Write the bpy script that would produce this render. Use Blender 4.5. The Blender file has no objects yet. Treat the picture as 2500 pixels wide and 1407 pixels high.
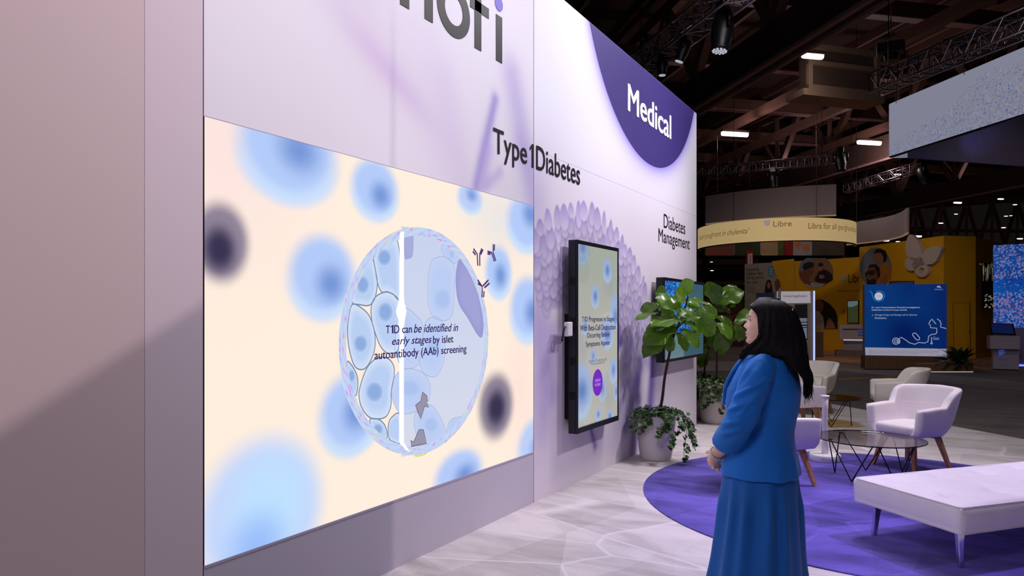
import bpy, bmesh, math, random
import numpy as np
from mathutils import Vector, Matrix, noise
from mathutils.geometry import tessellate_polygon

random.seed(7)
PI = math.pi
scene = bpy.context.scene
COL = scene.collection

# ------------------------------------------------------------------ camera, world, lights, exposure
FPX, CXP, HYP = 1700.0, 1250.0, 767.0            # focal length / principal column / horizon row of the 2500x1407 frame
CAMH, CAMX = 1.55, 2.78
YAW = math.atan(1022.0 / FPX)
SY, CY = math.sin(YAW), math.cos(YAW)
CAM = Vector((CAMX, 0.0, CAMH))
cam_data = bpy.data.cameras.new('camera')
cam_data.sensor_width = 36.0
cam_data.lens = FPX / 2500.0 * 36.0
cam_data.shift_y = (HYP - 703.5) / 2500.0
cam_data.clip_end = 300
cam = bpy.data.objects.new('camera', cam_data)
cam.location = CAM
cam.rotation_euler = (PI / 2, 0, YAW)
COL.objects.link(cam)
scene.camera = cam

world = bpy.data.worlds.new('hall_ambient')
scene.world = world
world.use_nodes = True
bg = world.node_tree.nodes['Background']
bg.inputs['Color'].default_value = (0.55, 0.42, 0.42, 1)
bg.inputs['Strength'].default_value = 0.010

vs = scene.view_settings
vs.view_transform = 'Standard'
vs.look = 'None'
vs.exposure = 0.0
vs.gamma = 1.0
vs.use_curve_mapping = False


def area_lamp(name, loc, target, size, power, color, size_y=None, spread=None):
    l = bpy.data.lights.new(name, 'AREA')
    l.energy = power
    l.color = color
    l.size = size
    if size_y:
        l.shape = 'RECTANGLE'
        l.size_y = size_y
    if spread:
        l.spread = spread
    o = bpy.data.objects.new(name, l)
    o.location = loc
    o.rotation_euler = (Vector(target) - Vector(loc)).to_track_quat('-Z', 'Y').to_euler()
    COL.objects.link(o)
    return o


def spot_lamp(name, loc, target, angle, power, color, blend=0.6, radius=0.12):
    l = bpy.data.lights.new(name, 'SPOT')
    l.energy = power
    l.color = color
    l.spot_size = math.radians(angle)
    l.spot_blend = blend
    l.shadow_soft_size = radius
    o = bpy.data.objects.new(name, l)
    o.location = loc
    o.rotation_euler = (Vector(target) - Vector(loc)).to_track_quat('-Z', 'Y').to_euler()
    COL.objects.link(o)
    return o


# overhead booth rig: truss lamps above the booth
area_lamp('booth_wash_lamp', (2.0, 8.2, 6.6), (1.5, 7.2, 0), 2.0, 185, (1.0, 0.95, 0.96))
spot_lamp('lavender_rig_lamp', (4.8, 8.0, 6.4), (3.05, 5.5, 0), 38, 1150, (0.66, 0.56, 1.0), 0.8, 0.25)
spot_lamp('lavender_rig_lamp', (5.2, 9.8, 6.4), (2.4, 7.9, 0), 34, 700, (0.92, 0.80, 1.0), 0.9, 0.25)
spot_lamp('floor_rig_lamp', (2.2, 9.0, 6.4), (1.2, 4.6, 0), 30, 760, (0.80, 0.70, 1.0), 0.9, 0.25)
# wall washers aimed at the booth wall
spot_lamp('wall_wash_lamp', (5.0, 8.2, 6.6), (0, 7.0, 4.0), 54, 600, (0.93, 0.92, 1.0), 0.95, 0.2)
spot_lamp('wall_wash_lamp', (4.8, 5.8, 6.6), (0, 4.6, 3.9), 58, 700, (0.95, 0.92, 1.0), 0.95, 0.2)
spot_lamp('wall_wash_lamp', (4.4, 3.2, 6.6), (0, 2.9, 4.0), 52, 560, (0.95, 0.93, 1.0), 0.95, 0.2)
spot_lamp('wall_wash_lamp', (4.6, 9.0, 6.4), (0, 7.4, 1.0), 50, 720, (1.0, 0.90, 0.96), 0.95, 0.2)
# key lamp far behind the viewpoint: it rakes the near end of the wall over the top of the banner added there as a blocker
spot_lamp('aisle_key_lamp', (9.0, -7.0, 8.0), (0, 1.2, 1.7), 24, 2450, (1.0, 0.82, 0.80), 0.6, 0.015)
area_lamp('aisle_soft_lamp', (2.2, -1.6, 5.6), (0.0, 2.2, 1.0), 1.6, 112, (0.92, 0.86, 1.0))
# front lamp of the rig over the wall, on the person
spot_lamp('rig_front_lamp', (0.7, 5.2, 5.2), (2.05, 3.4, 1.25), 17, 430, (0.90, 0.88, 1.0), 0.7, 0.2)
# neighbouring booth and hall lamps
spot_lamp('hall_spot_lamp', (0.5, 17.0, 8.0), (-0.4, 28, 2.2), 60, 620, (1.0, 0.80, 0.62), 0.9, 0.3)
spot_lamp('hall_spot_lamp', (6.0, 15.0, 8.0), (4.0, 23, 1.2), 56, 170, (1.0, 0.82, 0.72), 0.9, 0.3)
spot_lamp('hall_spot_lamp', (3.0, 9.0, 6.0), (5.2, 14.2, 5.6), 60, 200, (0.85, 0.88, 1.0), 0.9, 0.3)


spot_lamp('hall_spot_lamp', (-4.0, 13.0, 8.0), (-2.0, 17.5, 0), 70, 420, (1.0, 0.92, 0.92), 0.9, 0.3)


# ------------------------------------------------------------------ measuring helpers (pixel of the photograph -> real point at a given place)
def ray(x, y):
    u = (x - CXP) / FPX
    return Vector((-SY + u * CY, CY + u * SY, -(y - HYP) / FPX))


def at(x, y, t):
    return CAM + ray(x, y) * t


def on_floor(x, y, z=0.0):
    r = ray(x, y)
    return CAM + r * ((z - CAMH) / r.z)


def on_wall(x, y, X=0.0):
    r = ray(x, y)
    return CAM + r * ((X - CAMX) / r.x)


def at_z(x, y, z):
    r = ray(x, y)
    return CAM + r * ((z - CAMH) / r.z)


# hall grid: the hall runs at about 45 degrees to the booth wall
HA = Vector((-0.681, 0.732, 0)).normalized()
HB = Vector((HA.y, -HA.x, 0))


# ------------------------------------------------------------------ mesh helpers
class MB:
    def __init__(s):
        s.v = []
        s.f = []
        s.c = None

    def add(s, vs, fs):
        n = len(s.v)
        s.v += [tuple(p) for p in vs]
        s.f += [tuple(i + n for i in f) for f in fs]
        return s

    def box(s, a, b):
        x0, y0, z0 = a
        x1, y1, z1 = b
        return s.add([(x0, y0, z0), (x1, y0, z0), (x1, y1, z0), (x0, y1, z0), (x0, y0, z1), (x1, y0, z1), (x1, y1, z1), (x0, y1, z1)],
                     [(3, 2, 1, 0), (4, 5, 6, 7), (0, 1, 5, 4), (1, 2, 6, 5), (2, 3, 7, 6), (3, 0, 4, 7)])

    def slab(s, p0, p1, z0, z1, th):
        """upright slab between two plan points, front face on the line, thickness behind (left-hand side)"""
        p0 = Vector((p0[0], p0[1], 0)); p1 = Vector((p1[0], p1[1], 0))
        d = (p1 - p0).normalized()
        n = Vector((-d.y, d.x, 0)) * th
        q = [p0, p1, p1 + n, p0 + n]
        return s.add([(a.x, a.y, z0) for a in q] + [(a.x, a.y, z1) for a in q],
                     [(3, 2, 1, 0), (4, 5, 6, 7), (0, 1, 5, 4), (1, 2, 6, 5), (2, 3, 7, 6), (3, 0, 4, 7)])

    def beam(s, a, b, w, h=None, up=(0, 0, 1)):
        a = Vector(a); b = Vector(b); h = h or w
        d = (b - a).normalized()
        up = Vector(up)
        if abs(d.dot(up)) > 0.98:
            up = Vector((1, 0, 0))
        sx = d.cross(up).normalized() * (w / 2)
        sz = sx.cross(d).normalized() * (h / 2)
        q = []
        for p in (a, b):
            q += [p - sx - sz, p + sx - sz, p + sx + sz, p - sx + sz]
        return s.add(q, [(3, 2, 1, 0), (4, 5, 6, 7), (0, 1, 5, 4), (1, 2, 6, 5), (2, 3, 7, 6), (3, 0, 4, 7)])

    def tube(s, pts, r, n=8, cap=True):
        pts = [Vector(p) for p in pts]
        rs = r if isinstance(r, (list, tuple)) else [r] * len(pts)
        rings = []
        ref = Vector((0, 0, 1))
        for i, p in enumerate(pts):
            d = (pts[min(i + 1, len(pts) - 1)] - pts[max(i - 1, 0)]).normalized()
            if abs(d.dot(ref)) > 0.97:
                ref = Vector((1, 0, 0)) if abs(d.x) < 0.9 else Vector((0, 1, 0))
            a = d.cross(ref).normalized()
            b = a.cross(d).normalized()
            ref = b
            rings.append([p + (a * math.cos(2 * PI * k / n) + b * math.sin(2 * PI * k / n)) * rs[i] for k in range(n)])
        return s.loft(rings, cap)

    def loft(s, rings, cap=True, closed=True):
        n = len(rings[0])
        vs = [tuple(p) for rg in rings for p in rg]
        fs = []
        for i in range(len(rings) - 1):
            for k in range(n if closed else n - 1):
                k2 = (k + 1) % n
                fs.append((i * n + k, i * n + k2, (i + 1) * n + k2, (i + 1) * n + k))
        if cap and closed:
            fs.append(tuple(range(n - 1, -1, -1)))
            m = (len(rings) - 1) * n
            fs.append(tuple(m + k for k in range(n)))
        return s.add(vs, fs)

    def lathe(s, prof, n=32, o=(0, 0, 0)):
        rings = [[(o[0] + r * math.cos(2 * PI * k / n), o[1] + r * math.sin(2 * PI * k / n), o[2] + z) for k in range(n)] for r, z in prof]
        return s.loft(rings, True)

    def ellipsoid(s, c, r, n=16, m=10, rot=None):
        c = Vector(c)
        rings = []
        for i in range(m + 1):
            t = -PI / 2 + PI * (i + 0.02) / (m + 0.04)
            rg = []
            for k in range(n):
                a = 2 * PI * k / n
                p = Vector((r[0] * math.cos(t) * math.cos(a), r[1] * math.cos(t) * math.sin(a), r[2] * math.sin(t)))
                if rot:
                    p = rot @ p
                rg.append(c + p)
            rings.append(rg)
        return s.loft(rings, True)

    def poly(s, pts):
        """flat polygon (any shape), triangulated"""
        tri = tessellate_polygon([[Vector(p) for p in pts]])
        return s.add(pts, [tuple(t) for t in tri])

    def prism(s, pts, d):
        """polygon extruded by the vector d"""
        d = Vector(d)
        n = len(pts)
        P = [Vector(p) for p in pts]
        tri = tessellate_polygon([P])
        s.add(P + [p + d for p in P], [tuple(t) for t in tri] + [tuple(i + n for i in t[::-1]) for t in tri] +
              [(i, (i + 1) % n, n + (i + 1) % n, n + i) for i in range(n)])
        return s

    def strip(s, pts, w, nrm, closed=False):
        """flat ribbon of width w following pts in the plane with normal nrm"""
        P = [Vector(p) for p in pts]
        nrm = Vector(nrm)
        n = len(P)
        vs = []
        for i in range(n):
            a = P[(i - 1) % n] if (closed or i > 0) else P[i]
            b = P[(i + 1) % n] if (closed or i < n - 1) else P[i]
            sd = (b - a).cross(nrm).normalized() * (w / 2)
            vs += [P[i] - sd, P[i] + sd]
        fs = [(2 * i, 2 * i + 1, 2 * ((i + 1) % n) + 1, 2 * ((i + 1) % n)) for i in range(n if closed else n - 1)]
        return s.add(vs, fs)

    def mesh(s, name, smooth=False, merge=False):
        me = bpy.data.meshes.new(name)
        me.from_pydata(s.v, [], s.f)
        bm = bmesh.new()
        bm.from_mesh(me)
        if merge:
            bmesh.ops.remove_doubles(bm, verts=bm.verts, dist=1e-5)
        bmesh.ops.recalc_face_normals(bm, faces=bm.faces)
        bm.to_mesh(me)
        bm.free()
        if smooth:
            me.polygons.foreach_set('use_smooth', [True] * len(me.polygons))
        return me


def obj(name, mb, mat, parent=None, smooth=False, loc=None, rotz=None, bevel=0, segs=2, sub=0, autosm=None, **props):
    me = mb.mesh(name, smooth) if isinstance(mb, MB) else mb
    if mat is not None and not me.materials:
        me.materials.append(mat)
    o = bpy.data.objects.new(name, me)
    COL.objects.link(o)
    if parent:
        o.parent = parent
    if loc is not None:
        o.location = loc
    if rotz is not None:
        o.rotation_euler = (0, 0, rotz)
    if bevel:
        b = o.modifiers.new('bevel', 'BEVEL')
        b.width = bevel
        b.segments = segs
        b.limit_method = 'ANGLE'
        b.angle_limit = math.radians(40)
        me.polygons.foreach_set('use_smooth', [True] * len(me.polygons))
        w = o.modifiers.new('wn', 'WEIGHTED_NORMAL')
        w.keep_sharp = False
    if sub:
        m = o.modifiers.new('sub', 'SUBSURF')
        m.levels = m.render_levels = sub
    for k, v in props.items():
        o[k] = v
    if name == 'lettering':
        o['kind'] = 'stuff'          # small print, joined
    return o


def tag(o, label, cat=None, group=None, kind=None):
    o['label'] = label
    if cat:
        o['category'] = cat
    if group:
        o['group'] = group
    if kind:
        o['kind'] = kind
    return o


def thing(name, label, cat, loc=(0, 0, 0), rotz=0, group=None, kind=None):
    o = bpy.data.objects.new(name, None)
    o.empty_display_size = 0.1
    COL.objects.link(o)
    o.location = loc
    o.rotation_euler = (0, 0, rotz)
    return tag(o, label, cat, group, kind)


def dup(root, loc, rotz, label, group=None):
    r = root.copy()
    COL.objects.link(r)
    r.location = loc
    r.rotation_euler = (0, 0, rotz)
    r['label'] = label
    if group:
        r['group'] = group
    for ch in [c for c in root.children]:
        c = ch.copy()
        COL.objects.link(c)
        c.parent = r
        for g in [g for g in ch.children]:
            d = g.copy()
            COL.objects.link(d)
            d.parent = c
    return r


# ------------------------------------------------------------------ colour and material helpers
def lin(c):
    c = np.asarray(c, float) / 255.0
    return np.where(c <= 0.04045, c / 12.92, ((c + 0.055) / 1.055) ** 2.4)


def rgb(*c):
    return tuple(float(x) for x in lin(c))


def mat(name, color, rough=0.6, metal=0.0, var=0.06, scale=8.0, bump=0.0, bscale=60.0, emit=None, estr=1.0, spec=0.5, coat=0.0, trans=0.0, ior=1.45, sheen=0.0, alpha=1.0):
    """procedural surface: noise-varied colour, optional fine relief"""
    m = bpy.data.materials.new(name)
    m.use_nodes = True
    nt = m.node_tree
    b = nt.nodes['Principled BSDF']
    b.inputs['Roughness'].default_value = rough
    b.inputs['Metallic'].default_value = metal
    b.inputs['Specular IOR Level'].default_value = spec
    b.inputs['Coat Weight'].default_value = coat
    b.inputs['Transmission Weight'].default_value = trans
    b.inputs['IOR'].default_value = ior
    b.inputs['Sheen Weight'].default_value = sheen
    b.inputs['Alpha'].default_value = alpha
    tc = nt.nodes.new('ShaderNodeTexCoord')
    if var > 0:
        n = nt.nodes.new('ShaderNodeTexNoise')
        n.inputs['Scale'].default_value = scale
        n.inputs['Detail'].default_value = 4
        nt.links.new(tc.outputs['Object'], n.inputs['Vector'])
        r = nt.nodes.new('ShaderNodeMapRange')
        r.inputs['From Min'].default_value = 0.3
        r.inputs['From Max'].default_value = 0.7
        r.inputs['To Min'].default_value = 1 - var
        r.inputs['To Max'].default_value = 1 + var
        nt.links.new(n.outputs['Fac'], r.inputs['Value'])
        mx = nt.nodes.new('ShaderNodeVectorMath')
        mx.operation = 'SCALE'
        mx.inputs[0].default_value = color[:3]
        nt.links.new(r.outputs['Result'], mx.inputs['Scale'])
        nt.links.new(mx.outputs['Vector'], b.inputs['Base Color'])
    else:
        b.inputs['Base Color'].default_value = (*color[:3], 1)
    if bump > 0:
        n2 = nt.nodes.new('ShaderNodeTexNoise')
        n2.inputs['Scale'].default_value = bscale
        n2.inputs['Detail'].default_value = 3
        nt.links.new(tc.outputs['Object'], n2.inputs['Vector'])
        bp = nt.nodes.new('ShaderNodeBump')
        bp.inputs['Strength'].default_value = bump
        bp.inputs['Distance'].default_value = 0.01
        nt.links.new(n2.outputs['Fac'], bp.inputs['Height'])
        nt.links.new(bp.outputs['Normal'], b.inputs['Normal'])
    if emit is not None:
        m.cycles.emission_sampling = 'NONE'
        b.inputs['Emission Color'].default_value = (*emit[:3], 1)
        b.inputs['Emission Strength'].default_value = estr
    return m


def attr_mat(name, emission=0.0, rough=0.7, spec=0.3, diffuse=True, bump=0.0):
    """printed / displayed picture: colour comes from the mesh's own print attribute"""
    m = bpy.data.materials.new(name)
    m.use_nodes = True
    nt = m.node_tree
    b = nt.nodes['Principled BSDF']
    a = nt.nodes.new('ShaderNodeAttribute')
    a.attribute_name = 'print'
    b.inputs['Roughness'].default_value = rough
    b.inputs['Specular IOR Level'].default_value = spec
    if diffuse:
        nt.links.new(a.outputs['Color'], b.inputs['Base Color'])
    else:
        b.inputs['Base Color'].default_value = (0.01, 0.01, 0.01, 1)
    if emission > 0:
        nt.links.new(a.outputs['Color'], b.inputs['Emission Color'])
        b.inputs['Emission Strength'].default_value = emission
        if name != 'led_screen_picture':
            m.cycles.emission_sampling = 'NONE'
    if bump > 0:
        tc = nt.nodes.new('ShaderNodeTexCoord')
        n2 = nt.nodes.new('ShaderNodeTexNoise')
        n2.inputs['Scale'].default_value = 350
        nt.links.new(tc.outputs['Object'], n2.inputs['Vector'])
        bp = nt.nodes.new('ShaderNodeBump')
        bp.inputs['Strength'].default_value = bump
        bp.inputs['Distance'].default_value = 0.004
        nt.links.new(n2.outputs['Fac'], bp.inputs['Height'])
        nt.links.new(bp.outputs['Normal'], b.inputs['Normal'])
    return m


def set_print(me, cols):
    at_ = me.attributes.new('print', 'FLOAT_COLOR', 'POINT')
    c = np.ones((len(me.vertices), 4), np.float32)
    c[:, :3] = np.clip(cols, 0, 4)
    at_.data.foreach_set('color', c.ravel())


def print_panel(name, o, u, v, w, h, nx, ny, fn, depth=0.0, nrm=None):
    """flat panel of w x h metres starting at o along u (right) and v (up), finely meshed so fn(U, V) -> linear rgb can be printed on it"""
    o = np.array(o, float); u = np.array(u, float); v = np.array(v, float)
    U, V = np.meshgrid(np.linspace(0, w, nx), np.linspace(0, h, ny))
    P = o + U[..., None] * u + V[..., None] * v
    cols = fn(U, V).reshape(-1, 3)
    P = P.reshape(-1, 3)
    idx = np.arange(nx * ny).reshape(ny, nx)
    F = np.stack([idx[:-1, :-1], idx[:-1, 1:], idx[1:, 1:], idx[1:, :-1]], -1).reshape(-1, 4)
    faces = F.tolist()
    verts = P.tolist()
    if depth > 0:
        n = np.array(nrm, float) * -depth
        k = len(verts)
        cr = [o, o + w * u, o + w * u + h * v, o + h * v]
        verts += [c.tolist() for c in cr] + [(c + n).tolist() for c in cr]
        faces += [[k + 7, k + 6, k + 5, k + 4]] + [[k + i, k + 4 + i, k + 4 + (i + 1) % 4, k + (i + 1) % 4] for i in range(4)]
        edge = cols.mean(0)
        cols = np.vstack([cols, np.repeat(edge[None], 8, 0)])
    me = bpy.data.meshes.new(name)
    me.from_pydata(verts, [], faces)
    set_print(me, cols)
    return me


def embolden(me, b):
    """heavier lettering: the outline repeated a little to each side"""
    if b <= 0:
        return me
    v = [tuple(p.co) for p in me.vertices]
    f = [tuple(p.vertices) for p in me.polygons]
    out = MB()
    for i, (dx, dy) in enumerate(((0, 0), (b, 0), (-b, 0), (b * 0.6, b * 0.5), (-b * 0.6, -b * 0.5))):
        out.add([(x + dx, y + dy, z + i * 0.0005) for x, y, z in v], f)
    nm = bpy.data.meshes.new('letter')
    nm.from_pydata(out.v, [], out.f)
    bpy.data.meshes.remove(me)
    return nm


def text_mesh(body, right, up, origin, width=None, height=None, bold=0.0, shear=0.0, align='LEFT', lift=0.0, spacing=1.0, line=1.0, thick=0.0):
    """lettering as a flat mesh; fitted to a width (and height) in metres, placed at origin (lower left, or lower centre)"""
    cu = bpy.data.curves.new('lettering', 'FONT')
    cu.body = body
    cu.size = 1.0
    cu.shear = shear
    cu.align_x = align
    cu.space_character = spacing
    cu.space_line = line
    cu.resolution_u = 4
    cu.fill_mode = 'FRONT' if thick == 0 else 'BOTH'
    cu.extrude = 0.0
    tmp = bpy.data.objects.new('lettering_tmp', cu)
    COL.objects.link(tmp)
    dg = bpy.context.evaluated_depsgraph_get()
    me = bpy.data.meshes.new_from_object(tmp.evaluated_get(dg))
    bpy.data.objects.remove(tmp)
    bpy.data.curves.remove(cu)
    me.materials.clear()
    me = embolden(me, bold)
    n = len(me.vertices)
    co = np.empty(n * 3)
    me.vertices.foreach_get('co', co)
    co = co.reshape(-1, 3)
    x0, x1 = co[:, 0].min(), co[:, 0].max()
    y0, y1 = co[:, 1].min(), co[:, 1].max()
    sx = width / (x1 - x0) if width else None
    sy = height / (y1 - y0) if height else None
    sx = sx or sy
    sy = sy or sx
    ax = (x0 + x1) / 2 if align == 'CENTER' else x0
    right = np.array(right, float); up = np.array(up, float)
    nr = np.cross(right, up)
    nr = nr / np.linalg.norm(nr)
    out = np.array(origin, float) + (co[:, :1] - ax) * sx * right + (co[:, 1:2] - y0) * sy * up + nr * lift + co[:, 2:3] * nr
    me.vertices.foreach_set('co', out.ravel())
    me.update()
    return me


def letters(body, right, up, origin, width, height, bold, m, parent, lift=0.0, one=False):
    """a word built letter by letter, each letter an object of its own"""
    def raw(tx):
        cu = bpy.data.curves.new('l', 'FONT')
        cu.body = tx
        cu.resolution_u = 4
        tmp = bpy.data.objects.new('l', cu)
        COL.objects.link(tmp)
        me = bpy.data.meshes.new_from_object(tmp.evaluated_get(bpy.context.evaluated_depsgraph_get()))
        bpy.data.objects.remove(tmp)
        bpy.data.curves.remove(cu)
        me.materials.clear()
        me = embolden(me, bold)
        c = np.empty(len(me.vertices) * 3)
        me.vertices.foreach_get('co', c)
        return me, c.reshape(-1, 3)

    _, fc = raw(body)
    x0, x1, y0, y1 = fc[:, 0].min(), fc[:, 0].max(), fc[:, 1].min(), fc[:, 1].max()
    sx, sy = width / (x1 - x0), height / (y1 - y0)
    right = np.array(right, float); up = np.array(up, float)
    for i, ch in enumerate(body):
        if ch == ' ':
            continue
        me, c = raw(ch)
        _, pc = raw(body[:i + 1])
        dx = pc[:, 0].max() - c[:, 0].max()
        out = np.array(origin, float) + (c[:, :1] + dx - x0) * sx * right + (c[:, 1:2] - y0) * sy * up + c[:, 2:3] * np.cross(right, up)
        me.vertices.foreach_set('co', out.ravel())
        me.update()
        obj('letter', me, m, parent)


def one_digit(right, up, origin, w, h, stroke):
    """the figure 1 with its flag"""
    r = Vector(right); u = Vector(up); o = Vector(origin)
    pts = [(w - stroke, 0), (w, 0), (w, h), (w - stroke * 0.75, h), (0, h * 0.80), (0, h * 0.66), (w - stroke, h * 0.82)]
    return MB().poly([o + r * a + u * b for a, b in pts])


def smooth_closed(pts, k=6):
    """Catmull-Rom through a closed list of 2-D points"""
    P = np.array(pts, float)
    n = len(P)
    out = []
    for i in range(n):
        p0, p1, p2, p3 = P[i - 1], P[i], P[(i + 1) % n], P[(i + 2) % n]
        for j in range(k):
            t = j / k
            out.append(0.5 * ((2 * p1) + (-p0 + p2) * t + (2 * p0 - 5 * p1 + 4 * p2 - p3) * t * t + (-p0 + 3 * p1 - 3 * p2 + p3) * t ** 3))
    return np.array(out)


def smooth_open(pts, k=6):
    P = [np.array(p, float) for p in pts]
    P = [2 * P[0] - P[1]] + P + [2 * P[-1] - P[-2]]
    out = []
    for i in range(1, len(P) - 2):
        p0, p1, p2, p3 = P[i - 1:i + 3]
        for j in range(k):
            t = j / k
            out.append(0.5 * ((2 * p1) + (-p0 + p2) * t + (2 * p0 - 5 * p1 + 4 * p2 - p3) * t * t + (-p0 + 3 * p1 - 3 * p2 + p3) * t ** 3))
    out.append(P[-2])
    return np.array(out)


def sstep(a, b, x):
    t = np.clip((np.asarray(x, float) - a) / (b - a), 0, 1)
    return t * t * (3 - 2 * t)


def mixc(a, b, t):
    return a * (1 - t[..., None]) + np.asarray(b) * t[..., None]


def vnoise(U, V, s, seed=0):
    """smooth value noise on arrays"""
    rs = np.random.RandomState(seed)
    T = rs.rand(64, 64)
    x = U * s; y = V * s
    xi = np.floor(x).astype(int); yi = np.floor(y).astype(int)
    fx = x - xi; fy = y - yi
    fx = fx * fx * (3 - 2 * fx); fy = fy * fy * (3 - 2 * fy)
    g = lambda a, b: T[a % 64, b % 64]
    return (g(xi, yi) * (1 - fx) + g(xi + 1, yi) * fx) * (1 - fy) + (g(xi, yi + 1) * (1 - fx) + g(xi + 1, yi + 1) * fx) * fy


# ------------------------------------------------------------------ materials
M = {}
M['white_uph'] = mat('white_upholstery', rgb(232, 222, 230), 0.55, var=0.03, scale=5, bump=0.08, bscale=300)
M['cream_uph'] = mat('cream_upholstery', rgb(232, 224, 215), 0.55, var=0.03, scale=5, bump=0.08, bscale=300)
M['walnut'] = mat('walnut_leg', rgb(182, 128, 94), 0.45, var=0.22, scale=30)
M['black_metal'] = mat('black_metal', rgb(22, 22, 26), 0.35, metal=0.6, var=0.05)
M['black_plastic'] = mat('black_plastic', rgb(16, 16, 24), 0.4, var=0.1)
M['chrome'] = mat('chrome', rgb(205, 205, 215), 0.12, metal=1.0, var=0.02)
M['white_plastic'] = mat('white_plastic', rgb(228, 224, 230), 0.4, var=0.02)
M['pot'] = mat('pot_white', rgb(226, 216, 218), 0.5, var=0.03, scale=4)
M['soil'] = mat('soil', rgb(40, 30, 24), 0.9, var=0.3, scale=40, bump=0.6, bscale=60)
M['bark'] = mat('bark', rgb(70, 38, 30), 0.7, var=0.3, scale=30, bump=0.5, bscale=80)
M['steel_dark'] = mat('painted_steel', rgb(112, 78, 70), 0.7, var=0.2, scale=0.6)
M['girder'] = mat('girder_steel', rgb(70, 50, 47), 0.75, var=0.25, scale=0.5)
M['flange'] = mat('girder_flange', rgb(150, 112, 112), 0.6, var=0.15, scale=1.0)
M['deck'] = mat('roof_deck', rgb(84, 58, 54), 0.8, var=0.25, scale=0.4)
M['alu'] = mat('truss_aluminium', rgb(150, 140, 145), 0.35, metal=0.9, var=0.05)
M['yellow'] = mat('yellow_wall_print', rgb(235, 176, 12), 0.7, var=0.04, scale=1.2)
M['tan'] = mat('tan_panel', rgb(178, 150, 128), 0.6, var=0.05)
M['grey_banner'] = mat('grey_banner_fabric', rgb(196, 186, 206), 0.8, var=0.04, scale=0.6)
M['ink'] = mat('black_ink', rgb(24, 20, 28), 0.5, var=0.04)
M['navy_ink'] = mat('navy_ink', rgb(40, 26, 92), 0.5, var=0.04)
M['white_ink'] = mat('white_letter', rgb(248, 244, 250), 0.5, var=0.02)
M['violet'] = mat('violet_print', rgb(60, 44, 122), 0.65, var=0.05, scale=1.5)
M['violet_dot'] = mat('violet_dot', rgb(122, 108, 205), 0.6, var=0.04)


def emit_mat(name, c, s=1.0, rough=0.3):
    return mat(name, (0.01, 0.01, 0.01), rough, var=0.05, emit=c, estr=s)


M['lamp_tube'] = emit_mat('lamp_diffuser', (1.0, 0.93, 0.98), 3.0)
M['lamp_far'] = emit_mat('lamp_diffuser_far', (1.0, 0.86, 0.86), 2.0)
M['lens'] = emit_mat('lamp_lens', (0.85, 0.88, 1.0), 0.5, 0.1)


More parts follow.
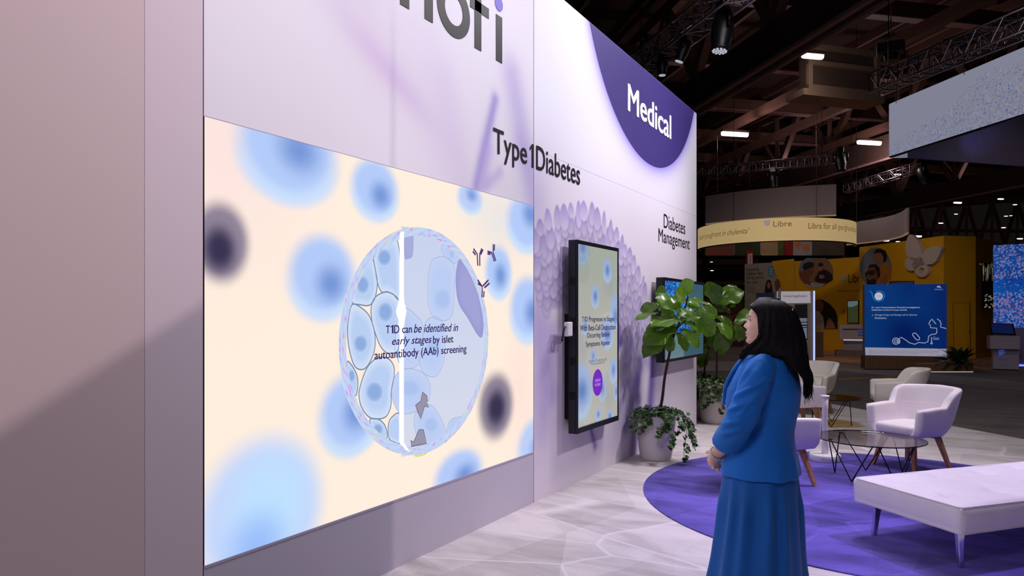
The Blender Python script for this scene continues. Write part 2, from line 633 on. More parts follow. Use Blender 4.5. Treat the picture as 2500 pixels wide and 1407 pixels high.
def carpet(name, base, dark, light, sc, stretch, fine=0.10, line_amt=0.5, rough=0.95):
    """printed carpet: large facets with pale fold lines, soft brush strokes and pile speckle"""
    m = bpy.data.materials.new(name)
    m.use_nodes = True
    nt = m.node_tree
    N = nt.nodes.new
    L = nt.links.new
    b = nt.nodes['Principled BSDF']
    b.inputs['Roughness'].default_value = rough
    b.inputs['Specular IOR Level'].default_value = 0.15
    b.inputs['Sheen Weight'].default_value = 0.15
    tc = N('ShaderNodeTexCoord')
    mp = N('ShaderNodeMapping')
    mp.inputs['Rotation'].default_value = (0, 0, 0.5)
    mp.inputs['Scale'].default_value = stretch
    L(tc.outputs['Object'], mp.inputs['Vector'])
    warp = N('ShaderNodeTexNoise')
    warp.inputs['Scale'].default_value = 0.9
    L(mp.outputs['Vector'], warp.inputs['Vector'])
    add = N('ShaderNodeVectorMath')
    add.operation = 'MULTIPLY_ADD'
    add.inputs[1].default_value = (0.16, 0.16, 0)
    L(warp.outputs['Color'], add.inputs[0])
    L(mp.outputs['Vector'], add.inputs[2])
    v1 = N('ShaderNodeTexVoronoi')
    v1.inputs['Scale'].default_value = sc
    L(add.outputs['Vector'], v1.inputs['Vector'])
    v2 = N('ShaderNodeTexVoronoi')
    v2.feature = 'DISTANCE_TO_EDGE'
    v2.inputs['Scale'].default_value = sc
    L(add.outputs['Vector'], v2.inputs['Vector'])
    lr = N('ShaderNodeMapRange')
    lr.inputs['From Min'].default_value = 0.0
    lr.inputs['From Max'].default_value = 0.016
    lr.inputs['To Min'].default_value = line_amt
    lr.inputs['To Max'].default_value = 0.0
    L(v2.outputs['Distance'], lr.inputs['Value'])
    sep = N('ShaderNodeSeparateColor')
    L(v1.outputs['Color'], sep.inputs['Color'])
    # brush strokes
    mp2 = N('ShaderNodeMapping')
    mp2.inputs['Rotation'].default_value = (0, 0, -0.4)
    mp2.inputs['Scale'].default_value = (0.8, 2.6, 1)
    L(tc.outputs['Object'], mp2.inputs['Vector'])
    br = N('ShaderNodeTexNoise')
    br.inputs['Scale'].default_value = 1.6
    br.inputs['Detail'].default_value = 5
    br.inputs['Distortion'].default_value = 0.7
    L(mp2.outputs['Vector'], br.inputs['Vector'])
    bm_ = N('ShaderNodeMapRange')
    bm_.inputs['From Min'].default_value = 0.32
    bm_.inputs['From Max'].default_value = 0.68
    L(br.outputs['Fac'], bm_.inputs['Value'])
    mp3 = N('ShaderNodeMapping')
    mp3.inputs['Rotation'].default_value = (0, 0, 1.15)
    mp3.inputs['Scale'].default_value = (2.0, 0.75, 1)
    L(tc.outputs['Object'], mp3.inputs['Vector'])
    v3 = N('ShaderNodeTexVoronoi')
    v3.inputs['Scale'].default_value = sc * 1.3
    L(mp3.outputs['Vector'], v3.inputs['Vector'])
    sep3 = N('ShaderNodeSeparateColor')
    L(v3.outputs['Color'], sep3.inputs['Color'])
    pat = N('ShaderNodeMath')
    pat.operation = 'ADD'
    L(sep.outputs['Red'], pat.inputs[0])
    L(sep3.outputs['Green'], pat.inputs[1])
    av = N('ShaderNodeMath')
    av.operation = 'MULTIPLY_ADD'
    av.inputs[1].default_value = 0.27
    L(pat.outputs['Value'], av.inputs[0])
    sc2 = N('ShaderNodeMath')
    sc2.operation = 'MULTIPLY'
    sc2.inputs[1].default_value = 0.55
    L(bm_.outputs['Result'], sc2.inputs[0])
    L(sc2.outputs['Value'], av.inputs[2])
    ramp = N('ShaderNodeValToRGB')
    ramp.color_ramp.elements[0].position = 0.1
    ramp.color_ramp.elements[0].color = (*dark, 1)
    ramp.color_ramp.elements[1].position = 0.85
    ramp.color_ramp.elements[1].color = (*base, 1)
    L(av.outputs['Value'], ramp.inputs['Fac'])
    mx = N('ShaderNodeMix')
    mx.data_type = 'RGBA'
    L(lr.outputs['Result'], mx.inputs['Factor'])
    L(ramp.outputs['Color'], mx.inputs['A'])
    mx.inputs['B'].default_value = (*light, 1)
    pile = N('ShaderNodeTexNoise')
    pile.inputs['Scale'].default_value = 220
    pile.inputs['Detail'].default_value = 2
    L(tc.outputs['Object'], pile.inputs['Vector'])
    pr = N('ShaderNodeMapRange')
    pr.inputs['From Min'].default_value = 0.3
    pr.inputs['From Max'].default_value = 0.7
    pr.inputs['To Min'].default_value = 1 - fine
    pr.inputs['To Max'].default_value = 1 + fine
    L(pile.outputs['Fac'], pr.inputs['Value'])
    vm = N('ShaderNodeVectorMath')
    vm.operation = 'SCALE'
    L(mx.outputs['Result'], vm.inputs[0])
    L(pr.outputs['Result'], vm.inputs['Scale'])
    L(vm.outputs['Vector'], b.inputs['Base Color'])
    bp = N('ShaderNodeBump')
    bp.inputs['Strength'].default_value = 0.25
    bp.inputs['Distance'].default_value = 0.004
    L(pile.outputs['Fac'], bp.inputs['Height'])
    L(bp.outputs['Normal'], b.inputs['Normal'])
    return m


M['booth_carpet'] = carpet('booth_carpet', rgb(222, 214, 216), rgb(168, 160, 160), rgb(234, 228, 232), 0.75, (1.0, 1.9, 1), 0.08, 0.75)
M['rug'] = carpet('violet_rug', rgb(106, 90, 192), rgb(46, 38, 112), rgb(122, 104, 205), 0.9, (1.0, 1.7, 1), 0.14, 0.35)
M['aisle'] = carpet('aisle_carpet', rgb(112, 104, 100), rgb(76, 70, 68), rgb(104, 98, 94), 0.25, (1, 1.2, 1), 0.22, 0.2)

# ------------------------------------------------------------------ floors
fl = obj('floor', MB().box((-70, -45, -0.2), (60, 95, 0.0)), M['aisle'])
tag(fl, 'dark grey carpeted hall floor beyond the booth', kind='structure')
bc = obj('floor_booth_carpet', MB().prism([(-4.0, 18.4, 0), (-4.0, -8, 0), (9.0, -8, 0), (9.0, 5.38, 0), (3.77, 10.61, 0), (1.28, 13.13, 0)][::-1], (0, 0, 0.006)), M['booth_carpet'])
tag(bc, 'pale booth carpet printed with folded facets', kind='structure')
rug = obj('round_rug', MB().lathe([(0.0, 0.0), (2.0, 0.0), (2.0, 0.008), (1.995, 0.010), (0.0, 0.010)], 160, (0, 0, 0)), M['rug'], loc=(2.483, 6.559, 0.006))
tag(rug, 'large round violet rug printed into the pale booth floor', 'rug')
# the neighbouring booth's raised floor and the paler walkway strips
nb = obj('floor_neighbour_booth', MB().prism([at_z(1815, 862, 0), at_z(2118, 892, 0), at_z(2700, 912, 0), at_z(2700, 838, 0), at_z(1815, 828, 0)], (0, 0, 0.03)),
         mat('tan_carpet', rgb(176, 128, 98), 0.9, var=0.12, scale=1.0))
tag(nb, 'tan carpet under the yellow neighbouring booth', kind='structure')
wk = obj('floor_walkway', MB().prism([at_z(1690, 905, 0), at_z(2060, 906, 0), at_z(2560, 962, 0), at_z(2560, 940, 0), at_z(2060, 892, 0), at_z(1690, 880, 0)], (0, 0, 0.004)),
         mat('pale_walkway', rgb(150, 142, 138), 0.85, var=0.12, scale=0.8))
tag(wk, 'paler grey walkway strip across the aisle', kind='structure')
ys = obj('floor_tape_line', MB().prism([on_floor(2048, 925), on_floor(2200, 918), on_floor(2200, 920.5), on_floor(2048, 928)], (0, 0, 0.003)),
         mat('yellow_tape', rgb(190, 130, 40), 0.7, var=0.1))
tag(ys, 'thin yellow tape line on the dark aisle carpet', kind='structure')

# ------------------------------------------------------------------ booth wall with its printed fabric panels
WALL_TOP = 4.33
wall = obj('wall_left', MB().box((-0.42, -3.0, 0.0), (-0.075, 9.575, WALL_TOP - 0.01)), mat('wall_core', rgb(205, 192, 202), 0.8, var=0.03))
tag(wall, 'tall booth wall of printed lilac fabric panels', kind='structure')
M['print'] = attr_mat('printed_fabric', 0.0, 0.75, 0.2, bump=0.05)

LILAC = lin((232, 222, 234))


def fabric_plain(c):
    def fn(U, V):
        return np.repeat(np.repeat(np.asarray(lin(c))[None, None], U.shape[0], 0), U.shape[1], 1)
    return fn


def upper_print(U, V):
    Y = U + 1.955; Z = V + 2.435
    c = np.zeros(U.shape + (3,)) + lin((234, 228, 238))
    # a very large soft circle behind the name, a lilac wisp, and a darker stem shape
    d = np.hypot(Y - 4.05, Z - 4.35)
    c = mixc(c, lin((216, 202, 222)), 0.55 * np.exp(-((d - 1.55) / 0.30) ** 2) * sstep(4.4, 3.2, Y))
    c = mixc(c, lin((212, 190, 224)), 0.8 * np.exp(-(((Y - 3.25) + 0.4 * (Z - 2.95)) / 0.34) ** 2 - ((Z - 3.0 + 0.45 * (Y - 3.2)) / 0.10) ** 2))
    for (y0, z0, y1, z1, w, a, col) in [(4.38, 3.15, 4.12, 2.45, 0.055, 0.85, (160, 148, 212)), (4.28, 2.75, 4.22, 2.55, 0.08, 0.6, (186, 168, 226)),
                                        (4.62, 3.4, 4.98, 2.44, 0.16, 0.75, (190, 178, 222)), (3.75, 3.1, 3.95, 2.45, 0.16, 0.4, (214, 196, 228)),
                                        (3.55, 3.3, 3.7, 2.6, 0.2, 0.3, (220, 206, 232)), (4.45, 2.62, 4.2, 2.45, 0.05, 0.5, (178, 160, 220)),
                                        (4.75, 2.9, 4.98, 2.7, 0.12, 0.35, (176, 160, 214))]:
        L2 = (y1 - y0) ** 2 + (z1 - z0) ** 2
        t = np.clip(((Y - y0) * (y1 - y0) + (Z - z0) * (z1 - z0)) / L2, 0, 1)
        dd = np.hypot(Y - (y0 + t * (y1 - y0)), Z - (z0 + t * (z1 - z0)))
        c = mixc(c, lin(col), a * np.exp(-(dd / w) ** 2))
    n = vnoise(Y, Z, 1.1, 3)
    c *= (0.97 + 0.06 * n)[..., None]
    return c


# petals of the giant flower print
def petal_list():
    rs = random.Random(11)
    outer = smooth_open([(4.55, 2.05), (4.97, 2.21), (5.31, 2.40), (5.67, 2.50), (6.06, 2.52), (6.66, 2.40), (7.12, 2.18), (7.49, 1.88), (7.68, 1.5), (7.70, 1.1), (7.62, 0.75)], 12)
    seg = np.hypot(*np.diff(outer, axis=0).T)
    cum = np.r_[0, np.cumsum(seg)]
    cen = np.array([6.1, 1.0])
    out = []
    for row in range(8):
        n = int(cum[-1] / 0.150)
        for i in range(n):
            s = (i + 0.5 * (row % 2) + rs.uniform(-.3, .3)) / n * cum[-1]
            k = min(len(outer) - 2, max(0, np.searchsorted(cum, s) - 1))
            p = outer[k] + (outer[k + 1] - outer[k]) * ((s - cum[k]) / max(seg[k], 1e-6))
            d = cen - p
            d = d / np.hypot(*d)
            p = p + d * (0.03 + row * 0.098 + rs.uniform(-.03, .03))
            ax = d * 0.35 + np.array([0.0, -1.0]) * 0.85
            ax = ax / np.hypot(*ax)
            out.append((row, p, ax, rs.uniform(0.052, 0.100), rs.uniform(0.075, 0.140), rs.uniform(-1.6, 1.6)))
    out.sort(key=lambda q: -q[0])
    return out


PETALS = petal_list()


def right_print(y_off, z_off):
    def fn(U, V):
        Y = U + y_off; Z = V + z_off
        c = np.zeros(U.shape + (3,)) + lin((230, 221, 234))
        c = mixc(c, lin((240, 238, 250)), sstep(2.4, 3.4, Z))
        # halo printed round the violet disc
        d = np.hypot(Y - 7.76, Z - 5.18) - 1.90
        c = mixc(c, lin((146, 128, 232)), 0.95 * np.exp(-np.clip(d, 0, None) / 0.11) * sstep(0.9, 0.0, d))
        # soft grey-lilac haze left
        c = mixc(c, lin((196, 184, 224)), 0.55 * np.exp(-((Y - 5.0) / 0.22) ** 2 - ((Z - 2.5) / 0.35) ** 2))
        # the hollow under the petals and the violet streaks lower down
        for (y0, z0, y1, z1, w, a, col) in [(5.05, 1.5, 5.2, 0.9, 0.20, 0.65, (178, 160, 214)), (5.3, 1.25, 5.1, 0.6, 0.22, 0.5, (190, 172, 218)),
                                            (6.72, 1.75, 6.80, 1.25, 0.13, 0.95, (128, 104, 188)), (6.62, 1.2, 6.70, 0.95, 0.07, 0.8, (120, 98, 180)),
                                            (7.62, 1.35, 6.95, 0.35, 0.10, 0.75, (150, 132, 206)), (7.35, 0.8, 7.2, 0.12, 0.13, 0.85, (126, 104, 186)),
                                            (7.8, 1.0, 7.7, 0.25, 0.13, 0.9, (104, 86, 172)), (7.1, 0.85, 6.75, 0.55, 0.07, 0.6, (160, 142, 208)),
                                            (6.05, 0.52, 6.18, 0.28, 0.055, 0.9, (136, 112, 182)), (8.0, 1.45, 8.05, 0.3, 0.16, 0.45, (176, 168, 206)),
                                            (7.75, 1.7, 7.9, 1.1, 0.16, 0.5, (150, 140, 170))]:
            L2 = (y1 - y0) ** 2 + (z1 - z0) ** 2
            t = np.clip(((Y - y0) * (y1 - y0) + (Z - z0) * (z1 - z0)) / L2, 0, 1)
            dd = np.hypot(Y - (y0 + t * (y1 - y0)), Z - (z0 + t * (z1 - z0)))
            wob = 0.7 + 0.6 * vnoise(Y, Z, 7.0, 5)
            c = mixc(c, lin(col), a * np.exp(-(dd / (w * wob)) ** 2))
        base = c.copy()
        fade = sstep(0.75, 1.35, Z)
        for row, p, ax, w, ln, j in PETALS:
            if not (U.shape[0] and y_off - 0.3 < p[0] < y_off + U.max() + 0.3):
                continue
            i0, i1 = np.searchsorted(U[0], [p[0] - y_off - 0.2, p[0] - y_off + 0.2])
            k0, k1 = np.searchsorted(V[:, 0], [p[1] - z_off - 0.2, p[1] - z_off + 0.2])
            if i1 <= i0 or k1 <= k0:
                continue
            ys = Y[k0:k1, i0:i1] - p[0]; zs = Z[k0:k1, i0:i1] - p[1]
            a = (ys * ax[0] + zs * ax[1]) / ln
            b = (ys * -ax[1] + zs * ax[0]) / (w * (1.0 - 0.30 * np.clip(-a, 0, 1) + 0.05 * a))
            r = np.sqrt(a * a + b * b)
            m = sstep(1.0, 0.84, r)
            sh = sstep(1.12, 0.85, np.sqrt((a - 0.16) ** 2 + b * b)) * 0.30 * fade[k0:k1, i0:i1]
            c[k0:k1, i0:i1] = c[k0:k1, i0:i1] * (1 - sh[..., None]) + lin((134, 118, 184)) * sh[..., None]
            tip = np.clip((a + 0.9) / 1.8, 0, 1)
            col = lin((158, 144, 204)) * (1 - tip[..., None]) + lin((222, 210, 234)) * tip[..., None]
            col = col * (1.0 + 0.05 * j - 0.02 * row) * (1.0 - 0.08 * sstep(0.7, 1.0, r))[..., None]
            mm = (m * fade[k0:k1, i0:i1] * 0.9)
            c[k0:k1, i0:i1] = c[k0:k1, i0:i1] * (1 - mm[..., None]) + col * mm[..., None]
        return c
    return fn


def wall_panel(y0, y1, z0, z1, fn, step, X=0.0, nm='fabric_panel'):
    nx = max(2, int((y1 - y0) / step)); nz = max(2, int((z1 - z0) / step))
    me = print_panel(nm, (X, y0, z0), (0, 1, 0), (0, 0, 1), y1 - y0, z1 - z0, nx, nz, fn, 0.07 + X, (1, 0, 0))
    return obj(nm, me, M['print'], wall)


end_panel = wall_panel(-3.0, 1.678, 0.0, WALL_TOP, fabric_plain((212, 192, 194)), 0.5, 0.004, 'end_panel')
wall_panel(1.682, 1.950, 0.0, WALL_TOP, fabric_plain((218, 202, 212)), 0.5, 0.0, 'side_panel')
wall_panel(1.956, 4.966, 2.436, WALL_TOP, upper_print, 0.02)
wall_panel(1.956, 4.966, 0.0, 0.422, fabric_plain((202, 196, 212)), 0.5, 0.0, 'lower_panel')
wall_panel(4.974, 6.450, 0.0, 2.898, right_print(4.974, 0.0), 0.0125)
wall_panel(6.450, 9.580, 0.0, 2.898, right_print(6.450, 0.0), 0.0125)
wall_panel(4.974, 9.580, 2.900, WALL_TOP, right_print(4.974, 2.9), 0.02)
# violet disc segment
dp = []
za = 5.18 - (WALL_TOP - 0.004)
half = math.acos(za / 1.90)
for i in range(81):
    a = -PI / 2 - half + 2 * half * i / 80
    dp.append((0.002, 7.76 + 1.90 * math.cos(a), 5.18 + 1.90 * math.sin(a)))
obj('violet_disc', MB().poly([p for p in dp if p[1] < 9.578] + [(0.002, 9.578, WALL_TOP - 0.004)]), M['violet'], wall)
WR, WU = (0, 1, 0), (0, 0, 1)
letters('Medical', WR, WU, (0.004, 7.02, 3.725), 1.46, 0.30, 0.028, M['white_ink'], wall)
letters('Type', WR, WU, (0.003, 4.35, 2.69), 0.505, 0.245, 0.010, M['ink'], wall)
obj('letter', one_digit(WR, WU, (0.003, 4.90, 2.742), 0.062, 0.193, 0.032), M['ink'], wall)
letters('Diabetes', WR, WU, (0.003, 5.005, 2.738), 0.835, 0.20, 0.010, M['ink'], wall)
letters('Diabetes', WR, WU, (0.003, 8.20, 2.60), 0.86, 0.17, 0.0, M['ink'], wall)
letters('Management', WR, WU, (0.003, 8.01, 2.365), 1.25, 0.21, 0.0, M['ink'], wall)


# the company name high on the wall: letters n, o, f, i drawn as strokes (the first letters lie outside the view)
def wall_letter(pts2d_list, m, nm='letter'):
    mb = MB()
    for pts in pts2d_list:
        mb.prism([(0.001, y, z) for y, z in pts], (0.003, 0, 0))
    return obj(nm, mb, m, wall)


def bar(y0, z0, y1, z1):
    return [(y0, z0), (y1, z0), (y1, z1), (y0, z1)]


def ring_poly(cy, cz, ro, ri, ry=1.0, n=48, a0=0, a1=2 * PI):
    o = [(cy + ro * math.cos(a0 + (a1 - a0) * i / n), cz + ry * ro * math.sin(a0 + (a1 - a0) * i / n)) for i in range(n + 1)]
    q = [(cy + ri * math.cos(a0 + (a1 - a0) * i / n), cz + ry * ri * math.sin(a0 + (a1 - a0) * i / n)) for i in range(n, -1, -1)]
    return o + q


BZ = 3.445
SW = 0.085
wall_letter([bar(3.295, BZ, 3.295 + SW, BZ + 0.35), bar(3.535, BZ, 3.535 + SW, BZ + 0.22), ring_poly(3.4575, BZ + 0.22, 0.1625, 0.1625 - SW, 0.85, 24, 0, PI)], M['ink'])
wall_letter([ring_poly(3.855, BZ + 0.172, 0.190, 0.190 - SW, 0.97)], M['ink'])
wall_letter([bar(4.105, BZ, 4.105 + SW, BZ + 0.40), ring_poly(4.265, BZ + 0.40, 0.16, 0.16 - SW, 0.9, 16, PI / 2, PI), bar(4.05, BZ + 0.27, 4.29, BZ + 0.345)], M['ink'])
wall_letter([bar(4.39, BZ, 4.39 + SW, BZ + 0.345)], M['ink'])
wall_letter([[(4.43 + 0.055 * math.cos(2 * PI * i / 24), BZ + 0.435 + 0.055 * math.sin(2 * PI * i / 24)) for i in range(24)]], M['violet_dot'], 'letter_dot')
# aluminium edge of the wall
obj('edge_trim', MB().box((-0.07, 9.580, 0), (0.002, 9.592, WALL_TOP)), M['alu'], wall)
obj('edge_trim', MB().box((-0.07, 1.9505, 0.0), (-0.002, 1.9555, WALL_TOP)), M['black_plastic'], wall)
obj('edge_trim', MB().box((-0.07, 4.9665, 0.0), (-0.002, 4.9735, WALL_TOP)), M['black_plastic'], wall)

# ------------------------------------------------------------------ hall roof
roof = obj('ceiling', MB().box((-75, -45, 14.6), (60, 100, 14.8)), M['deck'])
tag(roof, 'dark corrugated hall roof deck', kind='structure')
G0 = at_z(1700, 278, 9.0)


def hall(a, b, z):
    p = G0 + HA * a + HB * b
    return Vector((p.x, p.y, z))


for k, off in enumerate((0, -11, 13, 26)):
    z0 = 9.0
    ch = obj('roof_truss', MB().beam(hall(-26, off, z0 + 0.75), hall(60, off, z0 + 0.75), 0.34, 1.15), M['girder'], roof)
    for s in (-1, 1):
        obj('flange', MB().beam(hall(-26, off + s * 0.24, z0 + 0.08), hall(60, off + s * 0.24, z0 + 0.08), 0.16, 0.10), M['flange'], ch)
    obj('flange', MB().beam(hall(-26, off, z0 + 0.18), hall(60, off, z0 + 0.18), 0.62, 0.08), M['girder'], ch)
    obj('top_chord', MB().beam(hall(-26, off, 13.9), hall(60, off, 13.9), 0.35, 0.5), M['steel_dark'], ch)
    for i in range(-5, 12):
        a = i * 5.0
        obj('web', MB().beam(hall(a, off, 10.3), hall(a + 2.5, off, 13.8), 0.30, 0.34), M['steel_dark'], ch)
        obj('web', MB().beam(hall(a + 5.0, off, 10.3), hall(a + 2.5, off, 13.8), 0.30, 0.34), M['steel_dark'], ch)
        obj('web', MB().beam(hall(a, off, 10.3), hall(a, off, 13.8), 0.22, 0.22), M['steel_dark'], ch)
for i in range(-4, 11):
    a = i * 6.0 - 1.5
    cb = obj('cross_beam', MB().beam(hall(a, -40, 12.9), hall(a, 45, 12.9), 0.28, 0.55), M['steel_dark'], roof)
    obj('flange', MB().beam(hall(a, -40, 12.58), hall(a, 45, 12.58), 0.42, 0.08), M['flange'], cb)
for j in range(-9, 12):
    if j in (-5, 0, 6):
        continue
    obj('purlin', MB().beam(hall(-24, j * 2.2 + 0.6, 13.6), hall(60, j * 2.2 + 0.6, 13.6), 0.16, 0.4), M['steel_dark'], roof)
for j in (2, 5, 8, 12, 17):       # lower service beams
    obj('service_beam', MB().beam(hall(-16, j * 1.05, 10.6), hall(46, j * 1.05, 10.6), 0.30, 0.36), M['steel_dark'], roof)
# lattice bracing far down the hall
for k in range(9):
    x = 2050 + 62 * k
    for (xa, ya, xb, yb) in ((x, 492, x + 31, 596), (x + 62, 492, x + 31, 596), (x, 480, x, 600)):
        obj('lattice_brace', MB().beam(at(xa, ya, 60), at(xb, yb, 60), 0.22, 0.22), M['steel_dark'], roof)
obj('lattice_rail', MB().beam(at(2040, 488, 60), at(2620, 488, 60), 0.4, 0.5), M['steel_dark'], roof)
obj('lattice_rail', MB().beam(at(2040, 560, 60), at(2620, 566, 60), 0.3, 0.25), M['steel_dark'], roof)
# far end wall of the hall
fw = obj('wall_back', MB().slab(hall(66, -70, 0), hall(66, 70, 0), 0, 14.6, -0.3), mat('hall_end_wall', rgb(16, 12, 12), 0.9, var=0.3, scale=0.2))
tag(fw, 'dark end wall far down the hall', kind='structure')

# an added banner, unseen behind the viewpoint: its top edge draws the slanting shadow on the near end of the wall
hbn = thing('shadow_banner', 'plain grey banner added unseen behind the viewpoint to shade the wall end', 'banner', (5.6, -3.6, 3.9))
q0 = Vector((6.44, -5.40, 0)); q1 = Vector((5.226, -2.71, 0))
obj('fabric', MB().slab(q0 - Vector((5.6, -3.6, 0)), q1 - Vector((5.6, -3.6, 0)), 0.0, 1.7, 0.02), M['grey_banner'], hbn)
for q in (q0, q1):
    obj('suspension_cable', MB().tube([q - Vector((5.6, -3.6, -1.7)), q - Vector((5.6, -3.6, -8.6))], 0.006, 5), M['black_metal'], hbn)


# ------------------------------------------------------------------ large LED video wall
def blob_field(U, V, c, blobs):
    """soft out-of-focus blobs: (u, v, ru, rv, kind, strength, core dx, core dy)"""
    for (u, v, ru, rv, kind, a, cx, cy) in blobs:
        r = np.hypot((U - u) / ru, (V - v) / rv)
        body = sstep(1.08, 0.62, r) * a
        rc = np.hypot((U - u - cx * ru) / (ru * 0.62), (V - v - cy * rv) / (rv * 0.62))
        core = sstep(1.0, 0.05, rc) * a
        if kind == 'dark':
            c = mixc(c, lin((120, 110, 140)), body * 0.9)
            c = mixc(c, lin((62, 54, 88)), sstep(1.15, 0.25, rc) * a)
            c = mixc(c, lin((48, 42, 74)), core * 0.8)
        elif kind == 'light':
            c = mixc(c, lin((196, 214, 252)), body)
            c = mixc(c, lin((190, 226, 255)), sstep(0.9, 0.1, np.hypot((U - u - 0.1 * ru) / ru, (V - v - 0.1 * rv) / rv)) * a * 0.9)
            c = mixc(c, lin((146, 184, 250)), core * 0.85)
        else:
            c = mixc(c, lin((178, 202, 248)), body)
            c = mixc(c, lin((196, 224, 255)), sstep(0.55, 0.85, r) * sstep(1.1, 0.8, r) * sstep(0.2, -0.7, (V - v) / rv) * a * 0.8)
            c = mixc(c, lin((112, 146, 214)), core * 0.95)
    return c


SC_Y0, SC_Y1, SC_Z0, SC_Z1 = 1.958, 4.964, 0.425, 2.433


def wallblob(px_, py_, ry_px, rx_px, kind, a=1.0, cx=0.1, cy=-0.1):
    c = on_wall(px_, py_)
    l = on_wall(px_ - rx_px, py_); r = on_wall(px_ + rx_px, py_)
    tz = (c - CAM).dot(Vector((-SY, CY, 0))) / FPX
    return (c.y - SC_Y0, c.z - SC_Z0, (r.y - l.y) / 2, ry_px * tz, kind, a, cx, cy)


BLOBS = [wallblob(710, 370, 138, 135, 'mid', 1, 0.15, 0.05), wallblob(540, 592, 112, 80, 'dark', 1, -0.05, -0.15), wallblob(917, 462, 84, 64, 'mid', 1, 0.2, -0.15),
         wallblob(1148, 484, 42, 34, 'mid', 0.9, 0.1, 0.2), wallblob(790, 675, 115, 92, 'mid', 1, 0.2, -0.15), wallblob(1285, 545, 78, 50, 'mid', 1, 0.2, 0.3),
         wallblob(1218, 665, 72, 36, 'mid', 1, 0.1, -0.1), wallblob(1290, 755, 90, 48, 'mid', 1, 0.2, -0.1), wallblob(1212, 992, 92, 48, 'dark', 1, 0.0, -0.05),
         wallblob(645, 1255, 212, 172, 'light', 1, -0.1, -0.35), wallblob(858, 1010, 112, 84, 'mid', 1, 0.15, 0.0), wallblob(1122, 1160, 70, 66, 'mid', 1, 0.2, -0.05),
         wallblob(1310, 1085, 75, 50, 'mid', 0.9, 0.1, -0.1)]


def screen_print(U, V):
    c = np.zeros(U.shape + (3,)) + lin((255, 238, 221))
    c = mixc(c, lin((252, 228, 222)), np.exp(-((U - 0.1) / 0.5) ** 2 - ((V - 1.95) / 0.6) ** 2))
    c = mixc(c, lin((232, 228, 228)), 0.9 * np.exp(-((U - 2.55) / 0.5) ** 2 - ((V - 1.85) / 0.28) ** 2))
    c = mixc(c, lin((253, 226, 216)), 0.8 * np.exp(-((U - 2.8) / 0.25) ** 2 - ((V - 0.55) / 0.5) ** 2))
    return blob_field(U, V, c, BLOBS)


M['screen'] = attr_mat('led_screen_picture', 1.0, 0.5, 0.1, diffuse=False)
M['cell_print'] = attr_mat('led_cell_picture', 1.0, 0.5, 0.1, diffuse=False)
led = thing('video_wall', 'huge glowing video wall showing a cell circle with blue and dark blobs', 'video wall', (0, 3.461, 0.425))
LOFF = Vector((0, -3.461, -0.425))


def lp(p):
    return Vector(p) + LOFF


obj('casing', MB().box((-0.068, SC_Y0 - 3.461, 0), (-0.003, SC_Y1 - 3.461, SC_Z1 - SC_Z0)), M['black_plastic'], led)
obj('screen', print_panel('screen', (0.0, SC_Y0 - 3.461, 0), (0, 1, 0), (0, 0, 1), SC_Y1 - SC_Y0, SC_Z1 - SC_Z0, 180, 120, screen_print), M['screen'], led)
for a, b in (((SC_Y0 - 0.004, SC_Z1), (SC_Y1, SC_Z1 + 0.004)), ((SC_Y0, SC_Z0 - 0.012), (SC_Y1, SC_Z0))):
    obj('bezel', MB().box((-0.06, a[0] - 3.461, a[1] - 0.425), (0.004, b[0] - 3.461, b[1] - 0.425)), mat('pale_bezel', rgb(190, 182, 205), 0.4, var=0.03), led)


def crop(x, y, X=0.0):
    """coordinates read off an enlargement of the picture on the video wall"""
    p = on_wall(800 + x / 2.345, 530 + y / 2.345)
    return (X, p.y - 3.461, p.z - 0.425)


def flat_colour(me, cols):
    set_print(me, cols)
    return me


def fan(pts, X, c_edge, c_mid, name, parent, off=(0, 0)):
    P = [crop(x, y, X) for x, y in smooth_closed(pts, 5)]
    cy = sum(p[1] for p in P) / len(P) + off[0]; cz = sum(p[2] for p in P) / len(P) + off[1]
    n = len(P)
    mid = [(X, cy + (p[1] - cy) * 0.62, cz + (p[2] - cz) * 0.62) for p in P]
    vs = P + mid + [(X, cy, cz)]
    fs = [(i, (i + 1) % n, n + (i + 1) % n, n + i) for i in range(n)] + [(n + i, n + (i + 1) % n, 2 * n) for i in range(n)]
    me = bpy.data.meshes.new(name)
    me.from_pydata(vs, [], fs)
    e = lin(c_edge); m_ = lin(c_mid)
    set_print(me, np.array([e] * n + [m_] * n + [m_]))
    return obj(name, me, M['cell_print'], parent), P


disc_c = (3.53, 1.38)
seg = 96
DY, DZ = 0.752, 0.722
dv = [(0.0012, disc_c[0] - 3.461, disc_c[1] - 0.425)]
dcol = [lin((218, 222, 236))]
barY = crop(421, 700)[1]
for i in range(seg):
    a = 2 * PI * i / seg
    dv.append((0.0012, disc_c[0] - 3.461 + DY * math.cos(a), disc_c[1] - 0.425 + DZ * math.sin(a)))
me = bpy.data.meshes.new('cell_disc')
me.from_pydata(dv, [], [(0, 1 + i, 1 + (i + 1) % seg) for i in range(seg)])
set_print(me, np.array([lin((255, 236, 220))] * (seg + 1)))
cellg = obj('cell_disc', me, M['cell_print'], led)
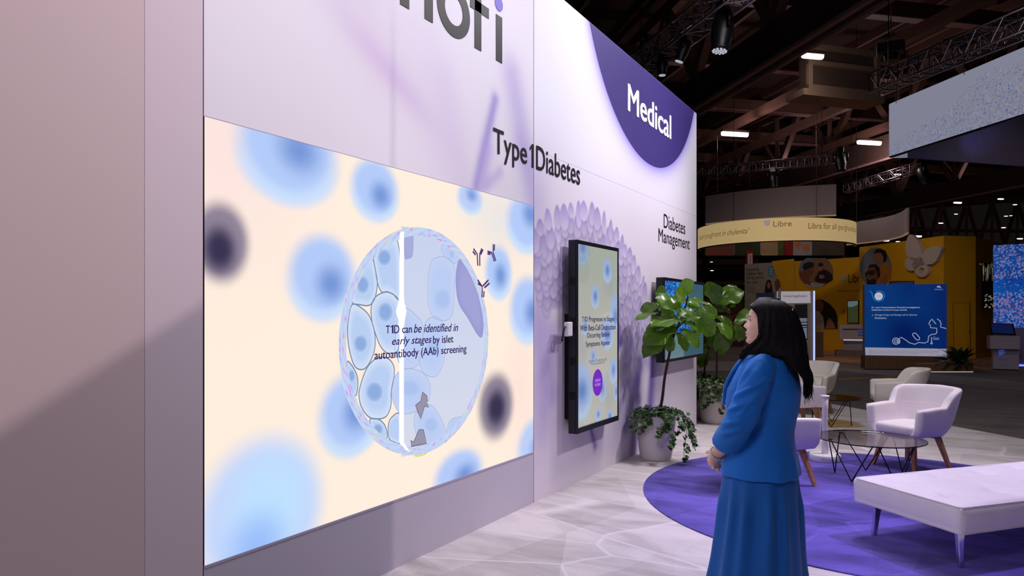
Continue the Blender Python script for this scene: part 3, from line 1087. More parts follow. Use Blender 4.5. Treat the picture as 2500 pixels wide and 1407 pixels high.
# right side: pale blue wash
rp = []
for i in range(61):
    a = -PI / 2 + PI * i / 60
    y = dv[0][1] + DY * 0.985 * math.cos(a); z = dv[0][2] + DZ * 0.985 * math.sin(a)
    rp.append((0.0016, y, z))
rp += [(0.0016, barY, dv[0][2] + DZ * 0.98), (0.0016, barY, dv[0][2] - DZ * 0.98)]
me = MB().poly(rp).mesh('blue_wash')
cc = []
for v in me.vertices:
    t = float(np.clip((v.co.z - 0.3) / 1.3, 0, 1))
    cc.append(lin((214, 218, 234)) * (1 - t) + lin((198, 210, 238)) * t)
set_print(me, np.array(cc))
obj('blue_wash', me, M['cell_print'], cellg)
CELLS = [
    ([(262, 225), (300, 165), (350, 130), (388, 128), (404, 165), (412, 260), (412, 465), (370, 440), (335, 428), (308, 430), (285, 385), (272, 310)], (322, 232, 38, 46), 1),
    ([(252, 238), (268, 290), (282, 380), (268, 465), (235, 506), (180, 502), (138, 490), (142, 430), (170, 350), (215, 275)], (198, 388, 36, 50), 1),
    ([(330, 430), (375, 445), (405, 480), (410, 560), (408, 700), (395, 770), (340, 780), (300, 740), (272, 670), (250, 590), (248, 510), (275, 455)], (328, 545, 42, 54), 1),
    ([(138, 502), (190, 520), (235, 565), (262, 640), (270, 720), (258, 790), (222, 858), (185, 874), (150, 850), (124, 770), (112, 680), (116, 590)], (186, 725, 38, 48), 1),
    ([(290, 805), (340, 808), (375, 850), (378, 910), (362, 1000), (360, 1080), (335, 1140), (290, 1156), (235, 1146), (192, 1090), (177, 1020), (187, 960), (215, 880), (250, 830)], (266, 1002, 48, 56), 1),
    ([(112, 826), (150, 872), (170, 930), (166, 1005), (150, 1022), (128, 960), (112, 890)], (135, 910, 18, 34), 1),
    ([(238, 1164), (285, 1158), (322, 1188), (338, 1240), (333, 1284), (312, 1290), (272, 1245)], (286, 1215, 26, 30), 1),
    ([(346, 1185), (370, 1142), (410, 1132), (412, 1288), (380, 1290), (348, 1265)], None, 1),
    ([(420, 880), (480, 870), (540, 890), (578, 940), (585, 1010), (565, 1070), (500, 1115), (440, 1128), (400, 1110), (368, 1040), (365, 970), (385, 910)], (470, 980, 60, 50), 2),
    ([(415, 530), (455, 525), (500, 560), (540, 610), (545, 700), (535, 790), (510, 850), (455, 868), (415, 850), (385, 770), (385, 690), (395, 600)], None, 2),
    ([(560, 600), (600, 573), (640, 585), (665, 640), (670, 760), (660, 840), (625, 905), (590, 915), (545, 890), (522, 820), (530, 740), (545, 660)], (600, 740, 40, 60), 2),
    ([(600, 245), (650, 228), (700, 245), (725, 300), (722, 420), (715, 540), (690, 585), (650, 593), (600, 570), (575, 500), (572, 390), (580, 300)], (655, 470, 50, 60), 2),
    ([(650, 170), (672, 155), (705, 175), (740, 220), (740, 255), (720, 265), (685, 240), (655, 205)], (708, 215, 16, 24), 2),
    ([(505, 1120), (555, 1075), (600, 1085), (640, 1140), (672, 1220), (670, 1260), (600, 1306), (540, 1310), (505, 1240), (492, 1170)], (590, 1190, 40, 44), 2),
    ([(680, 1220), (700, 1165), (740, 1148), (768, 1148), (730, 1215), (690, 1252)], None, 2),
]
OUT1 = emit_mat('cell_outline', rgb(120, 140, 165), 1.0)
OUT2 = emit_mat('cell_outline_pale', rgb(166, 182, 218), 1.0)
for pts, nuc, side in CELLS:
    e, m_ = ((214, 226, 248), (184, 206, 242)) if side == 1 else ((196, 210, 242), (186, 204, 242))
    X = 0.0022 if side == 1 else 0.0020
    co, P = fan(pts, X, e, m_, 'cell', cellg)
    P3 = [(X + 0.0006, p[1], p[2]) for p in P]
    obj('cell_outline', MB().strip(P3, 0.008 if side == 1 else 0.005, (1, 0, 0), True), OUT1 if side == 1 else OUT2, cellg)
    if nuc:
        x, y, a, b = nuc
        el = [(x + a * math.cos(2 * PI * i / 12), y + b * math.sin(2 * PI * i / 12)) for i in range(12)]
        fan(el, X + 0.0009, (172, 196, 236) if side == 1 else (184, 202, 241), (140, 172, 222) if side == 1 else (172, 194, 238), 'nucleus', cellg)
fan([(755, 238), (790, 260), (830, 330), (865, 430), (888, 560), (890, 640), (880, 690), (852, 670), (800, 580), (750, 500), (732, 400), (735, 300)], 0.0026, (150, 152, 206), (160, 162, 214), 'violet_cell', cellg)
fan([(438, 90), (485, 88), (488, 190), (480, 230), (458, 240), (438, 230)], 0.0026, (160, 168, 216), (166, 172, 218), 'violet_cell', cellg)
SH = emit_mat('shard_grey', rgb(150, 146, 166), 1.0)
SHL = emit_mat('shard_line', rgb(96, 92, 112), 1.0)
for pts in ([(540, 1002), (565, 1025), (570, 1055), (560, 1060), (577, 1090), (552, 1085), (530, 1157), (515, 1120), (500, 1078), (530, 1055)],
            [(520, 1218), (545, 1218), (564, 1298), (476, 1314), (473, 1278), (490, 1288)]):
    so = obj('shard', MB().poly([crop(x, y, 0.0032) for x, y in pts]), SH, cellg)
    obj('shard_outline', MB().strip([crop(x, y, 0.0036) for x, y in pts], 0.006, (1, 0, 0), True), SHL, cellg)
fan([(478, 1322), (562, 1306), (572, 1345), (540, 1368), (495, 1370)], 0.0030, (214, 216, 130), (222, 224, 150), 'yellow_patch', cellg)
# iridescent membrane
n1, n2 = 180, 8
rv, rc, rf = [], [], []
rs = np.random.RandomState(4)
for i in range(n1):
    a = 2 * PI * i / n1
    for j in range(n2):
        k = 1.0 - 0.075 * j / (n2 - 1)
        rv.append((0.0034, dv[0][1] + DY * k * math.cos(a), dv[0][2] + DZ * k * math.sin(a)))
        q = 0.5 + 0.5 * math.sin(a * 23 + j * 2.1 + 3 * math.sin(a * 7))
        w = 0.5 + 0.5 * math.sin(a * 41 - j * 1.3 + 2 * math.sin(a * 5 + 1))
        c = lin((176, 208, 246)) * (1 - 0.6 * q) + lin((228, 196, 242)) * 0.6 * q
        c = c * (1 - 0.45 * w * w) + lin((190, 238, 226)) * 0.45 * w * w
        if rs.rand() < 0.08:
            c = lin((206, 150, 236))
        if rs.rand() < 0.04:
            c = lin((232, 226, 150))
        rc.append(c)
for i in range(n1):
    for j in range(n2 - 1):
        i2 = (i + 1) % n1
        rf.append((i * n2 + j, i2 * n2 + j, i2 * n2 + j + 1, i * n2 + j + 1))
me = bpy.data.meshes.new('membrane')
me.from_pydata(rv, [], rf)
set_print(me, np.array(rc))
obj('membrane', me, M['cell_print'], cellg)
WH = emit_mat('white_glow_bar', (1, 1, 1), 1.25)
bp = [(409, 96), (418, 84), (434, 84), (432, 440), (436, 490), (448, 540), (438, 590), (432, 650), (433, 1290), (468, 1346), (440, 1330), (407, 1290), (407, 650), (402, 590), (388, 540), (402, 490), (408, 440)]
obj('light_bar', MB().poly([crop(x, y, 0.0044) for x, y in bp]), WH, led)
AB = emit_mat('antibody_violet', rgb(74, 54, 116), 1.0)
for st in ([[(857, 280), (853, 212), (832, 182)], [(868, 280), (868, 212), (880, 180)], [(828, 197), (844, 218)], [(873, 216), (887, 186)]],
           [[(960, 252), (945, 205), (945, 155)], [(952, 255), (936, 205), (912, 197)], [(951, 192), (953, 157)], [(930, 213), (912, 210)]],
           [[(880, 460), (883, 424), (881, 398), (856, 360)], [(890, 460), (893, 425)], [(885, 396), (918, 361)], [(894, 406), (924, 379)], [(857, 380), (878, 394)]]):
    mb = MB()
    for s_ in st:
        mb.strip([crop(x, y, 0.004) for x, y in s_], 0.015, (1, 0, 0))
    obj('antibody_symbol', mb, AB, led)
TX = emit_mat('screen_text_violet', rgb(44, 22, 92), 1.0)


def screen_text(body, x0, y0, x1, y1, hpx, bold, shear):
    a = Vector(crop(x0, y0, 0.0)); b = Vector(crop(x1, y1, 0.0))
    w = b.y - a.y
    z = (a.z + b.z) / 2
    mid = on_wall(800 + (x0 + x1) / 2 / 2.345, 700)
    h = hpx / 2.345 * (mid - CAM).dot(Vector((-SY, CY, 0))) / FPX
    return obj('lettering', text_mesh(body, (0, 1, 0), (0, 0, 1), (0.006, a.y, z), w, h, bold, shear), TX, led)


screen_text('T', 328, 668, 351, 667, 46, 0.018, 0)
q_ = crop(356, 667)
obj('lettering', one_digit((0, 1, 0), (0, 0, 1), (0.006, q_[1], q_[2]), 0.026, 0.050, 0.014), TX, led)
screen_text('D can', 375, 667, 478, 664, 47, 0.018, 0)
screen_text('be identified in', 488, 662, 742, 656, 48, 0.012, 0.28)
screen_text('early stages', 363, 745, 590, 737, 58, 0.012, 0.28)
screen_text('by islet', 598, 740, 715, 732, 58, 0.018, 0)
screen_text('autoantibody (AAb) screening', 262, 818, 790, 800, 62, 0.018, 0)

# ------------------------------------------------------------------ portrait touch display
KX = 0.14
kd = thing('touch_display', 'tall portrait touch display with black frame mounted beside the video wall', 'display', (0, 5.965, 0.50))


def kp(p):
    return (p[0], p[1] - 5.965, p[2] - 0.50)


obj('casing', MB().box((0.055, -0.475, 0.0), (KX - 0.012, 0.475, 1.70)), M['black_plastic'], kd, bevel=0.006)
for a, b in (((-0.475, 0), (-0.445, 1.70)), ((0.445, 0), (0.475, 1.70)), ((-0.445, 0), (0.445, 0.05)), ((-0.445, 1.665), (0.445, 1.70))):
    obj('bezel', MB().box((KX - 0.012, a[0], a[1]), (KX, b[0], b[1])), M['black_plastic'], kd, bevel=0.003)
obj('wall_mount', MB().box((0.001, -0.44, 0.12), (0.055, -0.30, 1.05)), M['black_metal'], kd)
obj('wall_mount', MB().box((0.001, 0.25, 0.3), (0.055, 0.4, 1.4)), M['black_metal'], kd)
for z in (1.30, 0.95, 0.6, 0.3):
    obj('vent', MB().box((0.07, -0.478, z), (0.12, -0.474, z + 0.07)), M['black_metal'], kd)


def kcrop(x, y, X=KX):
    p = on_wall(1350 + x / 2.705, 560 + y / 2.705, X)
    return p


def kblob(x, y, rx, ry, kind, a=1.0, cx=0.0, cy=0.0):
    c = kcrop(x, y); l = kcrop(x - rx, y); r = kcrop(x + rx, y)
    tz = (c - CAM).dot(Vector((-SY, CY, 0))) / FPX / 2.705
    return (c.y - 5.52, c.z - 0.55, (r.y - l.y) / 2, ry * tz, kind, a, cx, cy)


KB = [kblob(195, 150, 52, 95, 'mid', 0.9, 0.1, 0.3), kblob(362, 270, 33, 88, 'mid', 1), kblob(282, 442, 30, 88, 'mid', 1), kblob(150, 490, 26, 100, 'mid', 0.9), kblob(415, 530, 40, 130, 'mid', 0.9, 0, -0.4),
      kblob(362, 690, 46, 115, 'mid', 1), kblob(215, 640, 28, 65, 'mid', 0.7), kblob(268, 840, 26, 60, 'mid', 0.8), kblob(185, 1070, 90, 205, 'mid', 1, 0.1, 0.0), kblob(330, 1050, 28, 100, 'mid', 0.8),
      kblob(302, 1222, 21, 50, 'mid', 1), kblob(378, 1235, 21, 50, 'mid', 1), kblob(402, 930, 30, 95, 'mid', 0.9), kblob(420, 1070, 20, 60, 'mid', 0.8)]


def kiosk_print(U, V):
    c = np.zeros(U.shape + (3,)) + lin((206, 204, 196))
    c = mixc(c, lin((190, 198, 184)), sstep(0.7, 1.6, V))
    c = mixc(c, lin((188, 192, 194)), 0.6 * sstep(0.55, 0.75, vnoise(U, V, 3.0, 8)))
    c = blob_field(U, V, c, KB)
    # overlapping round lens edges
    for (x, y, rx, ry, k) in ((195, 150, 56, 98, 0.22), (200, 265, 45, 95, 0.16), (410, 400, 40, 70, 0.14)):
        b = kblob(x, y, rx, ry, 'mid')
        r = np.hypot((U - b[0]) / b[2], (V - b[1]) / b[3])
        c = mixc(c, lin((140, 160, 170)), k * sstep(1.0, 0.96, r))
    return c * 0.82


obj('screen', print_panel('screen', (KX - 0.004, -0.445, 0.05), (0, 1, 0), (0, 0, 1), 0.89, 1.615, 120, 220, kiosk_print), attr_mat('touch_screen_picture', 0.85, 0.12, 0.6, diffuse=False), kd)
KT = emit_mat('kiosk_text', rgb(58, 48, 96), 0.8)


def ktext(body, x0, x1, y, hpx, m, bold=0.0, shear=0.0, lift=0.0):
    a = kcrop(x0, y); b = kcrop(x1, y)
    mid = kcrop((x0 + x1) / 2, y)
    tz = (mid - CAM).dot(Vector((-SY, CY, 0))) / FPX / 2.705
    return obj('lettering', text_mesh(body, (0, 1, 0), (0, 0, 1), kp((KX - 0.002 + lift, a.y, mid.z)), b.y - a.y, hpx * tz, bold, shear), m, kd)


ktext('T', 193, 204, 612, 34, KT, 0.02)
a_ = kp((KX - 0.002, kcrop(206, 612).y, kcrop(206, 612).z))
obj('lettering', one_digit((0, 1, 0), (0, 0, 1), a_, 0.022, 0.043, 0.010), KT, kd)
ktext('D Progresses in Stages', 215, 405, 619, 43, KT, 0.02)
ktext('With Beta-Cell Destruction', 180, 414, 668, 38, KT, 0.02)
ktext('Occurring Before', 225, 375, 724, 44, KT, 0.02)
ktext('Symptoms Appear', 218, 378, 780, 44, KT, 0.02)
ktext('Disclaimer: This interactive is for', 240, 357, 876, 22, KT)
ktext('illustrative purposes only', 253, 343, 897, 22, KT)
c0 = kcrop(297, 1013); cl = kcrop(264, 1013); cr = kcrop(330, 1013)
tz = (c0 - CAM).dot(Vector((-SY, CY, 0))) / FPX / 2.705
bt = obj('start_button', MB().poly([kp((KX - 0.0025, c0.y + (cr.y - cl.y) / 2 * math.cos(2 * PI * i / 48), c0.z + 88 * tz * math.sin(2 * PI * i / 48))) for i in range(48)]),
         emit_mat('violet_button', rgb(116, 28, 196), 0.9), kd)
KW = emit_mat('button_text', rgb(220, 205, 240), 0.8)
ktext('STEP UP', 280, 315, 1008, 18, KW)
ktext('TO START', 277, 316, 1036, 18, KW)
ktext('Continued Type 1 and Autoimmunity, Adult Screening Source Findings by Stage Evidence', 182, 392, 1302 - 22, 12, KT)
rd = thing('card_reader', 'small white card reader box clipped to the touch display edge', 'card reader', kcrop(104, 660, 0.115))
obj('body', MB().box((-0.02, -0.052, -0.062), (0.02, 0.042, 0.062)), M['white_plastic'], rd, bevel=0.01, segs=3)
obj('bracket', MB().box((-0.03, -0.01, -0.03), (-0.02, 0.10, 0.03)), M['black_metal'], rd)
obj('cable', MB().tube([(-0.005, -0.05, 0.02), (0.0, -0.085, 0.01), (-0.01, -0.09, -0.05), (-0.03, -0.07, -0.10), (-0.05, -0.02, -0.09)], 0.008, 8), M['black_plastic'], rd, smooth=True)

# ------------------------------------------------------------------ landscape wall screen near the end of the wall
TXX = 0.15
tv = thing('wall_screen', 'landscape wall screen with blue picture partly hidden by the fiddle-leaf fig', 'screen', (0, 8.605, 0.985))
obj('casing', MB().box((0.05, -0.825, 0.0), (TXX - 0.01, 0.825, 0.99)), M['black_plastic'], tv, bevel=0.006)
for a, b in (((-0.825, 0), (-0.795, 0.99)), ((0.795, 0), (0.825, 0.99)), ((-0.795, 0), (0.795, 0.035)), ((-0.795, 0.955), (0.795, 0.99))):
    obj('bezel', MB().box((TXX - 0.01, a[0], a[1]), (TXX, b[0], b[1])), M['black_plastic'], tv, bevel=0.002)
obj('wall_mount', MB().box((0.001, -0.3, 0.3), (0.05, 0.3, 0.7)), M['black_metal'], tv)


def tv_print(U, V):
    c = np.zeros(U.shape + (3,)) + lin((58, 92, 104))
    n = vnoise(U, V * 2.2, 22, 2) * 0.6 + vnoise(U, V * 2.2, 44, 9) * 0.4
    blue = mixc(np.zeros(U.shape + (3,)) + lin((10, 66, 160)), lin((60, 160, 235)), sstep(0.35, 0.75, n))
    c = mixc(c, lin((20, 84, 190)), np.zeros_like(U))
    m = sstep(0.98, 0.95, U) * sstep(0.26, 0.30, V)
    c = c * (1 - m[..., None]) + blue * m[..., None]
    m2 = sstep(0.30, 0.26, V) * sstep(0.75, 0.7, U)
    c = mixc(c, lin((120, 150, 158)), m2 * 0.6)
    m3 = np.exp(-((U - 1.25) / 0.16) ** 2 - ((V - 0.25) / 0.12) ** 2)
    c = mixc(c, lin((36, 78, 140)), m3)
    return c


obj('screen', print_panel('screen', (TXX - 0.004, -0.795, 0.035), (0, 1, 0), (0, 0, 1), 1.59, 0.92, 160, 90, tv_print), attr_mat('wall_screen_picture', 0.8, 0.15, 0.6, diffuse=False), tv)

# ------------------------------------------------------------------ armchairs
def armchair_meshes():
    # plan path of the wrap-around shell: right arm tip -> back -> left arm tip; chair faces +x
    W, Dp, R = 0.252, 0.265, 0.165
    path = []
    for t in np.linspace(0, 1, 14):
        path.append((Dp - t * (2 * Dp - R - 0.02), -W, 0, -1))
    for i in range(1, 13):
        a = PI / 2 * i / 12
        path.append((-Dp + R - 0.0 - R * math.sin(a), -W + R - R * math.cos(a), -math.sin(a), -math.cos(a)))
    for t in np.linspace(0, 1, 13)[1:-1]:
        path.append((-Dp, -W + R + t * (2 * W - 2 * R), -1, 0))
    half = list(path)
    k = len(half)
    mir = [(x, -y, nx, -ny) for x, y, nx, ny in half[:26][::-1]]
    path = half + mir
    zb = 0.335
    rings = []
    n = len(path)
    L = [0.0]
    for i in range(1, n):
        L.append(L[-1] + math.hypot(path[i][0] - path[i - 1][0], path[i][1] - path[i - 1][1]))
    tot = L[-1]
    for i, (x, y, nx, ny) in enumerate(path):
        s = min(L[i], tot - L[i])
        endk = min(1.0, math.sqrt(max(0.0, 1 - (1 - min(1, s / 0.03)) ** 2)) * 0.75 + 0.25)
        up = 1 - (1 - min(1.0, max(0.0, (s - 0.355) / 0.14))) ** 2.6
        zt = 0.612 + 0.015 * float(sstep(0.0, 0.3, s)) + (0.168 + 0.014 * float(sstep(0.45, tot / 2, s))) * up
        th = 0.084 - 0.006 * up
        th *= endk
        zt = zb + (zt - zb) * (0.90 + 0.10 * endk)
        back = max(0.0, -nx)
        sec = []
        # outer side up, rounded top, inner side down
        zc = [(0.0, 0.0), (0.06, 0.25), (0.18, 0.5), (0.36, 0.7), (0.55, 0.85), (0.75, 0.95), (0.90, 1.0), (0.965, 0.93), (0.995, 0.72)]
        for f, k_ in zc:
            z = zb + (zt - zb) * f
            lean = (0.035 + 0.055 * back) * (f * (zt - zb) / 0.3)
            off = lean - 0.055 * (1 - min(1, f / 0.35)) ** 2
            wv = th / 2 * (1.0 if f < 0.9 else k_)
            sec.append((off + wv, z))
        for f, k_ in zc[::-1]:
            z = zb + (zt - zb) * f
            lean = (0.035 + 0.055 * back) * (f * (zt - zb) / 0.3)
            off = lean - 0.055 * (1 - min(1, f / 0.35)) ** 2
            wv = th / 2 * (1.0 if f < 0.9 else k_)
            sec.append((off - wv, z))
        rings.append([(x + nx * o, y + ny * o, z) for o, z in sec])
    shell = MB().loft(rings, True)
    # seat cushion: rounded superellipse slab
    seat = []
    for zz, k_ in ((0.335, 0.80), (0.345, 0.90), (0.37, 0.96), (0.41, 0.985), (0.43, 0.965), (0.442, 0.92), (0.448, 0.80), (0.452, 0.4)):
        rg = []
        for j in range(40):
            a = 2 * PI * j / 40
            ca, sa = math.cos(a), math.sin(a)
            e = 0.45
            rx = 0.272 * k_ * math.copysign(abs(ca) ** e, ca)
            ry = 0.236 * k_ * math.copysign(abs(sa) ** e, sa)
            rg.append((rx + 0.015, ry, zz))
        seat.append(rg)
    seatm = MB().loft(seat, True)
    base = MB()
    rgs = []
    for zz, k_ in ((0.318, 0.66), (0.322, 0.74), (0.336, 0.80), (0.345, 0.84)):
        rgs.append([(0.27 * k_ * math.copysign(abs(math.cos(2 * PI * j / 40)) ** .5, math.cos(2 * PI * j / 40)), 0.235 * k_ * math.copysign(abs(math.sin(2 * PI * j / 40)) ** .5, math.sin(2 * PI * j / 40)), zz) for j in range(40)])
    base.loft(rgs, True)
    return shell.mesh('shell', True), seatm.mesh('seat', True), base.mesh('seat_base', True)


CH_SHELL, CH_SEAT, CH_BASE = armchair_meshes()
CH_SEAM = MB()
for s in (1,):
    pts = []
    for i in range(25):
        a = -0.62 + 1.24 * i / 24
        pts.append((-0.250 + 0.070 * (a / 0.62) ** 4, 0.228 * math.sin(a * 1.25) / math.sin(0.775), 0.622))
    CH_SEAM.tube(pts, 0.004, 5)
CH_SEAM = CH_SEAM.mesh('seam', True)


def leg_mesh(sx, sy):
    a = Vector((0.17 * sx, 0.155 * sy, 0.322)); b = Vector((0.245 * sx, 0.235 * sy, 0.0))
    w0, w1 = 0.024, 0.015
    return MB().loft([[(p.x + dx * w, p.y + dy * w, p.z) for dx, dy in ((-1, -1), (1, -1), (1, 1), (-1, 1))] for p, w in ((b, w1), (a, w0))]).mesh('leg')


CH_LEGS = [leg_mesh(sx, sy) for sx in (1, -1) for sy in (1, -1)]
CH_FRAME = MB().beam((0.175, -0.17, 0.308), (0.175, 0.17, 0.308), 0.03, 0.028).beam((-0.175, -0.17, 0.308), (-0.175, 0.17, 0.308), 0.03, 0.028).beam((-0.175, 0, 0.308), (0.175, 0, 0.308), 0.03, 0.028).mesh('underframe')


def armchair(loc, face, label, uph):
    """face: plan direction the seat looks towards"""
    t = thing('armchair', label, 'armchair', (loc[0], loc[1], loc[2]), math.atan2(face[1], face[0]), 'lounge armchairs around the glass tables')
    for nm, me in (('shell', CH_SHELL), ('seat', CH_SEAT), ('seat_base', CH_BASE), ('seam', CH_SEAM)):
        o = bpy.data.objects.new(nm, me)
        if not me.materials:
            me.materials.append(M['white_uph'])
        COL.objects.link(o)
        o.parent = t
        o.material_slots[0].link = 'OBJECT'
        o.material_slots[0].material = uph
    for me in CH_LEGS:
        obj('leg', me, M['walnut'], t)
    obj('underframe', CH_FRAME, M['walnut'], t)
    return t


RUGZ = 0.016
armchair((2.61, 8.05, RUGZ), (-0.60, -0.80), 'pale lilac armchair with walnut legs behind the tufted bench', M['white_uph'])
armchair((2.34, 11.02, 0.006), (-0.985, -0.17), 'off-white armchair seen side-on at the dark aisle edge', M['cream_uph'])
armchair((1.56, 6.66, RUGZ), (0.62, 0.78), 'pale lilac armchair half hidden behind the person in blue', M['white_uph'])
armchair((1.25, 9.85, 0.006), (0.80, 0.60), 'pinkish white armchair beside the amber table, its back to the person', M['white_uph'])
armchair((1.20, 11.6, 0.006), (-0.2, -0.98), 'cream armchair furthest back behind the amber table', M['cream_uph'])

# ------------------------------------------------------------------ glass tables
def glass_mat(name, tint, rough, fac):
    m = bpy.data.materials.new(name)
    m.use_nodes = True
    nt = m.node_tree
    nt.nodes.remove(nt.nodes['Principled BSDF'])
    out = nt.nodes['Material Output']
    tr = nt.nodes.new('ShaderNodeBsdfTransparent')
    tr.inputs['Color'].default_value = (*tint, 1)
    gl = nt.nodes.new('ShaderNodeBsdfGlossy')
    gl.inputs['Roughness'].default_value = rough
    fr = nt.nodes.new('ShaderNodeFresnel')
    fr.inputs['IOR'].default_value = 1.5
    nz = nt.nodes.new('ShaderNodeTexNoise')
    nz.inputs['Scale'].default_value = 3
    ad = nt.nodes.new('ShaderNodeMath')
    ad.operation = 'MULTIPLY_ADD'
    ad.inputs[1].default_value = fac
    ad.inputs[2].default_value = 0.02
    nt.links.new(fr.outputs['Fac'], ad.inputs[0])
    mx = nt.nodes.new('ShaderNodeMixShader')
    nt.links.new(ad.outputs['Value'], mx.inputs['Fac'])
    nt.links.new(tr.outputs['BSDF'], mx.inputs[1])
    nt.links.new(gl.outputs['BSDF'], mx.inputs[2])
    nt.links.new(mx.outputs['Shader'], out.inputs['Surface'])
    return m


M['glass_smoke'] = glass_mat('smoked_glass', (0.86, 0.84, 0.85), 0.02, 0.6)
M['glass_amber'] = glass_mat('amber_glass', (0.72, 0.55, 0.08), 0.03, 0.5)


def glass_table(loc, R, H_, glass, label, nleg=4, rot=0.2):
    t = thing('glass_table', label, 'table', loc, rot, 'low round glass tables')
    obj('table_top', MB().lathe([(0.0, H_ - 0.010), (R - 0.003, H_ - 0.010), (R, H_ - 0.007), (R, H_ - 0.003), (R - 0.003, H_), (0.0, H_)], 72), glass, t)
    obj('rim', MB().loft([[(r_ * math.cos(2 * PI * k / 72), r_ * math.sin(2 * PI * k / 72), z_) for k in range(72)] for r_, z_ in ((R + 0.0005, H_ - 0.011), (R + 0.004, H_ - 0.009), (R + 0.004, H_ - 0.002), (R + 0.0005, H_ - 0.001), (R + 0.0005, H_ - 0.011))], False), M['black_metal'], t)
    for k in range(nleg):
        a0 = 2 * PI * k / nleg
        foot = Vector((R * 0.66 * math.cos(a0), R * 0.66 * math.sin(a0), 0.006))
        mb = MB()
        for s in (-1, 1):
            a = a0 + s * PI / nleg * 0.92
            top = Vector((R * 0.80 * math.cos(a), R * 0.80 * math.sin(a), H_ - 0.012))
            mb.tube([foot, top], 0.0055, 6)
        obj('leg', mb, M['black_metal'], t)
    mb = MB()
    for k in range(nleg):
        a1 = 2 * PI * (k + 0.5) / nleg
        mb.ellipsoid((R * 0.80 * math.cos(a1), R * 0.80 * math.sin(a1), H_ - 0.016), (0.03, 0.03, 0.006), 10, 4)
    obj('glass_pads', mb, M['black_metal'], t, kind='stuff')
    return t


p = at_z(2124, 1071, 0.385)
glass_table((p.x, p.y, RUGZ), 0.465, 0.375, M['glass_smoke'], 'smoked glass round table with black wire legs in front of the lilac armchair', 5, 0.5)
p = at_z(2030, 971, 0.385)
glass_table((p.x, p.y, 0.006), 0.38, 0.385, M['glass_amber'], 'amber glass round table with thin wire legs further back', 4, 0.1)

# ------------------------------------------------------------------ white pedestal stand
st = thing('pedestal_stand', 'slim white pedestal stand with round base beside the glass table', 'stand', (1.83, 7.95, RUGZ))
obj('base', MB().lathe([(0.0, 0), (0.150, 0), (0.153, 0.006), (0.153, 0.062), (0.148, 0.068), (0.03, 0.070), (0, 0.07)], 48), M['white_plastic'], st, smooth=True)
obj('pole', MB().lathe([(0.034, 0.07), (0.028, 0.2), (0.026, 0.35), (0.030, 0.55), (0.036, 0.66), (0.0, 0.66)], 32), M['white_plastic'], st, smooth=True)
obj('cap', MB().lathe([(0.0, 0.655), (0.04, 0.66), (0.045, 0.668), (0.045, 0.680), (0.0, 0.684)], 32), M['white_plastic'], st, smooth=True)
lg = MB()
lg.prism([(-0.016, -0.1535, 0.040), (0.016, -0.1535, 0.040), (0.0, -0.1535, 0.022)], (0, 0.003, 0))
obj('logo', lg, M['chrome'], st)

# ------------------------------------------------------------------ tufted bench
d1 = Vector((-0.76, 0.65, 0)).normalized()
d2 = Vector((0.65, 0.76, 0)).normalized()
BW, BL = 0.80, 1.95
F0 = Vector((2.935, 4.895, 0))
ctr = F0 + d1 * BW / 2 + d2 * BL / 2
bench = thing('tufted_bench', 'wide white tufted bench with chrome legs on the violet rug', 'bench', (ctr.x, ctr.y, RUGZ), math.atan2(d2.y, d2.x))
# local: x along length, y across
bt_ = MB()
nx_, ny_ = 66, 30
zt, zb_ = 0.395, 0.228
ax_ = [-BL / 2 + BL * i / nx_ for i in range(nx_ + 1)]
ay_ = [-BW / 2 + BW * i / ny_ for i in range(ny_ + 1)]
tufts = [(-BL / 2 + BL * (i + 0.5) / 5, -BW / 2 + BW * (j + 0.5) / 2) for i in range(5) for j in range(2)]
vs_, fs_ = [], []
for i, x in enumerate(ax_):
    for j, y in enumerate(ay_):
        e = min(BL / 2 - abs(x), BW / 2 - abs(y))
        z = zt + 0.012 * float(sstep(0.0, 0.18, e)) - 0.012 * (1 - float(sstep(0, 0.02, e)))
        for tx, ty in tufts:
            r = math.hypot(x - tx, y - ty)
            z -= 0.034 * math.exp(-(r / 0.065) ** 2)
        # stitched folds between the tufts
        fx = min(abs(x - tx) for tx, ty in tufts); fy = min(abs(y - ty) for tx, ty in tufts)
        z -= 0.011 * math.exp(-(fx / 0.030) ** 2) * float(sstep(0.0, 0.1, e)) + 0.011 * math.exp(-(fy / 0.030) ** 2) * float(sstep(0, 0.1, e))
        z += 0.010 * noise.noise(Vector((x * 4, y * 4, 2)))
        vs_.append((x, y, z))
for i in range(nx_):
    for j in range(ny_):
        a = i * (ny_ + 1) + j
        fs_.append((a, a + ny_ + 1, a + ny_ + 2, a + 1))
per = [i * (ny_ + 1) for i in range(nx_ + 1)] + [nx_ * (ny_ + 1) + j for j in range(1, ny_ + 1)] + [i * (ny_ + 1) + ny_ for i in range(nx_ - 1, -1, -1)] + [j for j in range(ny_ - 1, 0, -1)]
prev = per
for zz, k_ in ((0.37, 0.010), (0.34, 0.013), (0.30, 0.013), (0.26, 0.010), (0.24, 0.004), (0.228, -0.012)):
    cur = []
    for idx in per:
        x, y, _ = vs_[idx]
        lx, ly = abs(x) > BL / 2 - 1e-6, abs(y) > BW / 2 - 1e-6
        cur.append(len(vs_))
        vs_.append((x + (math.copysign(k_, x) if lx else 0) * (0.5 if ly else 1), y + (math.copysign(k_, y) if ly else 0) * (0.5 if lx else 1), zz + 0.002 * noise.noise(Vector((x * 9, y * 9, zz * 9)))))
    m_ = len(per)
    for q in range(m_):
        fs_.append((prev[q], cur[q], cur[(q + 1) % m_], prev[(q + 1) % m_]))
    prev = cur
fs_.append(tuple(prev))
bt_.add(vs_, fs_)
obj('cushion', bt_, M['white_uph'], bench, smooth=True)
pp = MB()
hx, hy = BL / 2 + 0.002, BW / 2 + 0.002
rr = 0.03
pts = []
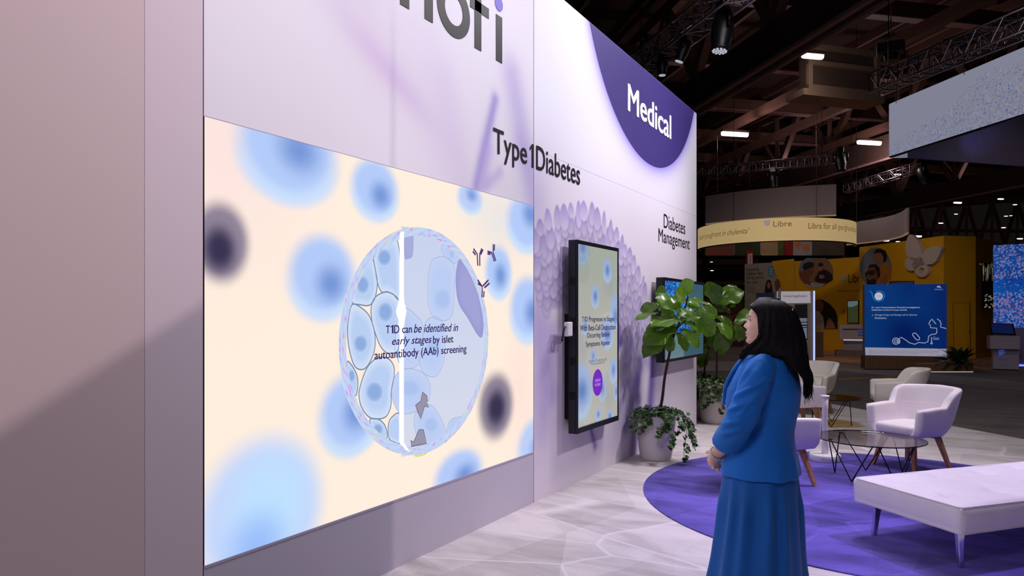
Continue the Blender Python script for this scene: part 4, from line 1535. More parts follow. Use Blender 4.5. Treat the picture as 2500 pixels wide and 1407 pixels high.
for cx_, cy_, a0_ in ((hx - rr, hy - rr, 0), (-hx + rr, hy - rr, PI / 2), (-hx + rr, -hy + rr, PI), (hx - rr, -hy + rr, 1.5 * PI)):
    for i in range(5):
        a = a0_ + PI / 2 * i / 4
        pts.append((cx_ + rr * math.cos(a), cy_ + rr * math.sin(a), 0.385))
pts.append(pts[0])
pp.tube(pts, 0.0055, 6)
obj('piping', pp, M['white_uph'], bench, smooth=True)
for sx in (-1, 1):
    for sy in (-1, 1):
        x, y = sx * (BL / 2 - 0.10), sy * (BW / 2 - 0.09)
        ring_ = []
        for zz, w, o in ((0.0, 0.016, 0.012), (0.08, 0.018, 0.006), (0.16, 0.024, 0.0), (0.23, 0.034, -0.006)):
            ring_.append([(x + sx * o + dx * w, y + sy * o + dy * 0.012, zz) for dx, dy in ((-1, -1), (1, -1), (1, 1), (-1, 1))])
        obj('leg', MB().loft(ring_), M['chrome'], bench, bevel=0.003)


# ------------------------------------------------------------------ potted fiddle-leaf figs
def leaf_mat(name, c0, c1, rough=0.32):
    m = bpy.data.materials.new(name)
    m.use_nodes = True
    nt = m.node_tree
    N = nt.nodes.new
    L = nt.links.new
    b = nt.nodes['Principled BSDF']
    b.inputs['Roughness'].default_value = rough
    b.inputs['Coat Weight'].default_value = 0.25
    b.inputs['Coat Roughness'].default_value = 0.2
    tc = N('ShaderNodeTexCoord')
    oi = N('ShaderNodeObjectInfo')
    sp = N('ShaderNodeSeparateXYZ')
    L(tc.outputs['Object'], sp.inputs['Vector'])
    # side veins leave the midrib at an angle
    ab = N('ShaderNodeMath'); ab.operation = 'ABSOLUTE'
    L(sp.outputs['Y'], ab.inputs[0])
    ma = N('ShaderNodeMath'); ma.operation = 'MULTIPLY_ADD'
    ma.inputs[1].default_value = -0.7
    L(ab.outputs['Value'], ma.inputs[0]); L(sp.outputs['X'], ma.inputs[2])
    wv = N('ShaderNodeMath'); wv.operation = 'MULTIPLY'; wv.inputs[1].default_value = 52.0
    L(ma.outputs['Value'], wv.inputs[0])
    sn = N('ShaderNodeMath'); sn.operation = 'SINE'
    L(wv.outputs['Value'], sn.inputs[0])
    vr = N('ShaderNodeMapRange')
    vr.inputs['From Min'].default_value = 0.86
    vr.inputs['From Max'].default_value = 1.0
    L(sn.outputs['Value'], vr.inputs['Value'])
    mid = N('ShaderNodeMapRange')
    mid.inputs['From Min'].default_value = 0.022
    mid.inputs['From Max'].default_value = 0.008
    L(ab.outputs['Value'], mid.inputs['Value'])
    mxv = N('ShaderNodeMath'); mxv.operation = 'MAXIMUM'
    L(vr.outputs['Result'], mxv.inputs[0]); L(mid.outputs['Result'], mxv.inputs[1])
    nz = N('ShaderNodeTexNoise')
    nz.inputs['Scale'].default_value = 6
    L(tc.outputs['Object'], nz.inputs['Vector'])
    av = N('ShaderNodeMath'); av.operation = 'MULTIPLY_ADD'; av.inputs[1].default_value = 0.5
    L(nz.outputs['Fac'], av.inputs[0])
    hr = N('ShaderNodeMath'); hr.operation = 'MULTIPLY'; hr.inputs[1].default_value = 0.5
    L(oi.outputs['Random'], hr.inputs[0]); L(hr.outputs['Value'], av.inputs[2])
    mx = N('ShaderNodeMix'); mx.data_type = 'RGBA'
    mx.inputs['A'].default_value = (*c0, 1); mx.inputs['B'].default_value = (*c1, 1)
    L(av.outputs['Value'], mx.inputs['Factor'])
    m2 = N('ShaderNodeMix'); m2.data_type = 'RGBA'
    k = N('ShaderNodeMath'); k.operation = 'MULTIPLY'; k.inputs[1].default_value = 0.22
    L(mxv.outputs['Value'], k.inputs[0]); L(k.outputs['Value'], m2.inputs['Factor'])
    L(mx.outputs['Result'], m2.inputs['A'])
    m2.inputs['B'].default_value = (*rgb(150, 176, 88), 1)
    L(m2.outputs['Result'], b.inputs['Base Color'])
    bp = N('ShaderNodeBump')
    bp.inputs['Strength'].default_value = 0.5
    bp.inputs['Distance'].default_value = 0.02
    bp.invert = True
    L(mxv.outputs['Value'], bp.inputs['Height']); L(bp.outputs['Normal'], b.inputs['Normal'])
    # thin leaf lets some light through
    tl = N('ShaderNodeBsdfTranslucent')
    tl.inputs['Color'].default_value = (*rgb(120, 170, 40), 1)
    ms = N('ShaderNodeMixShader')
    ms.inputs['Fac'].default_value = 0.32
    out = nt.nodes['Material Output']
    L(b.outputs['BSDF'], ms.inputs[1]); L(tl.outputs['BSDF'], ms.inputs[2])
    L(ms.outputs['Shader'], out.inputs['Surface'])
    return m


M['leaf'] = leaf_mat('fig_leaf', rgb(50, 92, 28), rgb(118, 160, 44), 0.26)
M['ivy'] = mat('ivy_leaf', rgb(46, 78, 34), 0.45, var=0.35, scale=14)
M['ivy_pale'] = mat('variegated_ivy_leaf', rgb(112, 134, 92), 0.5, var=0.4, scale=16)


def leaf_mesh(kind):
    rs = random.Random(40 + kind)
    nx, ny = 12, 6
    vs, fs = [], []
    for i in range(nx + 1):
        u = i / nx
        w = 0.36 * (math.sin(PI * min(1, (u * 0.93 + 0.05))) ** 0.62) * (0.62 + 0.62 * u) * (1 - 0.18 * math.exp(-((u - 0.38) / 0.13) ** 2))
        w *= 1.0 if u < 0.86 else math.sqrt(max(0.0, 1 - ((u - 0.86) / 0.145) ** 2))
        if i == 0:
            w = 0.012
        for j in range(ny + 1):
            v = (j / ny - 0.5) * 2
            x = u
            y = v * w * (1 + 0.09 * math.sin(u * 13 + kind * 2 + (3 if v > 0 else 0)))
            bend = (-0.22, -0.40, 0.12, -0.10)[kind]
            z = bend * u * u + (0.12, 0.20, 0.16, 0.10)[kind] * abs(v) ** 1.4 * w + 0.035 * math.sin(u * 12 + kind + 2 * v) * abs(v)
            vs.append((x, y, z))
    for i in range(nx):
        for j in range(ny):
            a = i * (ny + 1) + j
            fs.append((a, a + ny + 1, a + ny + 2, a + 1))
    mb = MB().add(vs, fs)
    mb.tube([(-0.16, 0, 0.02), (0.0, 0, 0.002), (0.3, 0, (-0.22, -0.40, 0.12, -0.10)[kind] * 0.09 - 0.006)], [0.012, 0.012, 0.006], 5)
    return mb.mesh('leaf', True)


LEAVES = [leaf_mesh(k) for k in range(4)]


def place_leaf(parent, root, base, tip, face, kind, wide=1.0, sgn=1):
    ln = (tip - base).length
    x = (tip - base).normalized()
    toc = (CAM - base).normalized()
    hint = toc * face + Vector((0, 0, 1)) * (1.0 - 0.8 * face)
    y = hint.cross(x).normalized()
    z = x.cross(y).normalized()
    o = bpy.data.objects.new('leaf', LEAVES[kind])
    if not LEAVES[kind].materials:
        LEAVES[kind].materials.append(M['leaf'])
    COL.objects.link(o)
    o.parent = parent
    mtx = Matrix.Identity(4)
    for i in range(3):
        mtx[i][0] = x[i] * ln
        mtx[i][1] = y[i] * ln * wide
        mtx[i][2] = z[i] * ln * sgn
        mtx[i][3] = base[i] - root[i]
    o.matrix_local = mtx
    return o


IVY = [(0, 0), (0.20, 0.30), (0.06, 0.52), (0.36, 0.44), (0.62, 0.62), (0.66, 0.30), (1.0, 0.0), (0.66, -0.30), (0.62, -0.62), (0.36, -0.44), (0.06, -0.52), (0.20, -0.30)]


def ivy_leaf(mb, p, d, nrm, s):
    d = Vector(d).normalized(); nrm = Vector(nrm)
    y = nrm.cross(d)
    if y.length < 1e-3:
        y = Vector((0, 1, 0)).cross(d)
    y.normalize()
    z = d.cross(y)
    P = [Vector(p) + (d * a + y * b + z * (0.14 * abs(b) - 0.1 * a * a)) * s for a, b in IVY]
    c = Vector(p) + d * 0.4 * s - z * 0.02 * s
    mb.add(P + [c], [(i, (i + 1) % 12, 12) for i in range(12)])


def pot(t, R0, R1, H_):
    prof = [(0.0, 0.0), (R0 * 0.96, 0.0), (R0, 0.012)]
    for i in range(1, 11):
        f = i / 10
        prof.append((R0 + (R1 - R0) * (f ** 0.75), 0.012 + (H_ - 0.02) * f))
    prof += [(R1 + 0.004, H_ - 0.004), (R1, H_), (R1 - 0.018, H_), (R1 - 0.024, H_ - 0.01), (R1 - 0.03, H_ - 0.06), (0.0, H_ - 0.06)]
    obj('pot', MB().lathe(prof, 64), M['pot'], t, smooth=True)
    obj('soil', MB().lathe([(0.0, H_ - 0.059), (R1 - 0.032, H_ - 0.059), (R1 * 0.6, H_ - 0.03), (0, H_ - 0.025)], 32), M['soil'], t, smooth=True)


def ivy(t, R1, H_, seed, trail_dirs, n=230, m='ivy', size=0.042, name='ivy'):
    rs = random.Random(seed)
    mb = MB()
    for i in range(n):
        a = rs.uniform(0, 2 * PI); r = R1 * 1.02 * math.sqrt(rs.random())
        p = Vector((r * math.cos(a), r * math.sin(a), H_ + 0.02 + 0.06 * rs.random() * (1.2 - (r / R1) ** 2)))
        d = Vector((math.cos(a + rs.uniform(-1, 1)), math.sin(a + rs.uniform(-1, 1)), rs.uniform(-0.4, 0.5)))
        ivy_leaf(mb, p, d, Vector((rs.uniform(-.6, .6), rs.uniform(-.6, .6), 1)), size * rs.uniform(0.7, 1.3))
    st_ = MB()
    for (a, ln, out) in trail_dirs:
        pts = []
        p = Vector((R1 * 0.7 * math.cos(a), R1 * 0.7 * math.sin(a), H_ + 0.03))
        for k in range(11):
            f = k / 10
            q = Vector(((R1 * (0.8 + 0.35 * min(1, f * 3)) + out * f) * math.cos(a + 0.25 * math.sin(5 * f + a)), (R1 * (0.8 + 0.35 * min(1, f * 3)) + out * f) * math.sin(a + 0.25 * math.sin(5 * f + a)), H_ + 0.045 - ln * f ** 1.6))
            pts.append(q)
            for _ in range(3 if ln > 0.15 else 2):
                d = Vector((math.cos(a) * 0.6 + rs.uniform(-.8, .8), math.sin(a) * 0.6 + rs.uniform(-.8, .8), rs.uniform(-1.0, 0.1)))
                ivy_leaf(mb, q + Vector((rs.uniform(-.02, .02), rs.uniform(-.02, .02), rs.uniform(-.02, .02))), d, Vector((math.cos(a), math.sin(a), 0.4)), size * rs.uniform(0.8, 1.5) * (1.25 if f > 0.4 else 1))
        st_.tube(pts, 0.0028, 4)
    mb.add(st_.v, st_.f)
    return obj(name, mb, M[m], t, kind='stuff')


def fig(label, base, scale_px, t0, potdim, trunk_px, leaves_px, org, seed, trails, pale):
    root = Vector(base)
    t = thing('potted_fig', label, 'plant', root, 0, 'fiddle-leaf figs in white planters')
    R0, R1, H_ = potdim
    pot(t, R0, R1, H_)
    cp = lambda x, y, dt=0.0: at(org[0] + x / scale_px, org[1] + y / scale_px, t0 + dt)
    for k, tr in enumerate(trunk_px):
        pts = [cp(*q) - root for q in tr]
        if k == 0:
            pts = [Vector((pts[0].x * 0.3, pts[0].y * 0.3, H_ - 0.05))] + pts
        sp = smooth_open(pts, 5)
        obj('trunk' if k == 0 else 'branch', MB().tube(sp, [0.017 - 0.008 * i / len(sp) if k == 0 else 0.008 for i in range(len(sp))], 8), M['bark'], t, smooth=True)
    rs = random.Random(seed)
    for (bx, by, tx, ty, db, dt, face, kind, wide) in leaves_px:
        place_leaf(t, root, cp(bx, by, db), cp(tx, ty, dt), face, kind, wide)
    ivy(t, R1, H_, seed, trails, m='ivy')
    if pale:
        ivy(t, R1, H_, seed + 1, pale, 50, 'ivy_pale', 0.034, 'variegated_ivy')
    return t


L1 = [  # base x y, tip x y (enlargement coordinates), depth offsets, facing, kind, width
    (505, 232, 488, 108, 0.05, 0.0, 0.75, 2, 1.15), (490, 262, 450, 200, 0.0, -0.18, 0.8, 0, 1.2), (305, 305, 332, 165, 0.05, 0.1, 0.55, 2, 0.7),
    (310, 300, 172, 318, 0.0, 0.05, 0.7, 0, 1.0), (300, 345, 148, 366, -0.1, -0.2, 0.25, 0, 0.8), (478, 345, 322, 222, 0.0, -0.15, 0.55, 0, 1.0),
    (560, 325, 704, 365, -0.05, -0.15, 0.95, 0, 1.15), (490, 258, 682, 262, 0.05, 0.1, 0.3, 0, 0.8), (545, 365, 690, 482, -0.1, -0.2, 0.9, 1, 1.05),
    (465, 392, 275, 384, -0.05, -0.28, 0.35, 0, 1.0), (425, 432, 238, 408, 0.0, -0.1, 0.35, 1, 0.9), (420, 445, 232, 496, -0.05, -0.25, 0.6, 1, 1.0),
    (395, 470, 198, 582, -0.05, -0.2, 0.45, 1, 0.9), (396, 512, 372, 614, -0.02, -0.05, 0.9, 0, 1.05), (430, 482, 508, 588, 0.0, -0.1, 0.6, 1, 0.8),
    (455, 462, 606, 556, 0.0, -0.05, 0.6, 1, 0.85), (450, 405, 600, 432, 0.0, 0.1, 0.55, 0, 0.9), (400, 335, 295, 262, 0.1, 0.2, 0.7, 0, 1.0),
    (430, 330, 420, 235, 0.12, 0.25, 0.7, 2, 1.0), (560, 350, 470, 330, 0.0, -0.15, 0.6, 1, 1.1), (500, 300, 610, 290, 0.1, 0.2, 0.7, 0, 1.1),
    (440, 420, 330, 330, 0.1, 0.2, 0.7, 0, 1.0), (520, 420, 620, 500, 0.1, 0.15, 0.7, 1, 1.0), (300, 310, 380, 340, 0.0, -0.1, 0.8, 0, 1.1), (450, 400, 560, 345, -0.1, -0.2, 0.5, 1, 1.0)]
T1 = [[(327, 950), (345, 800), (372, 660), (404, 520), (430, 455), (455, 395), (490, 300), (505, 232)], [(404, 520), (392, 480), (330, 400), (305, 305)], [(430, 455), (500, 390), (560, 330)]]
t1f = 7.46
PB1 = at(1601, 1112, 7.44)
fig('potted fiddle-leaf fig in white planter below the wall screen', (PB1.x, PB1.y, 0.006), 2.814, t1f, (0.162, 0.212, 0.475), T1, L1, (1500, 640), 3,
    [(-0.6, 0.32, 0.14), (-0.3, 0.42, 0.20), (-0.05, 0.30, 0.22), (0.2, 0.34, 0.16), (-1.0, 0.22, 0.08), (-1.7, 0.14, 0.04)],
    [(-2.55, 0.20, 0.01), (-2.3, 0.22, 0.03), (-1.9, 0.20, 0.0), (-0.9, 0.15, 0.02)])
L2 = [
    (700, 290, 636, 138, 0.0, 0.05, 0.8, 2, 0.9), (705, 285, 840, 140, 0.0, 0.1, 0.6, 0, 0.85), (715, 292, 882, 188, 0.0, -0.1, 0.85, 0, 0.9), (705, 295, 692, 150, -0.05, -0.1, 0.85, 2, 1.0),
    (795, 310, 832, 283, 0, 0, 0.9, 0, 1.2), (700, 375, 822, 424, 0.0, -0.1, 0.5, 1, 1.0), (700, 420, 816, 492, -0.1, -0.25, 0.5, 1, 1.0), (705, 482, 752, 634, -0.05, -0.1, 0.85, 1, 1.0),
    (720, 480, 806, 592, 0.0, 0.0, 0.85, 1, 0.95), (828, 430, 948, 322, 0.0, 0.0, 0.9, 0, 0.9), (828, 430, 908, 548, 0.0, 0.05, 0.85, 1, 0.95), (780, 440, 846, 556, 0.05, 0.1, 0.8, 1, 1.1),
    (700, 360, 596, 300, 0.05, 0.1, 0.7, 0, 1.0), (700, 420, 620, 470, 0.05, 0.1, 0.7, 1, 1.0), (705, 470, 640, 560, 0.05, 0.1, 0.8, 1, 1.0), (705, 330, 800, 300, 0.05, 0.2, 0.8, 0, 1.0),
    (705, 480, 690, 620, 0.0, 0.1, 0.8, 1, 1.1)]
T2 = [[(705, 805), (704, 640), (706, 480), (704, 380), (705, 285)], [(706, 440), (770, 445), (828, 430)]]
PB2 = at(1752, 1031, 9.94)
fig('second potted fiddle-leaf fig standing just past the wall end', (PB2.x, PB2.y, 0.006), 2.814, 9.98, (0.225, 0.265, 0.56), T2, L2, (1500, 640), 9,
    [(-1.9, 0.36, 0.03), (-1.5, 0.26, 0.04), (-1.0, 0.4, 0.05), (-2.6, 0.25, 0.04), (-0.4, 0.3, 0.05)], [(-1.7, 0.3, 0.02), (-2.2, 0.26, 0.02), (-1.2, 0.25, 0.02), (-0.8, 0.3, 0.02)])
L3 = [(648, 520, 610, 420, 0, 0, .7, 0, 1), (640, 560, 590, 690, 0, .1, .7, 1, 1.0), (648, 520, 720, 470, 0, 0.1, .7, 0, 1), (640, 600, 580, 720, 0, 0, .8, 1, .9), (645, 540, 700, 420, 0, .1, .6, 2, 1)]
T3 = [[(610, 800), (625, 700), (645, 600), (650, 520)]]
PB3 = at(1706, 1024, 10.5)
fig('third potted fig mostly hidden behind the booth wall end', (PB3.x, PB3.y, 0.006), 2.814, 10.5, (0.2, 0.25, 0.56), T3, L3, (1500, 640), 21,
    [(-1.6, 0.3, 0.03), (-1.2, 0.26, 0.03)], [(-1.4, 0.35, 0.02), (-1.9, 0.3, 0.02)])


# ------------------------------------------------------------------ neighbouring booths (all standing on the hall floor beyond the aisle)
class Board:
    """an upright plane between two plan points; pictures on it are laid out in its own plane"""

    def __init__(s, x0, t0, x1, t1, root=None):
        s.p0 = at(x0, HYP, t0); s.p1 = at(x1, HYP, t1)
        s.p0.z = s.p1.z = 0
        s.d = (s.p1 - s.p0).normalized()
        s.n = Vector((s.d.y, -s.d.x, 0))
        s.root = root
        s.o = Vector(root.location) if root else Vector((0, 0, 0))

    def pt(s, x, y, lift=0.0):
        r = ray(x, y)
        q = s.p0 + s.n * lift
        k = (q - CAM).dot(s.n) / r.dot(s.n)
        return CAM + r * k - s.o

    def poly(s, name, pts, m, lift=0.01, parent=None):
        return obj(name, MB().poly([s.pt(x, y, lift) for x, y in pts]), m, parent or s.root)

    def strips(s, name, lists, w, m, lift=0.012, parent=None):
        mb = MB()
        for l in lists:
            mb.strip([s.pt(x, y, lift) for x, y in l], w, s.n)
        return obj(name, mb, m, parent or s.root)

    def text(s, body, x0, y0, x1, hpx, m, lift=0.014, bold=0.0, shear=0.0, parent=None):
        a = s.pt(x0, y0, lift); b = s.pt(x1, y0, lift)
        k = (a + s.o - CAM).dot(Vector((-SY, CY, 0))) / FPX
        w = ((b - a) - Vector((0, 0, (b - a).z))).length
        return obj('lettering', text_mesh(body, s.d, (0, 0, 1), a, w, hpx * k, bold, shear), m, parent or s.root)

    def slab(s, name, z0, z1, th, m, parent=None):
        return obj(name, MB().slab(s.p0 - s.o, s.p1 - s.o, z0 - s.o.z, z1 - s.o.z, th), m, parent or s.root)


def base_of(x0, t0, x1, t1):
    a = at(x0, HYP, t0); b = at(x1, HYP, t1)
    return ((a.x + b.x) / 2, (a.y + b.y) / 2, 0.0)


def ell(cx, cy, rx, ry, n=28, a0=0.0, a1=2 * PI):
    return [(cx + rx * math.cos(a0 + (a1 - a0) * i / n), cy + ry * math.sin(a0 + (a1 - a0) * i / n)) for i in range(n if abs(a1 - a0) > 6.2 else n + 1)]


def dmat(name, c):
    return mat(name, rgb(*c), 0.7, var=0.06, scale=3)


SKIN_A, SKIN_B = dmat('photo_skin', (172, 112, 88)), dmat('photo_skin_deep', (132, 82, 62))
HAIRP, CLOTHB = dmat('photo_dark_hair', (36, 28, 30)), dmat('photo_black_cloth', (34, 32, 38))
SKYP, ORANGE = dmat('photo_sky', (120, 132, 150)), dmat('photo_orange_shirt', (196, 126, 34))
PALE, WARM = dmat('photo_pale', (190, 176, 170)), dmat('photo_warm', (150, 112, 96))
BLUEP = dmat('photo_blue', (70, 140, 190))

# yellow wall, left stretch with the couple photograph
NB = 'walls of the yellow neighbouring booth'
b = base_of(1818, 31.9, 1940, 30.2)
t = thing('graphic_wall', 'pale grey graphic wall section of the yellow booth with two faces', 'wall panel', b, 0, NB)
B1 = Board(1818, 31.9, 1940, 30.2, t)
B1.slab('panel', 0.03, 3.84, 0.2, dmat('pale_graphic', (168, 158, 152)))
B1.poly('yellow_field', [(1884, 638), (1939, 632), (1939, 880), (1916, 880), (1914, 780), (1908, 720), (1898, 680)], M['yellow'])
B1.text('Empowering', 1822, 664, 1853, 9, M['ink'])
B1.text('brighter days', 1822, 674, 1863, 9, M['ink'])
B1.text('during blood', 1822, 684, 1863, 9, M['ink'])
B1.text('loss care', 1822, 693, 1849, 8, M['ink'])
for k in range(4):
    B1.text('small print lines here', 1822, 701 + k * 5, 1843, 3, M['ink'])
dsc = B1.poly('blue_badge', ell(1882.5, 662, 8, 13.5), BLUEP)
B1.strips('badge_lines', [[(1878, 655 + 4 * k), (1887, 655 + 4 * k)] for k in range(5)], 0.02, M['white_ink'])
B1.poly('portrait_hair', [(1867, 716), (1868, 700), (1872, 686), (1877, 683), (1882, 686), (1885, 700), (1886, 714)], HAIRP)
B1.poly('portrait_face', ell(1877, 697, 4.2, 8), SKIN_A, 0.016)
B1.poly('portrait_face', [(1891, 690), (1896, 681), (1902, 682), (1905, 692), (1908, 705), (1910, 716), (1895, 714), (1892, 700)], SKIN_B)
B1.poly('portrait_shirt', [(1897, 712), (1905, 700), (1912, 708), (1914, 722), (1899, 722)], PALE, 0.016)
B1.poly('blue_block', [(1846, 716), (1890, 714), (1890, 740), (1846, 740)], dmat('photo_navy', (60, 84, 130)), 0.016)

b = base_of(1940, 30.2, 2100, 28.0)
t = thing('graphic_wall', 'yellow wall section with round photograph and butterfly lettering', 'wall panel', b, 0, NB)
B2 = Board(1940, 30.2, 2104, 27.9, t)
B2.slab('panel', 0.03, 3.84, 0.2, M['yellow'])
ph = B2.poly('round_photo', [(1992 + 43 * math.cos(a) * 0.98, max(630.5, 663 + 40 * math.sin(a))) for a in [2 * PI * i / 40 for i in range(40)]], WARM)
B2.poly('photo_wall', [(1955, 640), (1970, 630), (1985, 630), (1978, 650), (1960, 665), (1950, 660)], SKYP, 0.015, ph)
B2.poly('photo_cap', [(1959, 655), (1962, 645), (1975, 639), (1987, 643), (1986, 652), (1975, 656), (1965, 660)], CLOTHB, 0.02, ph)
B2.poly('photo_person', [(1958, 662), (1975, 655), (1986, 658), (1984, 668), (1975, 676), (1980, 698), (1965, 692), (1953, 680), (1950, 668)], SKIN_B, 0.018, ph)
B2.poly('photo_person', [(1994, 672), (2001, 660), (2012, 658), (2022, 662), (2033, 672), (2033, 684), (2020, 692), (1996, 690), (1988, 684)], CLOTHB, 0.018, ph)
B2.poly('photo_face', ell(2003.5, 653, 6, 9), SKIN_A, 0.022, ph)
B2.poly('photo_hair', ell(2003.5, 646.5, 6.5, 4.5), HAIRP, 0.024, ph)
B2.poly('photo_hand', ell(2006, 676, 7, 5), SKIN_A, 0.024, ph)
B2.poly('photo_table', [(1962, 694), (1985, 690), (2012, 694), (2005, 702), (1975, 703)], PALE, 0.016, ph)
ap = B2.poly('arch_photo', [(1990, 804), (1990, 736), (1997, 731), (2010, 733), (2025, 742), (2038, 756), (2045, 775), (2045, 804)], CLOTHB)
B2.poly('photo_head', [(1991, 736), (2000, 732), (2010, 738), (2011, 752), (2006, 762), (1995, 764), (1990, 755)], SKIN_B, 0.016, ap)
B2.poly('photo_shirt', [(1990, 758), (2001, 762), (2010, 774), (2013, 804), (1990, 804)], PALE, 0.018, ap)
B2.poly('photo_hands', [(2015, 803), (2020, 782), (2026, 776), (2036, 790), (2040, 803)], SKIN_A, 0.018, ap)
B2.text('Libre', 2071.5, 691, 2108, 21, M['ink'], 0.016)
B2.poly('butterfly_mark', [(2056, 667), (2061, 674), (2063, 680), (2069, 673), (2066, 683), (2062, 687), (2060, 686), (2056, 687), (2053, 681), (2054, 675)], PALE)
B2.text('See ye to do, act, consult', 2045, 714, 2097, 6, M['ink'])
B2.poly('pink_mark', [(2053, 764), (2058, 757), (2064, 755), (2062, 763), (2056, 766)], dmat('pink_mark', (170, 110, 90)))
b = base_of(2068, 27.9, 2096, 27.5)
t = thing('small_screen', 'small portrait screen showing a field hung on the yellow wall', 'screen', (b[0], b[1], 0))
Bs = Board(2068, 28.2, 2096, 27.8, t)
z0 = Bs.pt(2080, 789).z; z1 = Bs.pt(2080, 734).z
Bs.slab('casing', z0, z1, 0.06, M['black_plastic'])
sc_ = Bs.poly('screen', [(2069.5, 736), (2094.5, 735), (2095, 788), (2070, 788)], emit_mat('field_green', rgb(66, 74, 40), 0.5))
Bs.poly('sky', [(2069.5, 736), (2094.5, 735), (2094.5, 744), (2080, 750), (2069.5, 749)], emit_mat('field_sky', rgb(104, 124, 132), 0.6), 0.014)

# nearer yellow wall with the butterfly
b = base_of(2098, 27.6, 2300, 23.6)
t = thing('graphic_wall', 'tall yellow wall carrying the father and child photograph', 'wall panel', b, 0, NB)
B3 = Board(2098, 27.6, 2304, 23.55, t)
B3.slab('panel', 0.03, 4.2, 0.25, M['yellow'])
ph = B3.poly('oval_photo', ell(2138, 655, 39, 50, 44), SKYP)
B3.poly('child_shirt', [(2149, 650), (2160, 640), (2168, 644), (2176, 660), (2175, 680), (2160, 690), (2145, 698), (2140, 690), (2150, 670)], ORANGE, 0.016, ph)
B3.poly('child_face', [(2135, 618), (2150, 614), (2157, 622), (2156, 636), (2150, 642), (2140, 645), (2136, 636), (2133, 628)], SKIN_A, 0.018, ph)
B3.poly('child_hair', [(2132, 620), (2138, 609), (2150, 607), (2162, 613), (2166, 626), (2163, 638), (2156, 642), (2157, 628), (2150, 617), (2138, 618)], HAIRP, 0.020, ph)
B3.poly('father_face', [(2116, 662), (2124, 650), (2136, 650), (2143, 662), (2143, 678), (2136, 694), (2118, 697), (2115, 684), (2112, 675)], SKIN_B, 0.022, ph)
B3.poly('father_hair', [(2118, 655), (2124, 646), (2138, 645), (2147, 654), (2149, 672), (2144, 682), (2141, 666), (2135, 652), (2124, 653)], HAIRP, 0.024, ph)
B3.poly('father_beard', [(2115, 680), (2124, 684), (2134, 680), (2140, 684), (2136, 696), (2117, 697)], CLOTHB, 0.023, ph)
B3.poly('sun_glasses', [(2111, 668), (2121, 661), (2134, 660), (2137, 664), (2132, 672), (2124, 673), (2120, 668), (2114, 676)], CLOTHB, 0.026, ph)
B3.poly('arm', [(2145, 697), (2152, 678), (2160, 670), (2168, 672), (2160, 690), (2154, 698)], SKIN_A, 0.025, ph)
# the butterfly
t = thing('butterfly_sign', 'large white cut-out butterfly with a ring tail on the yellow wall', 'sign', b)
BB = Board(2098, 27.6, 2304, 23.55, t)
bc7 = lambda l: [(2080 + x / 3.909, 560 + y / 3.909) for x, y in l]
WB = mat('butterfly_white', rgb(214, 200, 202), 0.6, var=0.02)
mb = MB()
for sh in ([(545, 50), (575, 55), (620, 100), (650, 160), (664, 215), (662, 262), (640, 305), (600, 322), (560, 292), (525, 255), (510, 200), (512, 130), (528, 80)],
           [(640, 305), (665, 240), (700, 195), (750, 168), (810, 160), (850, 168), (855, 185), (830, 250), (800, 305), (760, 335), (710, 338), (680, 335), (650, 345), (610, 330)],
           ell(563, 332, 62, 66), [(585, 285), (660, 258), (695, 335), (650, 350), (600, 390), (570, 345)], ring_poly(663, 390, 66, 25, 1.0, 28)):
    mb.prism([BB.pt(x, y, 0.14) for x, y in bc7(sh)], -BB.n * 0.13)
obj('butterfly', mb, WB, t)
# further yellow sections to the right
b = base_of(2304, 23.55, 2382, 23.7)
t = thing('graphic_wall', 'plain yellow wall section with a flush door and knob', 'wall panel', b, 0, NB)
B4 = Board(2304, 23.55, 2382, 23.75, t)
B4.slab('panel', 0.03, 4.2, 0.2, M['yellow'])
dr = B4.poly('door', [(2327, 740), (2367, 740), (2368, 862), (2328, 866)], M['yellow'], 0.012)
B4.strips('door_gap', [[(2329, 864), (2326.5, 739.5), (2368, 739), (2369, 862)]], 0.02, dmat('door_shadow_gap', (90, 66, 10)), 0.016)
kn = B4.pt(2366.5, 807, 0.05)
obj('door_knob', MB().ellipsoid(kn, (0.035, 0.035, 0.035), 10, 6), M['chrome'], t, smooth=True)
b = base_of(2382, 23.75, 2475, 27.5)
t = thing('graphic_wall', 'yellow wall section folding back beside the blue LED panel', 'wall panel', b, 0, NB)
B5 = Board(2382, 23.75, 2480, 27.7, t)
B5.slab('panel', 0.03, 4.2, 0.2, M['yellow'])
b = base_of(2398, 22.5, 2440, 22.5)
t = thing('night_photo_panel', 'hanging black and white photo panel beside the blue LED panel', 'photo panel', (b[0], b[1], 0))
Bp = Board(2398, 23.2, 2440, 23.4, t)
Bp.slab('panel', Bp.pt(2400, 755).z, Bp.pt(2400, 642).z, 0.05, M['black_plastic'])
mb = MB()
rs = random.Random(5)
for k in range(26):
    x = 2400 + rs.random() * 36; y0 = 642 + rs.random() * 14
    mb.strip([Bp.pt(x, y0, 0.01), Bp.pt(x, y0 + 6 + rs.random() * 34, 0.01)], 0.012, Bp.n)
for k in range(30):
    x = 2402 + rs.random() * 34; y = 718 + rs.random() * 34
    mb.strip([Bp.pt(x, y, 0.01), Bp.pt(x + 4, y, 0.01)], 0.03, Bp.n)
obj('light_streaks', mb, emit_mat('photo_light', rgb(200, 190, 160), 0.35), t, kind='stuff')
obj('hanger', MB().tube([Bp.pt(2392, 645, 0.02), Bp.pt(2402, 648, 0.02)], 0.03, 6), M['white_plastic'], t)

# ------------------------------------------------------------------ blue information board on its slatted plinth
b = base_of(2110, 19.4, 2311, 19.1)
t = thing('information_board', 'blue information board with white line drawing on a slatted wood plinth', 'board', b)
BI = Board(2111, 19.4, 2311, 19.1, t)
zt_ = BI.pt(2210, 694.5).z; zm = BI.pt(2210, 850).z; zb2 = BI.pt(2210, 870).z


